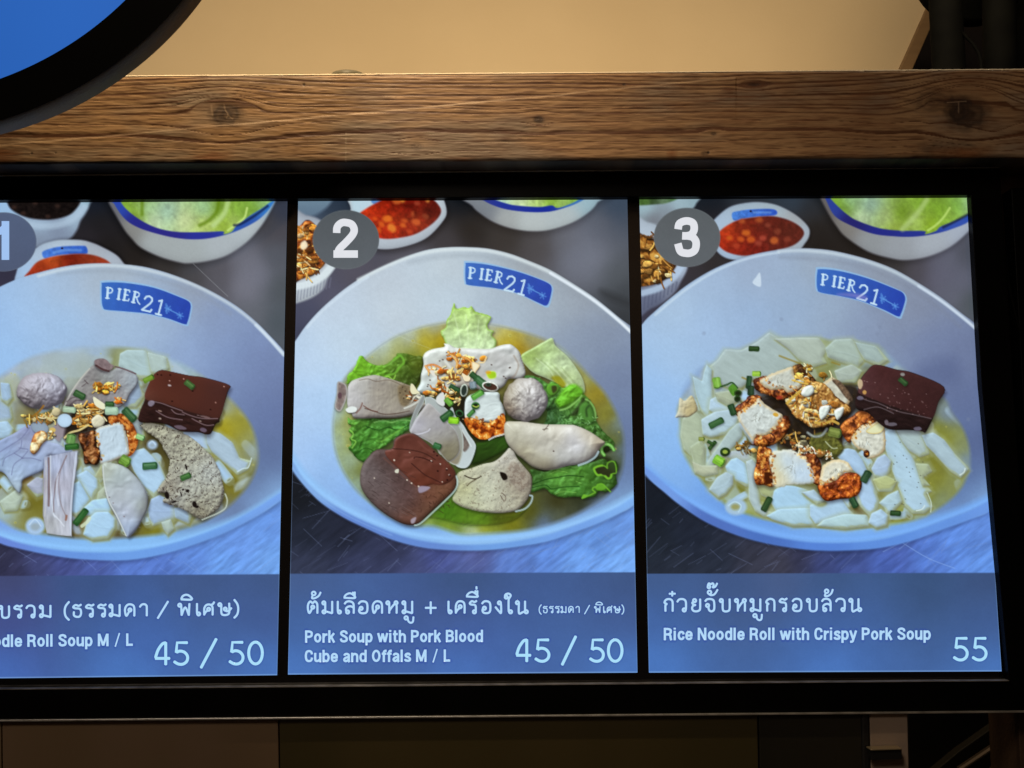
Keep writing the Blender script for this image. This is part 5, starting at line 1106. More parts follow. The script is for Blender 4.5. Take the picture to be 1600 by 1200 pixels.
    g.blob([(1006, 728), (1040, 756), (1064, 776), (1103, 801), (1151, 822), (1198, 836), (1246, 845), (1280, 848), (1322, 848), (1375, 843), (1427, 830), (1480, 811), (1515, 798), (1560, 776), (1552, 796), (1515, 812.5), (1480, 825), (1427, 844.5), (1375, 856.5),
            (1322, 860.5), (1280, 860.5), (1246, 857.5), (1198, 849.5), (1151, 836.5), (1103, 816), (1064, 790.5), (1040, 771), (1008, 742)], (84, 122, 206), soft=4, alpha=.85, anch=[(1040, 764, (110, 144, 220)), (1120, 815, (76, 104, 182)), (1200, 846, (70, 104, 184)), (1280, 853, (80, 120, 208)),
                                                                                                                               (1380, 850, (90, 132, 216)), (1480, 820, (98, 140, 222)), (1540, 795, (104, 144, 226))])
    g.line([(1024, 492), (1051, 469), (1077, 449), (1112, 427), (1147, 411), (1182, 400.5), (1217, 394.5)], 1.8, (196, 208, 232), .7, soft=3)
    g.line([(1217, 393), (1252, 391.5), (1295, 395), (1330, 402), (1365, 412), (1400, 426), (1435, 446), (1470, 469), (1505, 496), (1526, 514)], 2.5, (198, 206, 224), .7, soft=4)
    g.line([(1435, 447), (1470, 470), (1505, 497), (1526, 515)], 1.8, (206, 212, 238), .7, soft=2.5)
    g.line([(1220, 402), (1290, 406), (1350, 418), (1400, 438), (1450, 468), (1500, 510)], 2.5, (120, 126, 146), .30, soft=7)
    g.blob([(1187, 426), (1189, 436), (1188, 448), (1176, 442), (1182, 432)], (206, 214, 236), soft=2, alpha=.8)  # small fleck of glare painted into the page
    for x, y in ((1221, 499), (1375, 511), (1371, 522), (1396, 562), (1513, 655), (1100, 521)):
        g.ell(x, y, 3, 3, (120, 130, 160), soft=2.5, alpha=.35)
    g.blob([(1440, 570), (1490, 560), (1500, 590), (1470, 605), (1430, 590)], (84, 96, 136), soft=26, alpha=.5)
    g.blob([(1080, 590), (1100, 575), (1092, 610), (1070, 640), (1066, 616)], (110, 130, 176), soft=12, alpha=.5)
    # broth
    soup = [(1062, 660), (1058, 640), (1066, 620), (1080, 600), (1090, 590), (1100, 574), (1124, 562), (1136, 546), (1152, 546), (1182, 534), (1200, 522), (1215, 528), (1250, 529), (1280, 528), (1305, 533), (1331, 531), (1375, 541), (1392, 556), (1430, 590), (1475, 622),
            (1487, 643), (1503, 667), (1512, 689), (1516, 712), (1515, 732), (1504, 759), (1485, 781), (1455, 802), (1427, 813.5), (1375, 822), (1322, 824.5), (1262, 822), (1206, 813.5), (1190, 810), (1159, 800.5), (1133, 788), (1108, 765.5), (1092, 746), (1078, 727), (1068, 708), (1064, 688)]
    g.blob(soup, (0, 0, 0), idn='broth_picture', soft=7, tex=[(9, .05)], cm=(.98, 1.04, 1.20),
           anch=[(1100, 600, (150, 158, 170)), (1150, 570, (160, 170, 182)), (1200, 540, (158, 164, 168)), (1240, 545, (160, 166, 164)), (1284, 550, (150, 148, 80)), (1320, 560, (150, 158, 158)), (1345, 560, (146, 158, 160)), (1300, 568, (130, 130, 60)),
                 (1262, 575, (140, 134, 70)), (1250, 570, (136, 126, 60)), (1340, 600, (80, 80, 50)), (1350, 585, (110, 106, 56)), (1390, 570, (134, 146, 160)), (1480, 650, (116, 124, 130)), (1470, 670, (128, 124, 40)), (1475, 690, (146, 140, 44)),
                 (1500, 700, (134, 134, 80)), (1508, 720, (120, 132, 140)), (1470, 720, (120, 112, 30)), (1465, 745, (128, 122, 40)), (1490, 755, (136, 134, 70)), (1450, 770, (130, 124, 30)), (1470, 780, (128, 132, 90)), (1440, 800, (140, 146, 120)),
                 (1090, 700, (140, 140, 60)), (1075, 690, (160, 164, 140)), (1085, 730, (150, 156, 120)), (1110, 745, (128, 122, 30)), (1150, 757, (110, 100, 26)), (1140, 775, (140, 138, 30)), (1125, 770, (166, 176, 170)), (1175, 795, (150, 150, 70)),
                 (1190, 804, (140, 138, 50)), (1155, 690, (90, 80, 30)), (1170, 700, (100, 96, 70)), (1180, 715, (90, 84, 40)), (1360, 770, (118, 108, 44)), (1330, 785, (80, 66, 34)), (1395, 765, (128, 120, 34)), (1370, 785, (124, 116, 40)),
                 (1400, 805, (150, 148, 50)), (1390, 818, (160, 164, 90)), (1345, 800, (110, 90, 50)), (1250, 640, (40, 32, 22)), (1260, 690, (70, 60, 34)), (1300, 690, (66, 66, 30)), (1215, 620, (46, 34, 24)), (1320, 640, (60, 50, 36))])
    droplets(g, soup, 60, 72, None)
    milk(g, (1065, 560, 1510, 820), 60, 62, [(168, 182, 204), (176, 186, 192), (174, 178, 160), (166, 184, 214)], soup)
    tubes(g, (1075, 600, 1440, 822), 80, 64, soup, wr=(5.5, 9), lr=(9, 22))
    for pts, c in (([(1108, 575), (1124, 563), (1136, 547), (1160, 550), (1182, 537), (1200, 522), (1215, 530), (1238, 548), (1248, 565), (1238, 575), (1200, 590), (1172, 592), (1160, 604), (1140, 604), (1122, 598), (1112, 588)], (154, 166, 180)),
                   ([(1212, 530), (1250, 530), (1278, 530), (1290, 545), (1284, 556), (1290, 566), (1268, 572), (1250, 560), (1235, 546)], (160, 168, 172)),
                   ([(1292, 545), (1306, 533), (1330, 532), (1342, 545), (1348, 562), (1338, 572), (1316, 564), (1296, 558)], (154, 166, 172)), ([(1338, 536), (1368, 544), (1386, 562), (1372, 570), (1352, 560), (1344, 548)], (150, 164, 176)),
                   ([(1306, 580), (1330, 572), (1345, 580), (1335, 596), (1312, 596)], (156, 164, 168)),
                   ([(1104, 572), (1112, 580), (1110, 600), (1114, 625), (1118, 640), (1105, 652), (1096, 640), (1090, 618), (1084, 590), (1092, 594), (1098, 598), (1100, 584)], (160, 182, 210)),
                   ([(1068, 656), (1086, 644), (1096, 656), (1098, 680), (1092, 706), (1082, 712), (1070, 700), (1066, 680)], (162, 170, 160)), ([(1080, 700), (1094, 690), (1100, 700), (1100, 728), (1086, 728)], (158, 166, 150)),
                   ([(1112, 626), (1120, 622), (1134, 628), (1150, 640), (1138, 648), (1118, 644), (1110, 640)], (166, 186, 222)), ([(1120, 615), (1142, 612), (1150, 626), (1138, 632), (1124, 624)], (156, 162, 150)),
                   ([(1098, 656), (1118, 646), (1140, 642), (1152, 652), (1148, 666), (1134, 676), (1112, 682), (1100, 678)], (164, 182, 210)), ([(1138, 676), (1150, 664), (1158, 664), (1158, 684), (1146, 696), (1126, 716), (1110, 732), (1102, 730), (1112, 712), (1128, 694)], (156, 170, 186)),
                   ([(1084, 722), (1100, 730), (1118, 728), (1120, 740), (1100, 742), (1088, 738)], (170, 172, 160)), ([(1138, 714), (1146, 706), (1160, 708), (1176, 716), (1180, 722), (1166, 724), (1148, 718)], (160, 168, 190)),
                   ([(1136, 730), (1144, 720), (1152, 718), (1163, 726), (1172, 742), (1175, 756), (1164, 758), (1150, 748), (1140, 742)], (160, 190, 236)), ([(1110, 764), (1122, 748), (1134, 740), (1144, 744), (1143, 758), (1134, 770), (1124, 776)], (160, 178, 206)),
                   ([(1166, 724), (1176, 720), (1184, 732), (1180, 750), (1186, 770), (1188, 784), (1198, 796), (1210, 798), (1204, 806), (1192, 804), (1180, 796), (1172, 778), (1172, 756)], (164, 178, 200)), ([(1186, 760), (1204, 758), (1212, 768), (1204, 778), (1192, 772)], (160, 166, 130)),
                   ([(1212, 768), (1222, 760), (1240, 762), (1256, 766), (1276, 776), (1290, 790), (1270, 800), (1230, 800), (1214, 798), (1208, 786)], (158, 190, 236)), ([(1200, 806), (1220, 796), (1260, 796), (1290, 792), (1300, 806), (1285, 820), (1240, 820), (1210, 812)], (162, 190, 226)),
                   ([(1268, 790), (1290, 782), (1314, 782), (1324, 796), (1334, 806), (1300, 812), (1276, 818), (1268, 806)], (160, 186, 230)), ([(1278, 822), (1290, 812), (1320, 806), (1352, 805), (1358, 822), (1320, 824)], (166, 190, 214)), ([(1255, 770), (1272, 768), (1288, 782), (1276, 786)], (164, 184, 220)),
                   ([(1308, 714), (1314, 706), (1326, 703), (1337, 706), (1348, 722), (1354, 738), (1362, 756), (1372, 780), (1370, 792), (1360, 806), (1350, 796), (1342, 786), (1338, 764), (1346, 748), (1330, 734)], (160, 184, 232)),
                   ([(1382, 678), (1396, 670), (1408, 684), (1420, 706), (1432, 732), (1444, 756), (1454, 766), (1446, 770), (1450, 780), (1456, 790), (1444, 800), (1426, 800), (1412, 786), (1406, 760), (1394, 730), (1386, 706)], (164, 188, 226)),
                   ([(1402, 674), (1430, 672), (1444, 684), (1450, 708), (1436, 712), (1422, 702), (1412, 690)], (158, 172, 190)), ([(1442, 682), (1460, 678), (1476, 690), (1488, 708), (1506, 724), (1512, 732), (1500, 745), (1484, 734), (1464, 710), (1450, 698)], (158, 176, 206)),
                   ([(1364, 732), (1372, 718), (1382, 712), (1391, 722), (1388, 736), (1380, 746), (1368, 742)], (158, 176, 220)), ([(1366, 750), (1384, 746), (1400, 752), (1392, 766), (1374, 766)], (166, 170, 130)), ([(1376, 786), (1388, 776), (1402, 768), (1408, 784), (1394, 798), (1386, 800), (1384, 792)], (162, 184, 214)),
                   ([(1359, 816), (1364, 804), (1376, 798), (1386, 806), (1384, 820), (1370, 823)], (162, 186, 230)), ([(1432, 726), (1450, 728), (1454, 738), (1444, 744), (1452, 756), (1442, 756)], (160, 168, 150))):
        noodle(g, pts, c)
    g.ell(1150, 792, 17, 13, (160, 182, 212), idn='rice_noodle_picture', soft=5); g.ell(1149, 792, 7, 5, (150, 150, 100), soft=5); g.line([(1138, 790), (1148, 784), (1158, 790), (1154, 800)], 1, (190, 214, 236), .7)
    g.line([(1432, 798), (1440, 796), (1445, 790)], .8, (214, 222, 226), .9); g.line([(1449, 770), (1455, 786), (1454, 800)], .8, (196, 206, 206), .8); g.line([(1500, 742), (1506, 738), (1508, 732)], 1, (214, 222, 230), .8)
    for p in ([(1218, 556), (1234, 562), (1250, 568)], [(1160, 590), (1170, 594)], [(1300, 566), (1312, 570)]):
        g.line(p, 1.4, (140, 120, 40), .7, soft=2)
    R = np.random.RandomState(8)
    for _ in range(22):
        g.ell(1395 + 50 * R.rand(), 690 + 100 * R.rand(), .9, .8, (60, 60, 50), n=6, alpha=.7)
    g.blob([(1055, 652), (1060, 640), (1062, 622), (1070, 626), (1080, 618), (1086, 626), (1090, 640), (1082, 648), (1074, 652), (1062, 652)], (178, 176, 168), idn='fried_garlic_picture', soft=2, bump=[(6, .5)], anch=[(1066, 630, (186, 180, 170)), (1072, 642, (196, 166, 110)), (1085, 636, (176, 160, 120)), (1058, 650, (170, 178, 190))])
    # pork and garlic
    g.blob([(1180, 625), (1240, 615), (1330, 600), (1345, 630), (1325, 660), (1315, 700), (1290, 722), (1235, 704), (1214, 690), (1216, 650)], (34, 26, 20), soft=9, alpha=.92, tex=[(6, .3)])
    flakes(g, [(1240, 685, 22, 10), (1260, 692, 26, 14), (1165, 700, 14, 10)], 60, 50, [(116, 86, 40), (160, 116, 50), (86, 66, 30), (190, 150, 80), (130, 122, 96)], 2, 4.5, strands=.3)
    g.blob([(1270, 680), (1296, 676), (1312, 690), (1318, 704), (1300, 718), (1280, 712), (1266, 698)], (92, 94, 42), idn='onion_ring_picture', soft=4, bump=[(5, 1.0)], tex=[(4, .3)])
    g.line([(1262, 676), (1272, 682), (1284, 680), (1292, 670)], 2.2, (110, 116, 116), .9, hi=(160, 168, 170)); g.line([(1290, 690), (1300, 700), (1308, 700)], 1, (190, 194, 170), .7)
    K = lambda: g.newid('crispy_pork_picture')
    FR = lambda s, kk, b=0.0: fried((64, 26, 12), (136, 66, 26), (196, 122, 56), (244, 216, 166), s, kk, b)
    k = K()   # one
    g.blob([(1238, 574), (1243, 570), (1252, 569), (1258, 577), (1268, 586), (1276, 598), (1262, 602), (1248, 594), (1240, 584)], (90, 50, 20), idn=k, soft=1.3, vol=(.7, 5), bump=[(4.5, .9)], gloss=(.16, 18), fn=fried((56, 30, 12), (112, 70, 28), (160, 112, 50), (220, 180, 110), 5, 6, 0))
    g.blob([(1177, 598), (1180, 592), (1190, 588), (1196, 590), (1200, 605), (1225, 608), (1248, 606), (1244, 618), (1232, 620), (1222, 626), (1210, 622), (1196, 616), (1182, 610)], (150, 70, 30), idn=k, soft=1.4, shadow=(1, 5, 5, .6), rough=1.8, rs=4.5, vol=(.8, 5), bump=[(4, 1.0)], gloss=(.18, 18), fn=FR(5, 1, .02))
    g.blob([(1187, 598), (1192, 591), (1205, 584), (1222, 578), (1238, 574), (1242, 586), (1254, 598), (1250, 606), (1232, 614), (1222, 608), (1208, 610), (1196, 606)], (176, 184, 196), idn=k, soft=1.4, rough=1.2, rs=5, cm=(1.07, 1.01, .93), vol=(.5, 6), bump=[(7, .7, 2, 50), (3, .25)], edge=((204, 166, 112), 2.6, .5), gloss=(.06, 14))
    g.ell(1218, 621, 5, 3, (150, 46, 34), alpha=.8)
    k = K()   # two
    g.blob([(1147, 642), (1149, 636), (1160, 628), (1172, 618), (1182, 617), (1190, 622), (1186, 632), (1170, 640), (1156, 652)], (150, 80, 40), idn=k, soft=1.4, rough=1.8, rs=4.5, vol=(.8, 5), bump=[(4, 1.0)], gloss=(.18, 18), fn=FR(4.5, 2, .02))
    g.blob([(1176, 694), (1180, 682), (1204, 676), (1220, 652), (1228, 650), (1235, 658), (1232, 672), (1222, 686), (1208, 696), (1190, 698)], (150, 80, 40), idn=k, soft=1.4, shadow=(1, 4, 5, .5), rough=1.8, rs=4.5, vol=(.8, 5), bump=[(4, 1.0)], gloss=(.18, 18), fn=FR(5, 3, .04))
    g.blob([(1153, 646), (1164, 638), (1178, 630), (1186, 622), (1194, 630), (1208, 640), (1222, 648), (1220, 658), (1208, 672), (1196, 680), (1182, 682), (1176, 690), (1166, 676), (1156, 662)], (180, 192, 212), idn=k, soft=1.4, rough=1.2, rs=5, cm=(1.07, 1.01, .93), vol=(.5, 6), bump=[(7, .7, 2, 50), (3, .25)], edge=((204, 166, 112), 2.6, .5), gloss=(.06, 14))
    g.line([(1156, 662), (1166, 678), (1176, 692)], 2.0, (164, 180, 210), .6, soft=2); g.ell(1212, 648, 4.5, 3, (206, 158, 60), ang=20)
    k = K()   # five
    g.blob([(1313, 668), (1320, 658), (1332, 650), (1342, 642), (1356, 638), (1368, 646), (1376, 656), (1366, 662), (1350, 666), (1338, 676), (1328, 692), (1318, 682)], (150, 80, 40), idn=k, soft=1.4, shadow=(0, 3, 4, .5), vol=(.7, 5), bump=[(4.5, .9)], gloss=(.16, 18), fn=fried((80, 34, 16), (150, 76, 30), (206, 120, 50), (246, 206, 140), 5, 4, .02))
    g.blob([(1330, 688), (1336, 676), (1348, 664), (1362, 662), (1374, 658), (1382, 666), (1384, 690), (1382, 704), (1370, 714), (1354, 716), (1350, 706), (1338, 700)], (186, 192, 202), idn=k, soft=1.4, rough=1.2, rs=5, cm=(1.07, 1.01, .93), vol=(.5, 6), bump=[(7, .7, 2, 50), (3, .25)], edge=((204, 166, 112), 2.6, .5), gloss=(.06, 14))
    g.blob([(1353, 674), (1362, 666), (1374, 660), (1382, 666), (1376, 676), (1362, 678)], (220, 214, 180), soft=1.3, edge=((206, 160, 70), 1, .5), shadow=(1, 1, 2, .4)); g.ell(1354, 709, 5, 6, (150, 90, 44), vol=(.7, 5), bump=[(4.5, .9)], gloss=(.16, 18), fn=fried(s=3, k=2))
    k = K()   # four
    g.blob([(1286, 602), (1292, 594), (1302, 590), (1312, 600), (1322, 612), (1330, 624), (1322, 634), (1310, 634), (1300, 622)], (176, 180, 186), idn=k, soft=1.4, rough=1.2, rs=5, cm=(1.07, 1.01, .93), vol=(.5, 6), bump=[(7, .7, 2, 50), (3, .25)], edge=((204, 166, 112), 2.6, .5), gloss=(.06, 14))
    g.blob([(1300, 594), (1310, 594), (1320, 604), (1330, 618), (1332, 628), (1322, 622), (1310, 606)], (104, 84, 66), soft=2, tex=[(3, .4)], bump=[(3, .6)])
    k = K()   # three: heap
    g.blob([(1230, 632), (1238, 622), (1246, 612), (1254, 602), (1268, 596), (1284, 598), (1296, 606), (1304, 616), (1316, 628), (1330, 636), (1326, 646), (1312, 654), (1300, 662), (1284, 668), (1268, 668), (1254, 660), (1240, 648)], (170, 120, 56), idn=k, soft=1.6, rough=1.5, rs=5,
           shadow=(0, 5, 6, .6), vol=(.7, 5), bump=[(4.5, .9)], gloss=(.16, 18), fn=fried((78, 46, 20), (150, 100, 44), (206, 160, 92), (240, 226, 196), 6.5, 7, .05))
    flakes(g, [(1262, 618, 20, 16), (1290, 640, 22, 14), (1272, 650, 20, 10), (1256, 592, 12, 8), (1240, 628, 8, 8)], 90, 51, [(206, 172, 110), (190, 130, 56), (226, 204, 160), (150, 96, 40), (196, 196, 196), (222, 176, 90)], 2, 5.5, idn='fried_garlic_picture', strands=.4)
    for pts in ([(1282, 636), (1296, 634), (1294, 646), (1284, 656), (1280, 648)], [(1304, 642), (1318, 636), (1316, 648), (1308, 656)], [(1256, 606), (1268, 602), (1272, 612), (1262, 620), (1252, 616)]):
        g.blob(pts, (212, 214, 216), soft=1.2, shadow=(1, 2, 2, .5), bump=[(4, .4)])
    g.line([(1238, 594), (1252, 598), (1262, 600)], 1.3, (216, 176, 80), .9); g.line([(1243, 584), (1250, 592), (1260, 596)], 1.3, (206, 160, 70), .9); g.line([(1230, 630), (1240, 620), (1250, 612)], 2.2, (206, 164, 70), .9)
    g.line([(1274, 660), (1286, 662), (1300, 658), (1310, 662)], 2, (206, 166, 76), .9)
    flakes(g, [(1290, 586, 12, 5), (1262, 575, 5, 5)], 14, 52, [(150, 110, 40), (206, 166, 70), (220, 206, 170), (170, 120, 40)], 2, 4.5)
    flakes(g, [(1264, 708, 16, 8), (1250, 700, 10, 5), (1290, 712, 12, 5)], 36, 53, [(160, 116, 60), (206, 190, 160), (120, 80, 40), (214, 214, 210)], 2, 4.5)
    k = K()   # six
    g.blob([(1184, 702), (1190, 694), (1198, 699), (1206, 704), (1204, 722), (1208, 740), (1214, 752), (1206, 761), (1194, 758), (1182, 757), (1178, 742), (1182, 722)], (150, 70, 30), idn=k, soft=1.4, shadow=(0, 4, 5, .5), vol=(.7, 5), bump=[(4.5, .9)], gloss=(.16, 18), fn=fried((84, 32, 12), (156, 78, 26), (204, 136, 60), (246, 214, 150), 4, 5, .05))
    g.blob([(1248, 714), (1262, 708), (1276, 712), (1284, 726), (1286, 744), (1282, 758), (1272, 756), (1268, 736)], (130, 70, 30), idn=k, soft=1.4, rough=1.8, rs=4.5, vol=(.8, 5), bump=[(4, 1.0)], gloss=(.18, 18), fn=FR(4.5, 6, 0))
    g.blob([(1202, 716), (1208, 706), (1222, 703), (1238, 703), (1250, 710), (1262, 722), (1270, 738), (1272, 753), (1250, 757), (1232, 758), (1216, 762), (1206, 756), (1206, 738)], (184, 200, 228), idn=k, soft=3.0, rough=1.5, rs=5, vol=(.35, 6), bump=[(5, .35, 3, 80)],
           anch=[(1210, 725, (206, 200, 180)), (1206, 745, (206, 180, 130)), (1230, 720, (184, 200, 228)), (1250, 740, (184, 200, 230)), (1215, 758, (214, 206, 190)), (1240, 704, (206, 200, 196))], edge=((214, 206, 190), 2, .4))
    g.blob([(1194, 738), (1206, 737), (1208, 754), (1196, 758)], (66, 28, 12), soft=2, smooth=False)
    g.ell(1192, 692, 10, 6, (150, 80, 36), idn='fried_garlic_picture', vol=(.7, 5), bump=[(4.5, .9)], gloss=(.16, 18), fn=fried((70, 30, 12), (150, 76, 26), (206, 130, 50), (246, 206, 150), 5, 2, .04), rough=2)
    k = K()   # seven
    g.blob([(1278, 758), (1292, 754), (1306, 750), (1318, 740), (1330, 738), (1342, 742), (1347, 756), (1343, 770), (1332, 778), (1312, 780), (1292, 783), (1282, 774)], (150, 60, 20), idn=k, soft=1.5, shadow=(0, 4, 5, .55), vol=(.7, 5), bump=[(4.5, .9)], gloss=(.16, 18), fn=fried((84, 30, 10), (150, 62, 20), (204, 108, 36), (248, 190, 90), 4.5, 4, -.02))
    g.blob([(1282, 740), (1286, 728), (1298, 720), (1316, 718), (1326, 724), (1332, 736), (1318, 740), (1306, 750), (1292, 755), (1281, 758)], (196, 200, 206), idn=k, soft=1.8, rough=1.2, rs=5, cm=(1.07, 1.01, .93), vol=(.5, 6), bump=[(7, .7, 2, 50), (3, .25)], edge=((204, 166, 112), 2.6, .5), gloss=(.06, 14))
    for n_, (pts, c_) in enumerate((([(1196, 590), (1206, 600), (1226, 606), (1246, 604)], 26), ([(1156, 648), (1172, 634), (1188, 628)], 26), ([(1180, 686), (1200, 680), (1214, 664), (1222, 652)], 30),
                                    ([(1332, 684), (1346, 668), (1362, 662)], 26), ([(1206, 706), (1206, 726), (1210, 750)], 30), ([(1244, 708), (1262, 722), (1272, 748)], 26), ([(1284, 756), (1300, 750), (1322, 738)], 30),
                                    ([(1226, 690), (1250, 700), (1280, 706), (1300, 710)], 40), ([(1240, 640), (1262, 662), (1300, 660)], 30))):
        crumbs(g, pts, c_, 80 + n_)
    R = np.random.RandomState(31)
    for cx, cy, rx, ry in ((1216, 596, 20, 10), (1188, 652, 20, 18), (1352, 690, 16, 16), (1236, 732, 22, 18), (1304, 736, 16, 12)):
        for _ in range(13):
            a = R.rand() * 6.28; x, y = cx + rx * .8 * math.cos(a) * R.rand(), cy + ry * .8 * math.sin(a) * R.rand()
            g.line([(x, y), (x + 3.5 * R.randn(), y + 3 + 2.5 * R.rand())], .5, (120, 118, 112) if R.rand() < .45 else (226, 232, 240), .55)
    # blood cube
    k = g.newid('blood_cube_picture')
    g.blob([(1354, 580), (1364, 570.5), (1378, 571), (1400, 577), (1427, 582.5), (1475, 604.5), (1466, 629), (1458, 653), (1453, 664), (1446, 676), (1440, 674), (1420, 672), (1390, 671), (1372, 660), (1356, 645), (1340, 640), (1336, 628), (1340, 612), (1345, 592)], (36, 24, 24), idn=k, soft=1.3,
           shadow=(1, 5, 6, .5), bump=[(5, .8, 3, 14)], tex=[(5, .3, 3, 14)])
    g.blob([(1354, 581), (1364, 571), (1378, 571.5), (1400, 578), (1427, 583.5), (1474.5, 605), (1466, 629), (1457.5, 652.5), (1440, 649), (1420, 643), (1392, 634), (1370, 626), (1350, 618), (1341, 612), (1345, 594)], (66, 36, 36), idn=k, soft=1.6,
           anch=[(1360, 590, (74, 44, 46)), (1380, 580, (66, 36, 36)), (1410, 600, (62, 36, 36)), (1450, 615, (58, 34, 34)), (1430, 640, (60, 34, 34)), (1375, 615, (72, 42, 42)), (1348, 608, (84, 54, 56))], rim=.15, tex=[(4, .08)])
    for p in ([(1342, 620), (1356, 626), (1372, 630), (1390, 638)], [(1390, 638), (1408, 644), (1428, 648), (1455, 654)], [(1350, 640), (1372, 636), (1396, 646)]):
        g.line(p, .8, (124, 110, 116), .6)
    R = np.random.RandomState(4)
    for _ in range(42):
        u, v = R.rand(), R.rand()
        x = 1350 + 100 * u; y = 590 + 25 * u + (12 + 38 * (1 - u * .4)) * v
        g.ell(x, y, .6 + R.rand() * .7, .6, (170, 140, 140) if R.rand() < .6 else (120, 84, 84), n=6, alpha=.7)
    for x, y, rx, ry, c in ((1344, 600, 4, 8, (206, 180, 150)), (1351, 613, 3, 3, (210, 160, 90)), (1344, 622, 5, 3, (110, 104, 124)), (1394, 663, 8, 3, (110, 104, 116)), (1385, 660, 3, 4, (120, 110, 120)), (1434, 670, 6, 3, (110, 104, 124)), (1410, 585, 3.5, 2.2, (150, 150, 150))):
        g.ell(x, y, rx, ry, c, soft=1.5, alpha=.85, rough=.8)
    # green onion
    g.cyl(1119, 661, 22, 10, -27, (52, 92, 52), (76, 116, 72)); g.cyl(1178, 545, 15, 8, 2, (34, 62, 26), (60, 92, 50), shadow=False); g.cyl(1120, 598, 15, 12, 80, (120, 170, 66), (150, 196, 96)); g.line([(1127, 604), (1136, 601), (1144, 598), (1152, 606)], 1.5, (40, 76, 36), .9)
    g.blob([(1138, 606), (1144, 600), (1150, 604), (1152, 612), (1146, 619), (1140, 612)], (84, 140, 46), idn='scallion_picture', tex=[(3, .2)]); g.ring(1153, 614, 6, 5, 0, (44, 72, 30)); g.ring(1152, 623, 5, 5, 0, (34, 58, 26))
    g.cyl(1170, 597, 18, 8, 96, (36, 70, 42), (60, 98, 62)); g.cyl(1173, 610, 13, 10, 90, (34, 58, 38), (56, 84, 56)); g.cyl(1182, 584, 12, 8, 0, (140, 184, 60), (176, 210, 90), shadow=False); g.cyl(1144, 640, 16, 10, 70, (34, 66, 38), (60, 94, 60))
    g.cyl(1113, 696, 15, 6, -50, (46, 80, 34), (70, 106, 54)); g.cyl(1110, 692, 10, 5, 30, (46, 80, 34), (70, 106, 54)); g.ring(1133, 706, 8, 7, 0, (34, 56, 24), (150, 170, 70), 4); g.cyl(1123, 720, 15, 14, 30, (124, 184, 56), (160, 214, 80))
    g.cyl(1096, 686, 8, 6, 0, (130, 140, 60), (160, 170, 90), shadow=False); g.cyl(1198, 788, 22, 10, -62, (42, 68, 38), (62, 92, 54)); g.cyl(1411, 596, 14, 8, 40, (44, 76, 42), (74, 106, 64)); g.cyl(1353, 745, 17, 12, -60, (40, 68, 46), (66, 96, 66))
    g.cyl(1334, 785, 15, 10, 62, (40, 72, 46), (66, 100, 66)); g.cyl(1399, 802, 15, 8, 4, (38, 66, 36), (60, 92, 54)); g.cyl(1304, 676, 17, 14, 12, (110, 124, 60), (144, 156, 84))
    bowl_logo(g, lambda x, y: (x + 551, y + 10 + (x - 727) * .055), [(1277, 425), (1281, 420.5), (1312, 423.5), (1356, 435), (1400, 452), (1411, 458), (1414.5, 466), (1413, 475), (1408, 490), (1403, 494.5), (1382, 484.5), (1347, 470.5), (1312, 462.5), (1282, 457), (1277, 451), (1276, 440)])
    g.blob([(1308, 460), (1330, 458), (1352, 462), (1352, 468), (1330, 464)], (150, 130, 200), soft=6, alpha=.55)
    badge(g, 1073.5, 371, (88, 94, 98), (92, 98, 104))
    finish(g, ((1011, 896.5), (1552, 895)), [(1030, 905, (66, 90, 136)), (1150, 905, (64, 86, 130)), (1220, 905, (74, 92, 134)), (1300, 905, (62, 86, 128)), (1450, 905, (60, 84, 124)), (1545, 910, (62, 82, 122)), (1020, 970, (68, 100, 162)), (1300, 970, (66, 94, 150)),
                                             (1550, 970, (66, 92, 144)), (1020, 1040, (76, 118, 192)), (1300, 1040, (76, 118, 192)), (1555, 1040, (74, 114, 184)), (1300, 1000, (70, 104, 170))], 3)
    return g
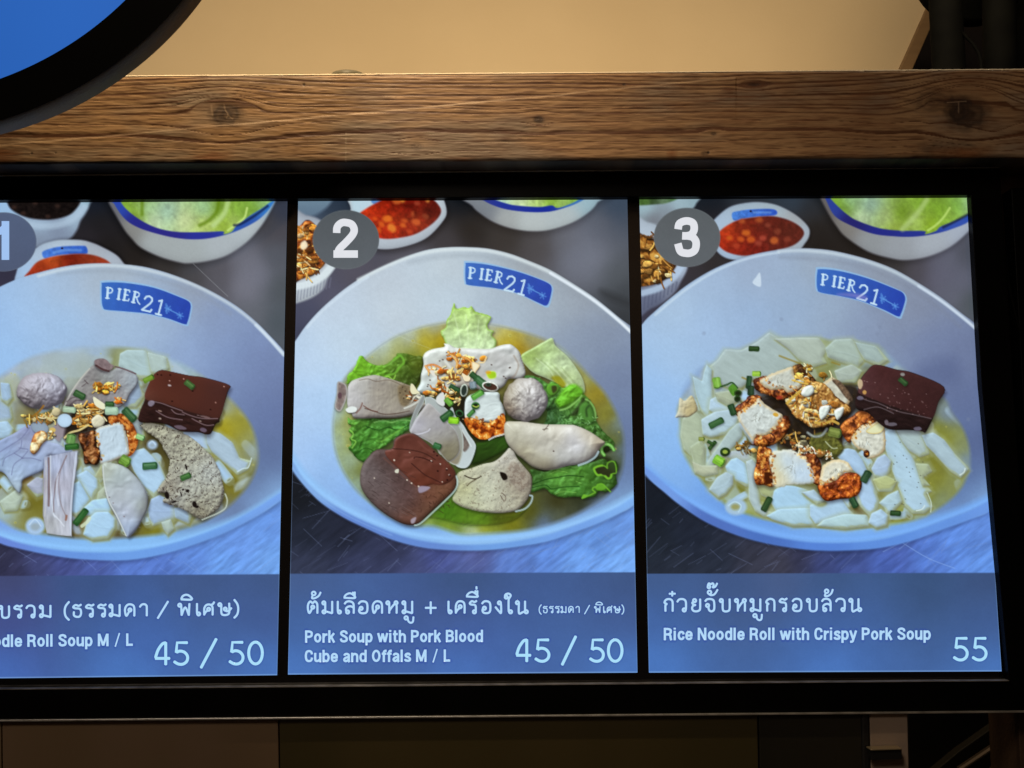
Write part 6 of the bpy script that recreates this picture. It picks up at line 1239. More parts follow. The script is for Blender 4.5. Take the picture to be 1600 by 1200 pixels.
# ================================================================ lettering drawn as strokes (unit height, y up)
LO = lambda x, y, r=.105: ('o', x, y, r)
GL = {
    'bo': (.85, [LO(.18, .81), [(.28, .84), (.28, .25), (.38, .09), (.62, .09), (.76, .25), (.76, .92)]]),
    'mo': (.86, [LO(.18, .81), [(.28, .84), (.28, .28)], LO(.19, .19), [(.29, .22), (.50, .17), (.77, .09)], [(.77, .92), (.77, .09)]]),
    'no': (.9, [LO(.18, .81), [(.28, .84), (.28, .09), (.50, .14), (.66, .22)], LO(.75, .18), [(.67, .22), (.67, .92)]]),
    'ho': (.95, [LO(.18, .81), [(.28, .84), (.28, .09)], [(.28, .25), (.45, .50), (.66, .74)], LO(.76, .81), [(.72, .72), (.80, .60), (.80, .09)]]),
    'ko': (.76, [[(.17, .09), (.17, .50), (.26, .58), (.10, .68), (.20, .86), (.40, .92), (.60, .85), (.67, .66), (.67, .09)]]),
    'ro': (.68, [[(.62, .95), (.46, .86), (.26, .92), (.10, .78), (.20, .69), (.46, .66), (.55, .54), (.55, .22)], LO(.45, .18)]),
    'wo': (.74, [[(.09, .72), (.20, .88), (.40, .92), (.58, .85), (.65, .66), (.65, .22)], LO(.54, .18)]),
    'oo': (.78, [[(.10, .74), (.22, .88), (.40, .92), (.60, .86), (.69, .68), (.69, .30), (.60, .13), (.42, .085), (.22, .12), (.13, .26), (.16, .40)], LO(.27, .43)]),
    'do': (.80, [[(.37, .42), (.19, .10), (.10, .40), (.12, .68), (.26, .88), (.45, .92), (.64, .84), (.71, .62), (.71, .09)], LO(.42, .52)]),
    'to': (.82, [[(.37, .42), (.19, .10), (.09, .40), (.11, .72), (.25, .91), (.41, .80), (.56, .92), (.70, .78), (.73, .58), (.73, .09)], LO(.42, .52)]),
    'kh': (.80, [[(.14, .09), (.14, .60), (.26, .86), (.45, .92), (.64, .84), (.71, .62), (.71, .09)], [(.15, .16), (.26, .33), (.40, .44)], LO(.42, .54)]),
    'so': (.88, [[(.14, .09), (.14, .55), (.26, .78), (.45, .84), (.62, .78), (.71, .60), (.71, .09)], [(.15, .16), (.26, .33), (.40, .42)], LO(.44, .50), [(.60, .80), (.74, .88), (.82, 1.02)]]),
    'sr': (.98, [LO(.18, .81), [(.28, .84), (.28, .25), (.38, .09), (.62, .09), (.78, .25), (.78, .92)], LO(.53, .50), [(.50, .40), (.66, .34), (.80, .42), (.93, .58)]]),
    'th': (.78, [[(.68, .95), (.50, .86), (.28, .92), (.11, .78), (.22, .69), (.54, .66), (.66, .52), (.66, .26), (.54, .09), (.30, .09), (.16, .20), (.16, .44)]]),
    'ae': (.42, [[(.13, .92), (.13, .28), (.16, .20)], LO(.25, .18)]),
    'lo': (.80, [[(.10, .74), (.22, .88), (.42, .92), (.62, .84), (.70, .64), (.70, .09)], [(.70, .46), (.52, .57), (.32, .54), (.20, .42), (.20, .26)], LO(.30, .18)]),
    'ng': (.64, [LO(.38, .80), [(.48, .78), (.50, .60), (.50, .12), (.40, .16), (.09, .52)]]),
    'ai': (.60, [LO(.16, 1.20, .10), [(.07, 1.26), (.14, 1.40), (.32, 1.44), (.44, 1.32), (.36, 1.14), (.31, 1.0), (.31, .28), (.34, .20)], LO(.43, .18)]),
    'yo': (.76, [LO(.28, .81), [(.22, .73), (.12, .66), (.20, .55), (.36, .50)], [(.32, .51), (.16, .44), (.11, .26), (.22, .11), (.44, .085), (.62, .16), (.67, .32), (.67, .92)]]),
    'pho': (1.02, [LO(.17, .81), [(.27, .84), (.30, .09)], [(.30, .10), (.55, .66), (.80, .10)], [(.80, .09), (.84, .92)]]),
    'jo': (.78, [[(.08, .76), (.20, .89), (.42, .92), (.62, .85), (.69, .66), (.69, .24), (.58, .10), (.44, .09), (.33, .20), (.30, .38)], LO(.24, .48)]),
    'aa': (.60, [[(.09, .72), (.20, .88), (.36, .92), (.48, .82), (.50, .66), (.50, .09)]]),
    'par': (.36, [[(.30, 1.16), (.14, .85), (.09, .50), (.14, .12), (.30, -.14)]]),
    'rap': (.36, [[(.06, 1.16), (.22, .85), (.27, .50), (.22, .12), (.06, -.14)]]),
    '/': (.8, [[(.06, -.10), (.74, 1.10)]]),
    '+': (.9, [[(.07, .46), (.83, .46)], [(.45, .06), (.45, .88)]]),
    '4': (.70, [[(.50, .04), (.50, .96)], [(.50, .95), (.36, .90), (.18, .64), (.07, .30), (.66, .30)]]),
    '5': (.72, [[(.64, .95), (.20, .95), (.16, .54), (.32, .60), (.52, .55), (.65, .38), (.62, .18), (.46, .06), (.26, .06), (.07, .16)]]),
    '0': (.72, [('e', .36, .5, .29, .455)]),
}
SHARP = {'/', '+', '4', '5', 'par', 'rap'}


def word(items, base, h, w):
    """items: (glyph, x0, x1); base(x) gives the baseline; returns polylines in photograph pixels and stroke half width"""
    out = []
    for g, x0, x1 in items:
        wd, parts = GL[g]
        sx = (x1 - x0) / wd
        b = base((x0 + x1) / 2)
        for p in parts:
            if p[0] == 'o':
                out.append(([(x0 + (p[1] + p[3] * math.cos(t) * h / sx * .98) * sx, b - (p[2] + p[3] * math.sin(t)) * h) for t in np.linspace(0, 2 * math.pi, 15)], w))
            elif p[0] == 'e':
                out.append(([(x0 + (p[1] + p[3] * math.cos(t)) * sx, b - (p[2] + p[4] * math.sin(t)) * h) for t in np.linspace(0, 2 * math.pi, 33)], w))
            else:
                q = [(x0 + u * sx, b - v * h) for u, v in p]
                if g in ('+', '/') or len(q) == 2:
                    out.append((q, w))
                elif g == '4':
                    out.append((list(map(tuple, spline(q[:4], False, 5))) + [q[4]], w))
                elif g == '5':
                    out.append((q[:3] + list(map(tuple, spline(q[2:], False, 5))), w))
                else:
                    out.append((list(map(tuple, spline(q, False, 5))), w))
    return out


def raw(strokes, w):
    o = []
    for s in strokes:
        if s[0] == 'o':
            o.append(([(s[1] + s[3] * math.cos(t), s[2] + s[3] * math.sin(t)) for t in np.linspace(0, 2 * math.pi, 13)], w))
        else:
            o.append((list(map(tuple, spline(s, False, 4))) if len(s) > 2 else s, w))
    return o


LA = {   # bold condensed roman, unit cap height, flat ends: (advance, strokes)
    'P': (.66, [[(.11, 0), (.11, 1)], ['s', (.11, .90), (.34, .90), (.50, .83), (.52, .69), (.49, .55), (.34, .475), (.11, .475)]]),
    'o': (.62, [('e', .30, .38, .185, .285)]),
    'r': (.43, [[(.11, 0), (.11, .76)], ['s', (.12, .40), (.17, .56), (.27, .645), (.40, .655)]]),
    'k': (.56, [[(.11, 0), (.11, 1)], [(.46, .76), (.14, .33)], [(.25, .46), (.47, 0)]]),
    'S': (.66, ['S', ['s', (.52, .68), (.49, .84), (.32, .905), (.16, .85), (.12, .71), (.22, .59), (.42, .47), (.53, .34), (.50, .16), (.32, .095), (.15, .15), (.10, .33)]]),
    'u': (.60, [['s', (.11, .76), (.11, .24), (.18, .11), (.32, .12), (.46, .24)], [(.47, .76), (.47, 0)]]),
    'p': (.60, [[(.11, -.23), (.11, .76)], ['s', (.12, .55), (.25, .66), (.40, .63), (.48, .38), (.40, .13), (.25, .10), (.12, .21)]]),
    'w': (.84, [[(.07, .76), (.24, .03)], [(.24, .03), (.40, .73)], [(.40, .73), (.57, .03)], [(.57, .03), (.74, .76)]]),
    'i': (.30, [[(.12, 0), (.12, .76)], [(.12, .86), (.12, 1.0)]]),
    't': (.42, [['s', (.17, .96), (.17, .20), (.23, .10), (.38, .095)], [(.02, .67), (.37, .67)]]),
    'h': (.60, [[(.11, 0), (.11, 1)], ['s', (.12, .50), (.24, .645), (.38, .64), (.47, .50), (.47, 0)]]),
    'n': (.60, [[(.11, 0), (.11, .76)], ['s', (.12, .50), (.24, .645), (.38, .64), (.47, .50), (.47, 0)]]),
    'B': (.68, [[(.11, 0), (.11, 1)], ['s', (.11, .905), (.36, .905), (.50, .82), (.50, .64), (.36, .535), (.11, .535)], ['s', (.34, .535), (.50, .46), (.54, .28), (.46, .13), (.32, .095), (.11, .095)]]),
    'l': (.29, [[(.12, 0), (.12, 1)]]),
    'd': (.61, [[(.48, 0), (.48, 1)], ['s', (.47, .55), (.34, .66), (.18, .63), (.11, .38), (.18, .13), (.34, .10), (.47, .21)]]),
    'b': (.60, [[(.11, 0), (.11, 1)], ['s', (.12, .55), (.25, .66), (.40, .63), (.48, .38), (.40, .13), (.25, .10), (.12, .21)]]),
    'C': (.68, [['s', (.55, .64), (.50, .83), (.34, .905), (.17, .82), (.11, .50), (.17, .18), (.34, .095), (.50, .17), (.55, .38)]]),
    'e': (.59, [['s', (.11, .39), (.12, .22), (.20, .11), (.32, .095), (.43, .15), (.47, .25)], ['s', (.11, .39), (.13, .55), (.22, .65), (.35, .65), (.45, .55), (.47, .41)], [(.12, .38), (.55, .38)]]),
    'a': (.58, [['s', (.13, .52), (.17, .63), (.30, .665), (.43, .60), (.45, .46), (.45, .12), (.50, .0)], ['s', (.45, .42), (.24, .36), (.12, .24), (.15, .11), (.28, .09), (.45, .22)]]),
    'O': (.72, [('e', .34, .5, .23, .405)]),
    'f': (.38, [['s', (.37, .905), (.23, .89), (.17, .78), (.17, .60), (.17, 0)], [(.02, .67), (.35, .67)]]),
    's': (.54, [['s', (.43, .52), (.38, .64), (.25, .665), (.13, .60), (.14, .47), (.32, .37), (.43, .25), (.39, .12), (.25, .095), (.12, .13), (.08, .24)]]),
    'M': (.90, [[(.11, 0), (.11, 1)], [(.13, .97), (.41, .06)], [(.41, .06), (.69, .97)], [(.71, 1), (.71, 0)]]),
    '/': (.50, [['t', (.06, -.05), (.36, 1.04)]]),
    'L': (.54, [[(.11, 1), (.11, 0)], [(.11, .10), (.50, .10)]]),
    'R': (.70, [[(.11, 0), (.11, 1)], ['s', (.11, .90), (.34, .90), (.51, .83), (.53, .69), (.49, .55), (.34, .475), (.11, .475)], ['s', (.36, .46), (.49, .40), (.52, .20), (.57, 0)]]),
    'c': (.56, [['s', (.46, .47), (.42, .61), (.30, .665), (.17, .60), (.11, .38), (.17, .16), (.30, .095), (.42, .15), (.46, .30)]]),
    'N': (.72, [[(.11, 0), (.11, 1)], [(.13, .95), (.55, .05)], [(.57, 1), (.57, 0)]]),
    'y': (.57, [[(.07, .76), (.28, .06)], ['s', (.49, .76), (.29, .05), (.22, -.12), (.06, -.14)]]),
    ' ': (.30, []),
    '1': (.5, [[(.30, 0), (.30, 1)], ['s', (.30, .84), (.20, .75), (.02, .735)]]),
    '2': (.62, [['s', (.105, .64), (.12, .80), (.22, .905), (.34, .91), (.46, .86), (.515, .72), (.47, .58), (.32, .39), (.17, .22), (.12, .07)], [(.03, .085), (.60, .085)]]),
    '3': (.62, [['s', (.105, .70), (.14, .85), (.30, .915), (.45, .86), (.48, .70), (.42, .57), (.31, .53), (.20, .53)], ['s', (.31, .53), (.45, .49), (.525, .36), (.50, .17), (.40, .09), (.29, .08), (.16, .13), (.10, .33)]]),
}


def roman(text, x0, x1, base, h, wf=.092, wspan=None):
    """bold condensed roman set between x0 and x1; base(x) is the baseline; flat-ended strokes"""
    tot = sum(LA[c][0] for c in text) - .06
    k = (x1 - x0) / tot
    out = []; x = x0
    for c in text:
        adv, parts = LA[c]
        w = h * wf
        for p in parts:
            if p == 'S':
                continue
            b = base(x)
            if p[0] == 'e':
                out.append(([(x + (p[1] + p[3] * math.cos(t)) * k, b - (p[2] + p[4] * math.sin(t)) * h) for t in np.linspace(0, 2 * math.pi, 29)], w))
            elif p[0] in ('s', 't'):
                q = [(x + u * k, b - v * h) for u, v in p[1:]]
                out.append((list(map(tuple, spline(q, False, 5))) if p[0] == 's' else q, w if p[0] == 's' else w * .62, 'flat'))
            else:
                out.append(([(x + u * k, b - v * h) for u, v in p], w, 'flat'))
        x += adv * k
    return out


SUB = [('par', 0, 12), ('th', 14, 31), ('ro', 34, 50), ('ro', 53, 69), ('mo', 71, 91), ('do', 95, 114), ('aa', 118, 134), ('/', 147, 166), ('pho', 179, 202), ('ae', 207, 216), ('so', 218, 238), ('sr', 241, 265), ('rap', 266, 277)]
b1 = lambda x: 966.3 - (x - 60) * .0125
W1 = word([('bo', -3, 16), ('ro', 20, 36), ('wo', 39, 56), ('mo', 60, 81)] + [(g, 98 + a, 98 + b) for g, a, b in SUB], b1, 22, 1.66) \
    + raw([[(283, 936.5), (285.5, 931.5), (291, 929.3), (296.5, 931.5), (299.5, 936.8), (283, 936.5)]], 1.7)
b2 = lambda x: 960.3 - (x - 480) * .001
W2 = word([('to', 479, 498), ('mo', 502, 521), ('ae', 525, 534), ('lo', 536, 555), ('oo', 558, 576), ('do', 580, 599), ('ho', 602, 623), ('mo', 627, 646), ('+', 663, 683), ('ae', 698, 707), ('kh', 709, 728),
           ('ro', 732, 746), ('oo', 751, 768), ('ng', 772, 786), ('ai', 787, 802), ('no', 804, 826)], b2, 22.5, 1.66) \
    + raw([('o', 490.2, 927.3, 2.9), [(488.5, 930), (487.5, 934.6), (492, 934.6), (498, 931), (501, 925.3)], [(537.5, 934), (540.5, 929.3), (547, 927), (553, 930.5), (554.3, 934.5), (537.5, 934)], [(551, 929), (551.6, 925.2)], [(554.2, 933), (554.4, 925)],
           ('o', 634.6, 965.5, 2.6), [(637.2, 965.5), (637.8, 970), (641, 973), (645, 971.5), (646, 963.8)],
           [(728.7, 932), (732, 927.3), (738, 925), (744, 928.5), (746, 932.6), (728.7, 932)], [(742.6, 926), (743, 922.8)], [(745.8, 931), (746, 923)], [(744.6, 920.6), (744.4, 916.6)]], 1.55)
W2b = word([(g, 841 + a * 135 / 277, 841 + b * 135 / 277) for g, a, b in SUB], lambda x: 958.3, 11.6, .88) + raw([[(930.6, 944.8), (932.5, 942), (936, 940.8), (939.6, 942), (941, 945), (930.6, 944.8)]], .85)
b3 = lambda x: 957.2 - (x - 1036) * .0018
W3 = word([('ko', 1036, 1053), ('wo', 1056, 1074), ('yo', 1079, 1096), ('jo', 1100, 1118), ('bo', 1123, 1142), ('ho', 1147, 1167), ('mo', 1171, 1190), ('ko', 1195, 1212), ('ro', 1216, 1231), ('oo', 1236, 1254), ('bo', 1259, 1278),
           ('lo', 1282, 1300), ('wo', 1304, 1322), ('no', 1325, 1347)], b3, 23, 1.66) \
    + raw([[(1045.6, 927.8), (1055.2, 927.6)], [(1050.4, 924), (1050.4, 931.4)], ('o', 1108.6, 925.6, 2.8), [(1108, 928.4), (1111, 930), (1116.5, 928.4), (1121.3, 921.2)],
           ('o', 1107.7, 917, 2.1), [(1105.8, 915), (1107.6, 911.5), (1110.8, 912.8), (1113.5, 911.3), (1115.2, 914), (1113.6, 917.8), (1117.6, 916.6), (1120.6, 911.3)],
           ('o', 1179.6, 961.9, 2.6), [(1182.2, 962), (1182.8, 966.4), (1186, 969), (1189.6, 967.4), (1190.4, 959.8)],
           ('o', 1291.6, 923.8, 2.8), [(1290, 927), (1289, 931.2), (1294, 931), (1299, 927), (1301.2, 921)]], 1.55)
P1 = word([('4', 240, 266.5), ('5', 269.5, 295.5), ('/', 312, 340), ('5', 356, 382), ('0', 386, 412.5)], lambda x: 1040 - (x - 250) * .006, 37.5, 2.3)
P2 = word([('4', 804.5, 830.5), ('5', 834, 860), ('/', 876.5, 901.5), ('5', 919.5, 945), ('0', 948, 974.5)], lambda x: 1035, 37, 2.3)
P3 = word([('5', 1488, 1513.5), ('5', 1517.5, 1543)], lambda x: 1033, 37.5, 2.3)


_k = 165 / (sum(LA[c][0] for c in 'Roll Soup M / L') - .06)
E1 = roman('Rice Noodle Roll Soup M / L', 207 - _k * (sum(LA[c][0] for c in 'Rice Noodle Roll Soup M / L') - .06), 207, lambda x: 1011 - x * .0085, 19.6)
E2 = roman('Pork Soup with Pork Blood', 476, 754.5, lambda x: 1004.2 - (x - 476) * .0035, 19.3)
E2b = roman('Cube and Offals M / L', 475.5, 703, lambda x: 1034.8 - (x - 476) * .0035, 19.3)
E3 = roman('Rice Noodle Roll with Crispy Pork Soup', 1036.5, 1454, lambda x: 1000.4 - (x - 1036) * .0015, 19.5)
N1 = roman('1', -13, 18.5, lambda x: 406, 60.5, .098)
N2 = roman('2', 519, 556.5, lambda x: 402, 59.5, .098)
N3 = roman('3', 1052.5, 1090, lambda x: 400.5, 60.5, .098)


def halo(pg, *words):
    for wd in words:
        for t in wd:
            s, w = t[0], t[1]
            if max(p[0] for p in s) > pg.X.min() - 10:
                pg.line(s, w + 1.7, (44, 66, 158), .30, smooth=False, soft=2.2)
# ================================================================ scene helpers
def mat(name, base=(.5, .5, .5), rough=.5, metal=0.0, spec=.5, emit=None, es=1.0):
    m = bpy.data.materials.new(name)
    m.use_nodes = True
    b = m.node_tree.nodes['Principled BSDF']
    b.inputs['Base Color'].default_value = (*base, 1)
    b.inputs['Roughness'].default_value = rough
    b.inputs['Metallic'].default_value = metal
    b.inputs['Specular IOR Level'].default_value = spec
    if emit:
        b.inputs['Emission Color'].default_value = (*emit, 1)
        b.inputs['Emission Strength'].default_value = es
    return m, m.node_tree, b


def lin(c):
    c = np.asarray(c, float) / 255.0
    return tuple(np.where(c <= .04045, c / 12.92, ((c + .055) / 1.055) ** 2.4))


def vary(nt, b, c1, c2, scale=(8, 8, 8), detail=4, rough=None, bump=0.0, bscale=60, name='Object'):
    """procedural mottling of the base colour, optional roughness range and fine bump"""
    N, K = nt.nodes, nt.links
    tc = N.new('ShaderNodeTexCoord'); mp = N.new('ShaderNodeMapping'); mp.inputs['Scale'].default_value = scale
    nz = N.new('ShaderNodeTexNoise'); nz.inputs['Scale'].default_value = 1; nz.inputs['Detail'].default_value = detail
    rp = N.new('ShaderNodeValToRGB')
    rp.color_ramp.elements[0].color = (*c1, 1); rp.color_ramp.elements[1].color = (*c2, 1)
    rp.color_ramp.elements[0].position = .3; rp.color_ramp.elements[1].position = .7
    K.new(tc.outputs[name], mp.inputs['Vector']); K.new(mp.outputs[0], nz.inputs['Vector'])
    K.new(nz.outputs['Fac'], rp.inputs[0]); K.new(rp.outputs[0], b.inputs['Base Color'])
    if rough:
        mr = N.new('ShaderNodeMapRange'); mr.inputs['To Min'].default_value = rough[0]; mr.inputs['To Max'].default_value = rough[1]
        K.new(nz.outputs['Fac'], mr.inputs['Value']); K.new(mr.outputs[0], b.inputs['Roughness'])
    if bump:
        n2 = N.new('ShaderNodeTexNoise'); n2.inputs['Scale'].default_value = bscale; n2.inputs['Detail'].default_value = 5
        bp = N.new('ShaderNodeBump'); bp.inputs['Strength'].default_value = bump; bp.inputs['Distance'].default_value = .002
        K.new(tc.outputs[name], n2.inputs['Vector']); K.new(n2.outputs['Fac'], bp.inputs['Height']); K.new(bp.outputs[0], b.inputs['Normal'])


def mesh_obj(name, V, F, m, parent=None, smooth=False):
    me = bpy.data.meshes.new(name)
    me.from_pydata([tuple(v) for v in V], [], F)
    me.materials.append(m)
    if smooth:
        me.polygons.foreach_set('use_smooth', [True] * len(me.polygons))
    me.update()
    o = bpy.data.objects.new(name, me)
    col.objects.link(o)
    if parent:
        o.parent = parent
    return o


def empty(name, loc=(0, 0, 0)):
    o = bpy.data.objects.new(name, None)
    o.location = loc
    o.empty_display_size = .05
    col.objects.link(o)
    return o


def tag(o, label=None, cat=None, group=None, kind=None):
    if label: o['label'] = label
    if cat: o['category'] = cat
    if group: o['group'] = group
    if kind: o['kind'] = kind
    return o


def prism(name, px, Yf, Yb, m, parent=None, bevel=0.0, seg=2):
    """polygon given in photograph pixels, standing at depth Yf, extruded straight back to depth Yb"""
    X, Z = plane_pts([p[0] for p in px], [p[1] for p in px], Yf)
    n = len(px)
    V = [(X[i], Yf, Z[i]) for i in range(n)] + [(X[i], Yb, Z[i]) for i in range(n)]
    F = [list(range(n))[::-1], list(range(n, 2 * n))] + [[i, (i + 1) % n, n + (i + 1) % n, n + i] for i in range(n)]
    o = mesh_obj(name, V, F, m, parent)
    import bmesh
    bm = bmesh.new(); bm.from_mesh(o.data)
    bmesh.ops.recalc_face_normals(bm, faces=bm.faces)
    if bevel:
        bmesh.ops.bevel(bm, geom=list(bm.edges), offset=bevel, segments=seg, affect='EDGES', profile=.5)
    bm.to_mesh(o.data); bm.free()
    return o


def tube(name, pts, r, m, parent=None, sides=10):
    pts = [Vector(p) for p in pts]
    V, F = [], []
    for i, p in enumerate(pts):
        d = (pts[min(i + 1, len(pts) - 1)] - pts[max(i - 1, 0)]).normalized()
        u = d.cross(Vector((0, 1, 0)) if abs(d.y) < .9 else Vector((1, 0, 0))).normalized(); w = d.cross(u)
        for k in range(sides):
            a = 2 * math.pi * k / sides
            V.append(p + (u * math.cos(a) + w * math.sin(a)) * r)
    for i in range(len(pts) - 1):
        for k in range(sides):
            F.append([i * sides + k, i * sides + (k + 1) % sides, (i + 1) * sides + (k + 1) % sides, (i + 1) * sides + k])
    F += [list(range(sides)), list(range((len(pts) - 1) * sides, len(pts) * sides))[::-1]]
    return mesh_obj(name, V, F, m, parent, True)


# ================================================================ the menu board
PAGE_Y = BOARD - .0012
M_PAGE, nt, b = mat('lit_page', (.004, .004, .004), .07, 0, .5)
at = nt.nodes.new('ShaderNodeAttribute'); at.attribute_name = 'print'
nt.links.new(at.outputs['Color'], b.inputs['Emission Color'])
b.inputs['Emission Strength'].default_value = 1.0
M_PAGE.cycles.emission_sampling = 'NONE'
M_GLASS, nt, b = mat('black_glass', (.0035, .0035, .0038), .07, 0, .5)
M_EDGE, nt, b = mat('pale_edge_glint', (.85, .84, .78), .5, 0, .5)  # pale non-metal colour standing for light on the frame edge
vary(nt, b, (.55, .54, .50), (.90, .89, .82), (9, 9, 9), 3)
M_FRAME, nt, b = mat('black_powder_coat', (.002, .002, .002), .42, 0, .06)
vary(nt, b, (.0006, .0006, .0006), (.0014, .0014, .0013), (14, 14, 14), 5, (.36, .5), .15, 900)
M_TRIM, nt, b = mat('aluminium_edge', (.55, .54, .50), .35, .9)
vary(nt, b, (.40, .39, .36), (.62, .60, .55), (60, 60, 60), 3, (.3, .5))

board = tag(empty('menu_board', (0.1, BOARD, -.24)), 'long backlit black-framed menu screen with three soup pages, mounted under the timber beam', 'menu board')


def keep(o, root):
    """parent without moving"""
    o.parent = root
    o.matrix_parent_inverse = Matrix.Translation(-Vector(root.location))
    return o


XL = -118
top = lambda x: 275 - .0083 * x
keep(prism('glass_panel', [(XL - 6, 300), (1524, 296), (1586, 1076), (XL - 50, 1092)], BOARD, BOARD + .006, M_GLASS), board)
FY = BOARD - .013
for nm, px in (('frame_bar', [(XL - 60, top(XL - 60)), (1562, 262), (1517, 304.5), (XL, 313)]),
               ('frame_bar', [(1562, 262), (1583, 600), (1616, 1112), (1577, 1064.5), (1534, 600), (1517, 304.5)]),
               ('frame_bar', [(1577, 1064.5), (1616, 1110), (XL - 110, 1125.5), (XL - 44, 1079)]),
               ('frame_bar', [(XL, 313), (XL - 44, 1079), (XL - 110, 1125.5), (XL - 60, top(XL - 60))])):
    keep(prism(nm, px, FY, BOARD + .03, M_FRAME, bevel=.0007, seg=2), board)
keep(prism('edge_line', [(XL - 60, top(XL - 60) - 1.6), (1562, 260.6), (1562, 261.8), (XL - 60, top(XL - 60) + .2)], FY - .0022, BOARD, M_EDGE), board)  # added pale strip in place of the highlight along the top edge
keep(prism('edge_line', [(1560.5, 262.5), (1562.2, 262.5), (1519.2, 305), (1517.8, 305)], FY - .0006, FY + .001, M_FRAME), board)
keep(prism('bottom_rail', [(XL - 120, 1127), (1640, 1110.6), (1640, 1113.4), (XL - 120, 1130.2)], FY - .004, BOARD + .02, M_TRIM, bevel=.0004), board)
keep(prism('bar_edge_line', [(XL - 40, 1077.6), (1577, 1063.2), (1577, 1064.2), (XL - 40, 1078.9)], FY - .0008, BOARD - .002, M_TRIM), board)  # added bright strip in place of light on the bottom bar's top

pages = []
NAMES = {'dish_picture': 'dish_picture'}
for fn_, lab in ((page_one, 'left page, number 1, noodle roll soup with offal and blood cube'), (page_two, 'middle page, number 2, pork soup with blood cube, offal and lettuce'),
                 (page_three, 'right page, number 3, rice noodle roll with crispy pork')):
    pg = fn_()
    if fn_ is page_one: halo(pg, W1, P1, E1)
    if fn_ is page_two: halo(pg, W2, W2b, P2, E2, E2b)
    if fn_ is page_three: halo(pg, W3, P3, E3)
    PXm, PZm = plane_pts(pg.X, pg.Y, PAGE_Y)
    colr = np.where(pg.C <= .04045, pg.C / 12.92, ((np.clip(pg.C, 0, 1) + .055) / 1.055) ** 2.4)
    colr = np.maximum(colr - np.array([.0035, .0026, .0020]), .0006)
    ny, nx = pg.X.shape
    idf = pg.I[:-1, :-1].copy()
    for k in range(1, len(pg.ids)):
        if (idf == k).sum() < 14:
            idf[idf == k] = 0
    VI = np.arange(ny * nx).reshape(ny, nx)
    root = None
    for k in range(len(pg.ids)):
        f = idf == k
        if not f.any():
            continue
        q = np.stack([VI[:-1, :-1][f], VI[1:, :-1][f], VI[1:, 1:][f], VI[:-1, 1:][f]], 1)
        u, inv = np.unique(q.ravel(), return_inverse=True)
        co = np.empty((len(u), 3), np.float32)
        co[:, 0] = PXm.ravel()[u]; co[:, 1] = PAGE_Y; co[:, 2] = PZm.ravel()[u]
        me = bpy.data.meshes.new('page_print')
        me.vertices.add(len(u)); me.vertices.foreach_set('co', co.ravel())
        me.loops.add(len(q) * 4); me.loops.foreach_set('vertex_index', inv.astype(np.int32).ravel())
        me.polygons.add(len(q)); me.polygons.foreach_set('loop_start', np.arange(0, len(q) * 4, 4, dtype=np.int32))
        me.update(calc_edges=True)
        ca = me.color_attributes.new('print', 'FLOAT_COLOR', 'POINT')
        cc = np.ones((len(u), 4), np.float32); cc[:, :3] = colr.reshape(-1, 3)[u]
        ca.data.foreach_set('color', cc.ravel())
        me.materials.append(M_PAGE)
        nm = 'menu_page' if k == 0 else pg.ids[k]
        o = bpy.data.objects.new(nm, me); col.objects.link(o)
        if k == 0:
            root = keep(o, board); root['label'] = lab
        else:
            o.parent = root
        if nm == 'noodle_heap_picture' or nm == 'fried_garlic_picture' or nm == 'fried_shallot_picture':
            o['kind'] = 'stuff'
    pages.append(root)


# ---- lettering, raised a hair off the glass
def glow(name, c):
    m, nt, b = mat(name, (.02, .02, .02), .3, 0, .3, lin(c), 1.0)
    m.cycles.emission_sampling = 'NONE'
    return m


M_TXT = glow('lit_blue_white_lettering', (176, 216, 248)); M_PRICE = glow('lit_price_lettering', (168, 222, 250))
M_NUM = glow('lit_white_numeral', (224, 226, 232)); M_NUM1 = glow('lit_bluish_numeral', (160, 194, 240))


def stroke_obj(name, strokes, m, parent):
    V, F = [], []
    S = 8
    for st in strokes:
        pts, w = st[0], st[1]; flat = len(st) > 2
        P = [pts[0]]
        for p in pts[1:]:
            if math.hypot(p[0] - P[-1][0], p[1] - P[-1][1]) > .05:
                P.append(p)
        n = len(P); closed = math.hypot(P[0][0] - P[-1][0], P[0][1] - P[-1][1]) < .3
        # round ends
        if not closed and not flat:
            def cap(a, b_):
                dx, dy = a[0] - b_[0], a[1] - b_[1]; L = math.hypot(dx, dy)
                return dx / L, dy / L
            d0 = cap(P[0], P[1]); d1 = cap(P[-1], P[-2])
            ring = [((P[0][0] + d0[0] * w * .45, P[0][1] + d0[1] * w * .45), w * .45)] + [(p, w) for p in P] + [((P[-1][0] + d1[0] * w * .45, P[-1][1] + d1[1] * w * .45), w * .45)]
        else:
            ring = [(p, w) for p in P]
        base = len(V)
        m_ = len(ring)
        for i, (p, r) in enumerate(ring):
            a = ring[max(i - 1, 0)][0]; c = ring[min(i + 1, m_ - 1)][0]
            if closed and i in (0, m_ - 1):
                a = ring[-2][0]; c = ring[1][0]
            dx, dy = c[0] - a[0], c[1] - a[1]; L = math.hypot(dx, dy) or 1
            nx_, ny_ = -dy / L, dx / L
            for k in range(S):
                t = 2 * math.pi * k / S
                x, z = plane_pts(p[0] + nx_ * math.cos(t) * r, p[1] + ny_ * math.cos(t) * r, PAGE_Y - .0004)
                V.append((float(x), PAGE_Y - .0004 - math.sin(t) * .00022, float(z)))
        for i in range(m_ - 1):
            for k in range(S):
                F.append([base + i * S + k, base + i * S + (k + 1) % S, base + (i + 1) * S + (k + 1) % S, base + (i + 1) * S + k])
        F += [[base + k for k in range(S)], [base + (m_ - 1) * S + k for k in range(S)][::-1]]
    return mesh_obj(name, V, F, m, parent, True)


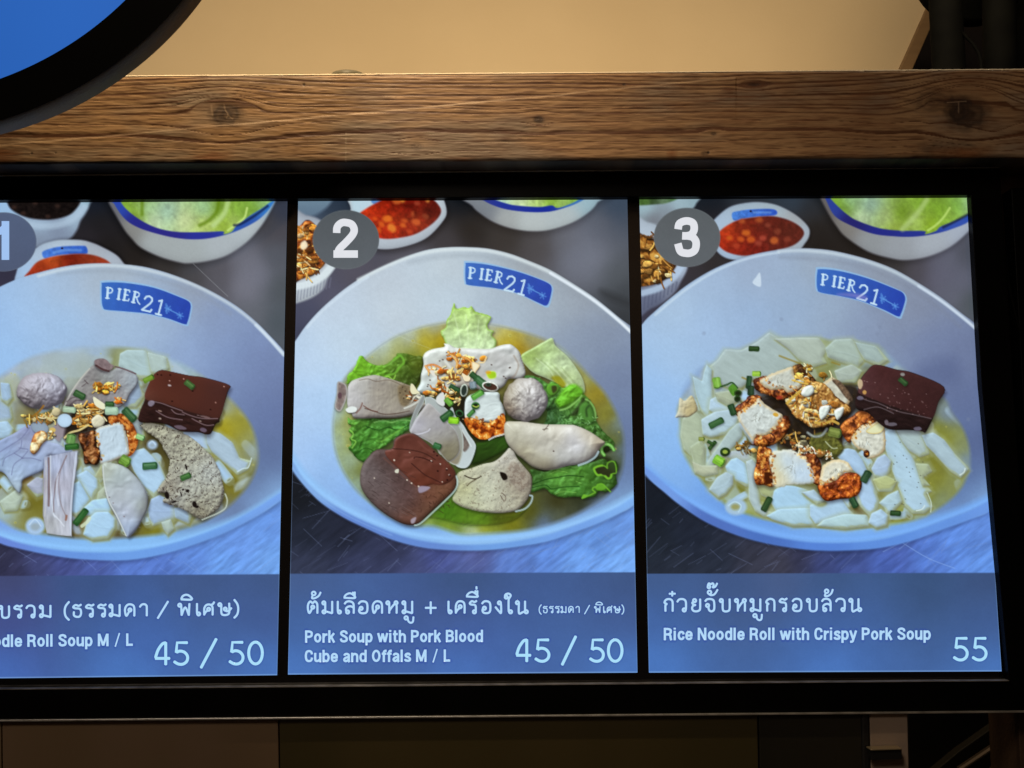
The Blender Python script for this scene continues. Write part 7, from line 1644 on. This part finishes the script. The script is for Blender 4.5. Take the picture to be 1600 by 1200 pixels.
stroke_obj('dish_name_lettering', W1, M_TXT, pages[0]); stroke_obj('price_lettering', P1, M_PRICE, pages[0])
stroke_obj('dish_name_lettering', W2, M_TXT, pages[1]); stroke_obj('size_lettering', W2b, M_TXT, pages[1]); stroke_obj('price_lettering', P2, M_PRICE, pages[1])
stroke_obj('dish_name_lettering', W3, M_TXT, pages[2]); stroke_obj('price_lettering', P3, M_PRICE, pages[2])
stroke_obj('english_lettering', E1, M_TXT, pages[0]); stroke_obj('english_lettering', E2 + E2b, M_TXT, pages[1]); stroke_obj('english_lettering', E3, M_TXT, pages[2])
stroke_obj('number_lettering', N1, M_NUM1, pages[0]); stroke_obj('number_lettering', N2, M_NUM, pages[1]); stroke_obj('number_lettering', N3, M_NUM, pages[2])

# ================================================================ timber beam
BY = BOARD - .05
M_WOOD, nt, b = mat('weathered_pine', (.2, .1, .05), .55, 0, .35)
at = nt.nodes.new('ShaderNodeAttribute'); at.attribute_name = 'grain'
nt.links.new(at.outputs['Color'], b.inputs['Base Color'])
tc = nt.nodes.new('ShaderNodeTexCoord'); mp = nt.nodes.new('ShaderNodeMapping'); mp.inputs['Scale'].default_value = (60, 60, 900)
nz = nt.nodes.new('ShaderNodeTexNoise'); nz.inputs['Scale'].default_value = 1; nz.inputs['Detail'].default_value = 5
bp = nt.nodes.new('ShaderNodeBump'); bp.inputs['Strength'].default_value = .5; bp.inputs['Distance'].default_value = .0006
nt.links.new(tc.outputs['Object'], mp.inputs[0]); nt.links.new(mp.outputs[0], nz.inputs['Vector']); nt.links.new(nz.outputs['Fac'], bp.inputs['Height']); nt.links.new(bp.outputs[0], b.inputs['Normal'])


def build_beam():
    x = np.arange(-90, 1700, 1.35); t = np.linspace(0, 1, 108)
    X, T = np.meshgrid(x, t)
    yt = 120.8 - .0075 * X; yb = 257.0 - .0066 * X
    Y = yt + (yb - yt) * T
    # grain field: lines flow round the knots
    s = (Y - 120) + 3.2 * (fbm(X, Y, 60, 0, 5, 3, 1) - .5) * 4
    s = s - .0 * X
    bend = 0
    for kx, ky, R, sx in ((352, 180, 23, 2.0), (842, 187, 7, 1.6), (650, 228, 9, 2.2), (1512, 176, 34, 1.7), (1178, 132, 6, 3), (1115, 209, 5, 2.5)):
        dx, dy = (X - kx) / sx, Y - ky
        r2 = dx * dx + dy * dy + 1
        s = s - dy * np.minimum(R * R * 1.25 / r2, .93)
    s = s + 26 * np.exp(-((X - 1440) / 110) ** 2) * np.clip((Y - 150) / 100, 0, 1) - 14 * np.exp(-((X - 1385) / 60) ** 2) * np.clip((Y - 130) / 90, 0, 1)
    s = s + .018 * (X - 500) * np.clip((Y - 170) / 90, 0, 1) * (X > 500)
    ph = np.where(s < 60, s / 6.6, 60 / 6.6 + (s - 60) / 15.5)
    ph = ph + .9 * (fbm(X * 0 + s, s * 0 + 3, 5, 0, 1, 2, 3) - .5)
    fr = ph - np.floor(ph)
    idx = np.floor(ph).astype(int)
    amp = .45 + .55 * LAT[2][5, (idx * 7) & 255]
    late = np.exp(-((fr - .78) / np.where(s < 60, .12, .05)) ** 2) * amp + .30 * np.clip((fr - .15) / .63, 0, 1) ** 2 * (fr < .78)
    late = late * (.55 + .9 * fbm(X, Y, 26, 0, 6, 2, 2))
    fib = fbm(X, Y, 1.7, 1, 16, 3, 4); fib2 = fbm(X, Y, 3.6, -1, 8, 3, 5); big = fbm(X, Y, 44, 0, 3, 3, 6)
    h = -.7 * late + 1.1 * (fib - .5) + .7 * (fib2 - .5)
    light = np.array([.38, .225, .105]); dark = np.array([.085, .032, .011]); grey = np.array([.26, .19, .125]); red = np.array([.22, .085, .030])
    m = np.clip(late * 1.5 + 1.0 * (fib2 - .44) + 1.25 * (fib - .45), 0, 1)[..., None]
    g = np.clip((big - .42) / .25 + np.clip((Y - 205) / 60, 0, 1) * .55 - np.clip((X - 700) / 900, 0, .4), 0, 1)[..., None]
    c = (light * (1 - g) + grey * g) * (1 - m) + dark * m
    # redder, stained stretch towards the right
    w = np.clip((X - 560) / 700, 0, 1)[..., None] * np.clip(1.15 - 1.3 * fbm(X, Y, 36, 0, 2.5, 3, 7), 0, 1)[..., None]
    c = c * (1 - w * .55) + red * (.25 + .75 * fib2[..., None]) * w * .55
    # knots
    for kx, ky, rx, ry, dk, st in ((354, 179, 27, 19, .26, .9), (842, 187, 9, 6, .20, .9), (651, 228, 10, 7, .45, .6), (1512, 178, 34, 26, .22, .9), (1500, 172, 22, 20, .18, .8), (1115, 209, 5, 3, .25, .8), (1178, 132, 12, 3, .25, .8), (975, 132, 3, 2, .2, .9), (1460, 160, 40, 20, .42, .6),
                                   (1490, 240, 60, 22, .38, .6), (1102, 240, 7, 4, .3, .7)):
        d = np.sqrt(((X - kx) / rx) ** 2 + ((Y - ky) / ry) ** 2) + .35 * (fbm(X, Y, 9, 0, 1, 2, 3) - .5)
        a = np.clip(1.25 - d, 0, 1) * st
        a = np.clip(a * 1.6, 0, st)[..., None]
        rings = (.8 + .4 * np.sin(d * 16))[..., None]
        c = c * (1 - a) + c * dk * rings * a + np.array([.012, .005, .003]) * a
        h = h - .3 * np.clip(1.1 - d, 0, 1) * (d > .2)
    # cracks of the big knot
    P = [([(350, 163), (352, 172), (356, 178), (354, 184)], .9), ([(356, 180), (364, 186)], .8), ([(330, 165), (332, 180)], 1.6), ([(1480, 160), (1510, 158)], .8), ([(1498, 160), (1498, 176)], .7)]
    for p, w_ in P:
        a = np.clip(sd_line(X, Y, spline(p, False) if len(p) > 2 else np.array(p, float), w_) + .5, 0, 1)[..., None]
        c = c * (1 - a * .6) + np.array([.30, .20, .12]) * a * .6
    # stains along the foot
    for x0, x1, y0 in ((-30, 38, 230), (300, 366, 236), (495, 545, 243), (690, 760, 244), (1040, 1060, 232), (1450, 1560, 228)):
        a = np.clip(1 - np.abs(X - (x0 + x1) / 2) / ((x1 - x0) / 2), 0, 1) ** .6
        a = a * np.clip((Y - y0 - 6 * (fbm(X, Y, 10, 0, 2, 2, 1) - .5)) / 5, 0, 1)
        c = c * (1 - a[..., None] * .75) + np.array([.20, .072, .022]) * (.6 + .8 * fib2[..., None]) * a[..., None] * .75
    foot_tone = (np.clip((T - .945) / .055, 0, 1) * fbm(X, Y, 22, 0, 3, 2, 2) * 1.5)[..., None]  # face gets unevenly darker towards the foot
    c = c * (1 - np.clip(foot_tone, 0, .85))
    # the split that runs up across the face: the lower lip stands proud
    sp = spline([(-90, 238), (0, 226), (82, 219), (175, 211), (250, 204), (325, 197), (400, 191), (500, 182), (622, 171), (745, 159), (850, 150), (920, 142), (1025, 132), (1110, 124), (1180, 118)], False)
    ys = np.interp(X, sp[:, 0], sp[:, 1]) + 1.6 * (fbm(X, X * 0, 24, 0, 1, 3, 5) - .5)
    on = (X < 1150)
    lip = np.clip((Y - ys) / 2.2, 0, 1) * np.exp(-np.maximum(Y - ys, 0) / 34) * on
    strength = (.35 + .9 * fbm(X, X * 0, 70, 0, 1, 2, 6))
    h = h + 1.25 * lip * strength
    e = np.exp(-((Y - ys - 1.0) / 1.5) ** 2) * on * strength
    c = c * (1 - .5 * e[..., None]) + np.array([.42, .30, .18]) * .5 * e[..., None]  # lip painted paler for the light its step catches
    # scratch and nail holes
    a = np.clip(sd_line(X, Y, np.array([(541, 208), (540, 252)], float), .8) + .5, 0, 1)[..., None]; c = c * (1 - a * .6) + np.array([.36, .28, .19]) * a * .6
    for x_, y_, r_ in ((50, 240, 1.6), (87, 239, 1.2), (475, 132, 2), (1107, 238, 2)):
        a = np.clip(r_ - np.hypot(X - x_, Y - y_) + .5, 0, 1); c = c * (1 - .8 * a[..., None]); h = h - .8 * a
    # bullnose at the arris, rounded at the foot
    edge = -2.2 * np.exp(-T * 136 / 1.6) * 1.0 - 2.4 * np.exp(-(1 - T) * 136 / 2.0)
    GX, GZ = plane_pts(X, Y, BY)
    D = BY - (h * .00075 + edge * .0011)
    n0, n1 = X.shape
    V = np.stack([GX, D, GZ], -1).reshape(-1, 3)
    Vl = V.tolist(); cl = c.reshape(-1, 3)
    I = np.arange(n0 * n1).reshape(n0, n1)
    F = np.stack([I[:-1, :-1], I[1:, :-1], I[1:, 1:], I[:-1, 1:]], -1).reshape(-1, 4)
    # top and under side
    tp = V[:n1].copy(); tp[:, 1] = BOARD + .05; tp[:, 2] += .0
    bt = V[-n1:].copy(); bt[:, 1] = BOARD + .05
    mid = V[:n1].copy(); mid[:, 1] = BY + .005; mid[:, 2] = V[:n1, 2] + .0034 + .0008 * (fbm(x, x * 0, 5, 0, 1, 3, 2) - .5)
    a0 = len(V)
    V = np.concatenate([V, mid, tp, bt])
    cc = np.concatenate([cl, np.tile([.80, .68, .48], (n1, 1)), np.tile([.35, .25, .15], (n1, 1)), np.tile([.03, .015, .008], (n1, 1))])  # pale arris paints in the lit top edge; underside painted dark for its shade
    q = []
    for j in range(n1 - 1):
        q.append((j + 1, a0 + j + 1, a0 + j, j)[::-1]); q.append((a0 + j + 1, a0 + n1 + j + 1, a0 + n1 + j, a0 + j)[::-1])
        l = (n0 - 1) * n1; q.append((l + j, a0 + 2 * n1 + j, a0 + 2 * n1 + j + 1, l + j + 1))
    F = np.concatenate([F, np.array(q)])
    me = bpy.data.meshes.new('timber_beam')
    me.vertices.add(len(V)); me.vertices.foreach_set('co', V.astype(np.float32).ravel())
    me.loops.add(len(F) * 4); me.loops.foreach_set('vertex_index', F.astype(np.int32).ravel())
    me.polygons.add(len(F)); me.polygons.foreach_set('loop_start', np.arange(0, len(F) * 4, 4, dtype=np.int32))
    me.update(calc_edges=True)
    ca = me.color_attributes.new('grain', 'FLOAT_COLOR', 'POINT')
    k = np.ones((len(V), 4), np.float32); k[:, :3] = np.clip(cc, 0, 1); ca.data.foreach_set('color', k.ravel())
    me.materials.append(M_WOOD)
    o = bpy.data.objects.new('timber_beam', me); col.objects.link(o)
    return tag(o, 'rough brown timber beam with knots and a diagonal split, running above the menu screen', 'beam')


build_beam()

# ================================================================ behind and above
M_CEIL, nt, b = mat('ochre_plaster', (.55, .42, .25), .8, 0, .2)
vary(nt, b, (.53, .405, .24), (.57, .44, .265), (3, 3, 3), 4, None, .12, 120)
ceil = prism('ceiling_panel', [(60, -60), (1478, -60), (1447, 12), (1402, 112), (1372, 180), (60, 180)], 2.2, 2.23, M_CEIL)
tag(ceil, kind='structure')
M_TRIMW, nt, b = mat('brown_trim_board', (.20, .12, .055), .55, 0, .3)
vary(nt, b, (.17, .10, .045), (.23, .14, .065), (10, 10, 40), 4)
tag(prism('trim_board', [(1480, -60), (1511, -60), (1472, 12), (1454, 44), (1426, 108), (1395, 180), (1374, 180), (1404, 112), (1448.5, 12)], 2.185, 2.225, M_TRIMW, bevel=.002),
    'slanting brown trim board edging the ochre ceiling panel', 'trim board')
M_DARK, nt, b = mat('dark_brown_wall', (.018, .012, .009), .7, 0, .3)
vary(nt, b, (.014, .010, .008), (.024, .016, .012), (3, 3, 3), 4)
tag(prism('back_wall', [(-300, -400), (2100, -400), (2100, 1700), (-300, 1700)], 2.6, 2.7, M_DARK), kind='structure')
M_PIPE, nt, b = mat('black_pipe', (.0015, .0015, .0014), .8, 0, .03)
vary(nt, b, (.001, .001, .001), (.0025, .0025, .002), (20, 20, 20), 4, (.75, .85))


def pxp(x, y, Y):
    a, c = plane_pts(x, y, Y)
    return (float(a), Y, float(c))


def pipe(x0t, x1t, x0b, x1b, Y, lab):
    r = (plane_pts(x1b, 60, Y)[0] - plane_pts(x0b, 60, Y)[0]) / 2
    p = tube('vertical_pipe', [pxp((x0t + x1t) / 2 - .05 * 60, -80, Y), pxp((x0t + x1t) / 2, 0, Y), pxp((x0b + x1b) / 2, 108, Y), pxp((x0b + x1b) / 2 + 3, 180, Y)], float(r), M_PIPE, sides=28)
    return tag(p, lab, 'pipe', 'black pipes behind the beam')


pipe(1452, 1502, 1458, 1507, 1.60, 'black vertical pipe beside the slanting trim board')
pipe(1538, 1584, 1538, 1587, 1.62, 'second black vertical pipe, nearer the right edge')
tag(tube('hanging_cable', [pxp(*p, 1.58) for p in ((1496, 44), (1508, 56), (1520, 68), (1529, 82), (1533, 96), (1534, 112), (1534, 140))], .0028, M_PIPE), 'thin black cable curving between the two vertical pipes', 'cable')
tag(prism('black_duct', [(1586.5, 60), (1592, 48), (1600, 28), (1640, -60), (1760, -60), (1760, 180), (1588, 180)], 1.66, 1.76, M_PIPE, bevel=.002), 'black duct corner at the right edge behind the beam', 'duct')
# round black fitting whose lower edge shows top right
X0, Z0 = plane_pts(1521, -54, 1.74)


def lathe(name, prof, ctr, m, parent=None, n=40, axis='Z'):
    V, F = [], []
    for r, z in prof:
        for k in range(n):
            a = 2 * math.pi * k / n
            V.append((ctr[0] + r * math.cos(a), ctr[1] + r * math.sin(a), ctr[2] + z) if axis == 'Z' else (ctr[0] + r * math.cos(a), ctr[1] + z, ctr[2] + r * math.sin(a)))
    for i in range(len(prof) - 1):
        for k in range(n):
            F.append([i * n + k, i * n + (k + 1) % n, (i + 1) * n + (k + 1) % n, (i + 1) * n + k])
    o = mesh_obj(name, V, F, m, parent, True)
    import bmesh
    bm = bmesh.new(); bm.from_mesh(o.data); bmesh.ops.recalc_face_normals(bm, faces=bm.faces); bm.to_mesh(o.data); bm.free()
    return o


tag(lathe('round_fitting', [(.001, .0), (.10, .0), (.103, .004), (.103, .03), (.09, .05), (.001, .052)], (float(X0), 1.74, float(Z0)), M_PIPE, axis='Y'), 'round black fitting at the top edge above the trim board', 'fitting')
M_OLIVE, nt, b = mat('olive_lamp_shade', (.10, .085, .045), .5, 0, .3)
X0, Z0 = plane_pts(545, 121, 1.27)
tag(lathe('small_lamp_shade', [(.0005, .0040), (.010, .0034), (.018, .0020), (.024, .0), (.026, -.004), (.026, -.012), (.0005, -.013)], (float(X0), 1.27, float(Z0)), M_OLIVE), 'low olive dome just showing over the top of the beam', 'lamp')

# ================================================================ round sign in front
M_BLUE, nt, b = mat('lit_blue_acrylic', (.002, .004, .01), .5, 0, .04)
lw = nt.nodes.new('ShaderNodeTexNoise'); lw.inputs['Scale'].default_value = 2.2; lw.inputs['Detail'].default_value = 2
rp = nt.nodes.new('ShaderNodeValToRGB')
rp.color_ramp.elements[0].color = (*lin((34, 88, 168)), 1); rp.color_ramp.elements[1].color = (*lin((42, 102, 190)), 1)
rp.color_ramp.elements[0].position = .35; rp.color_ramp.elements[1].position = .65
tc = nt.nodes.new('ShaderNodeTexCoord'); nt.links.new(tc.outputs['Object'], lw.inputs['Vector']); nt.links.new(lw.outputs['Fac'], rp.inputs[0]); nt.links.new(rp.outputs[0], b.inputs['Emission Color']); b.inputs['Emission Strength'].default_value = 1
M_RIM, nt, b = mat('brown_lit_rim', (.03, .022, .014), .45, 0, .4)  # brown tint puts the warm light on the rim's side into its colour
vary(nt, b, (.09, .045, .015), (.18, .10, .035), (26, 26, 26), 5, (.5, .7), .3, 300)
M_RIMF, nt, b = mat('black_rim_face', (.0008, .0007, .0006), .8, 0, .02)
SY = .94
cx_, cz_, R_OUT = -.586, .696, .330
ix_, iz_, R_IN = -.6026, .7102, .3080
sign = tag(empty('round_sign', (float(cx_), SY, float(cz_))), 'round blue illuminated sign with black rim hanging at the top left', 'sign')
C0 = (0, 0, 0)
lathe('rim_side', [(R_OUT - .001, .001), (R_OUT, .0025), (R_OUT + .0004, .026), (R_OUT - .004, .027), (R_OUT - .03, .027)], C0, M_RIM, sign, 220, 'Y')
nn = 220
V = []; F = []
for k in range(nn):
    a = 2 * math.pi * k / nn
    V += [(R_OUT * .9985 * math.cos(a), 0, R_OUT * .9985 * math.sin(a)), (float(ix_ - cx_) + R_IN * math.cos(a), 0, float(iz_ - cz_) + R_IN * math.sin(a)), (float(ix_ - cx_) + R_IN * math.cos(a), .004, float(iz_ - cz_) + R_IN * math.sin(a))]
for k in range(nn):
    j = (k + 1) % nn
    F += [[3 * k, 3 * k + 1, 3 * j + 1, 3 * j][::-1], [3 * k + 1, 3 * k + 2, 3 * j + 2, 3 * j + 1][::-1]]
mesh_obj('rim_face', V, F, M_RIMF, sign)
V = [(float(ix_ - cx_) + (R_IN + .0004) * math.cos(2 * math.pi * k / nn), .0035, float(iz_ - cz_) + (R_IN + .0004) * math.sin(2 * math.pi * k / nn)) for k in range(nn)]
lathe('glow_blocker', [(.001, .027), (R_OUT - .028, .027), (R_OUT - .028, .0245), (.001, .0245)], C0, M_RIMF, sign, 120, 'Y')  # unseen disc added to keep the blue glow off beam and frame
mesh_obj('blue_face', V, [list(range(nn))], M_BLUE, sign)

# ================================================================ right of the board
M_POST, nt, b = mat('dark_stained_post', (.05, .028, .014), .6, 0, .3)
vary(nt, b, (.030, .016, .009), (.075, .042, .022), (30, 30, 4), 5, (.5, .7), .3, 200)
tag(prism('timber_post', [(1545, 232), (1700, 232), (1760, 1300), (1600, 1300)], BOARD + .02, BOARD + .10, M_POST, bevel=.001), 'dark stained timber post at the right end of the menu screen', 'post')
tag(prism('black_screen_edge', [(1580, 294), (1700, 290), (1740, 1108), (1627, 1109), (1608, 800), (1593, 520)], BOARD - .006, BOARD + .018, M_FRAME, bevel=.001), 'black edge of a neighbouring screen at the far right', 'screen')
tag(tube('power_cable', [pxp(*p, BOARD - .009) for p in ((1573, 400), (1577, 448), (1584, 480), (1592, 512), (1604, 560), (1618, 620))], .0012, M_PIPE), 'thin black cable hanging beside the screen frame at the right', 'cable')

# ================================================================ below the board
front = tag(empty('counter_front', (0, BOARD, -.36)), 'dark brown glossy back panels below the menu screen', 'back panel')
PC = []
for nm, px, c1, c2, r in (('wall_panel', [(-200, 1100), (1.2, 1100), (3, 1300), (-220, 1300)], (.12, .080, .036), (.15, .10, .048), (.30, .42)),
                          ('wall_panel', [(3, 1100), (434, 1100), (437, 1300), (5, 1300)], (.11, .072, .034), (.17, .11, .075), (.28, .42)),  # pinkish upright streaks paint in a blurred reflection
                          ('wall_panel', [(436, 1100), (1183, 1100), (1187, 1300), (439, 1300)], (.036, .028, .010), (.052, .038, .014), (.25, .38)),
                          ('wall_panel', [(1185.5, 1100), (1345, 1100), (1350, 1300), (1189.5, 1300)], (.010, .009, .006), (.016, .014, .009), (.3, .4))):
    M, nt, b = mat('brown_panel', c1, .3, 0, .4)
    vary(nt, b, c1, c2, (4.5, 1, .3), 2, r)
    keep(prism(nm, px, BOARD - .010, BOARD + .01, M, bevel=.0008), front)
M_BP, nt, b = mat('black_post_paint', (.004, .004, .004), .45)
tag(prism('black_post', [(1345.5, 1114), (1358.5, 1114), (1360, 1130), (1362, 1300), (1349, 1300)], BOARD - .0115, BOARD + .012, M_BP, bevel=.003, seg=3), 'narrow black post beside the taupe door', 'post')
door = tag(empty('taupe_door', pxp(1390, 1250, BOARD)), 'narrow taupe cabinet door with a bar handle below the screen', 'door')
M_TAUPE, nt, b = mat('taupe_laminate', (.19, .145, .11), .35, 0, .4)
vary(nt, b, (.18, .135, .10), (.205, .155, .12), (6, 6, 6), 3, (.28, .4))
keep(prism('door_leaf', [(1359, 1113), (1418, 1113), (1422.5, 1300), (1364, 1300)], BOARD - .011, BOARD + .008, M_TAUPE, bevel=.001), door)
M_HAND, nt, b = mat('handle_top_metal', (.45, .36, .22), .35, .8)  # brighter metal for the strip along the handle's top
keep(prism('door_handle', [(1360.5, 1172), (1409, 1170.3), (1409, 1186), (1361.5, 1187.5)], BOARD - .024, BOARD - .013, M_BP), door)
keep(prism('handle_edge', [(1360.5, 1170.5), (1409, 1169), (1409, 1171.6), (1360.5, 1173)], BOARD - .028, BOARD - .013, M_HAND, bevel=.0005), door)
tag(prism('dark_recess', [(1419, 1080), (1760, 1080), (1760, 1400), (1425, 1400)], 1.55, 1.56, M_BP), kind='structure')
M_RAIL, nt, b = mat('brown_rail', (.045, .030, .019), .5, 0, .35)
vary(nt, b, (.035, .023, .014), (.06, .04, .026), (12, 12, 12), 4)
M_RAIL2, nt, b = mat('dark_rail', (.012, .009, .004), .6, 0, .3)
for px, Y, m, lab in (([(1455, 1210), (1500, 1173), (1585, 1113), (1640, 1078), (1760, 1078), (1650, 1145), (1515, 1213)], 1.47, M_RAIL2, 'broad dark slanting rail nearest the taupe door'),
                      ([(1503, 1204), (1560, 1166), (1640, 1110), (1680, 1110), (1600, 1164), (1540, 1208)], 1.44, M_RAIL, 'slim brown slanting rail at the lower right'),
                      ([(1550, 1206), (1600, 1168), (1640, 1140), (1740, 1140), (1640, 1206)], 1.42, M_RAIL, 'brown slanting rail in the bottom right corner')):
    rl = prism('slanted_rail', px, Y, Y + .02, m, bevel=.0012)
    if m is M_RAIL and Y == 1.44: slim = rl
    tag(rl, lab, 'rail', 'slanting rails at the lower right')
# the lighter top edge of the slim rail
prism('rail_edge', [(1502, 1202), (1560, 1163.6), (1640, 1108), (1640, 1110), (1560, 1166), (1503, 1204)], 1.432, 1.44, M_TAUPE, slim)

# ================================================================ unseen wall added behind the camera, shaped for the glass reflection
M_OPP, nt, b = mat('far_wall_paint', (.42, .33, .26), .8)
vary(nt, b, (.34, .27, .21), (.46, .37, .30), (.8, .8, 1.4), 3)
me = mesh_obj('reflection_wall', [(-4, -2.0, -1.6), (4, -2.0, -1.6), (4, -2.0, 1.36), (-4, -2.0, 1.36), (-4, -2.08, -1.6), (4, -2.08, -1.6), (4, -2.08, 1.36), (-4, -2.08, 1.36)],
              [[3, 2, 1, 0], [4, 5, 6, 7], [0, 1, 5, 4], [2, 3, 7, 6], [1, 2, 6, 5], [3, 0, 4, 7]], M_OPP)
tag(me, kind='structure')
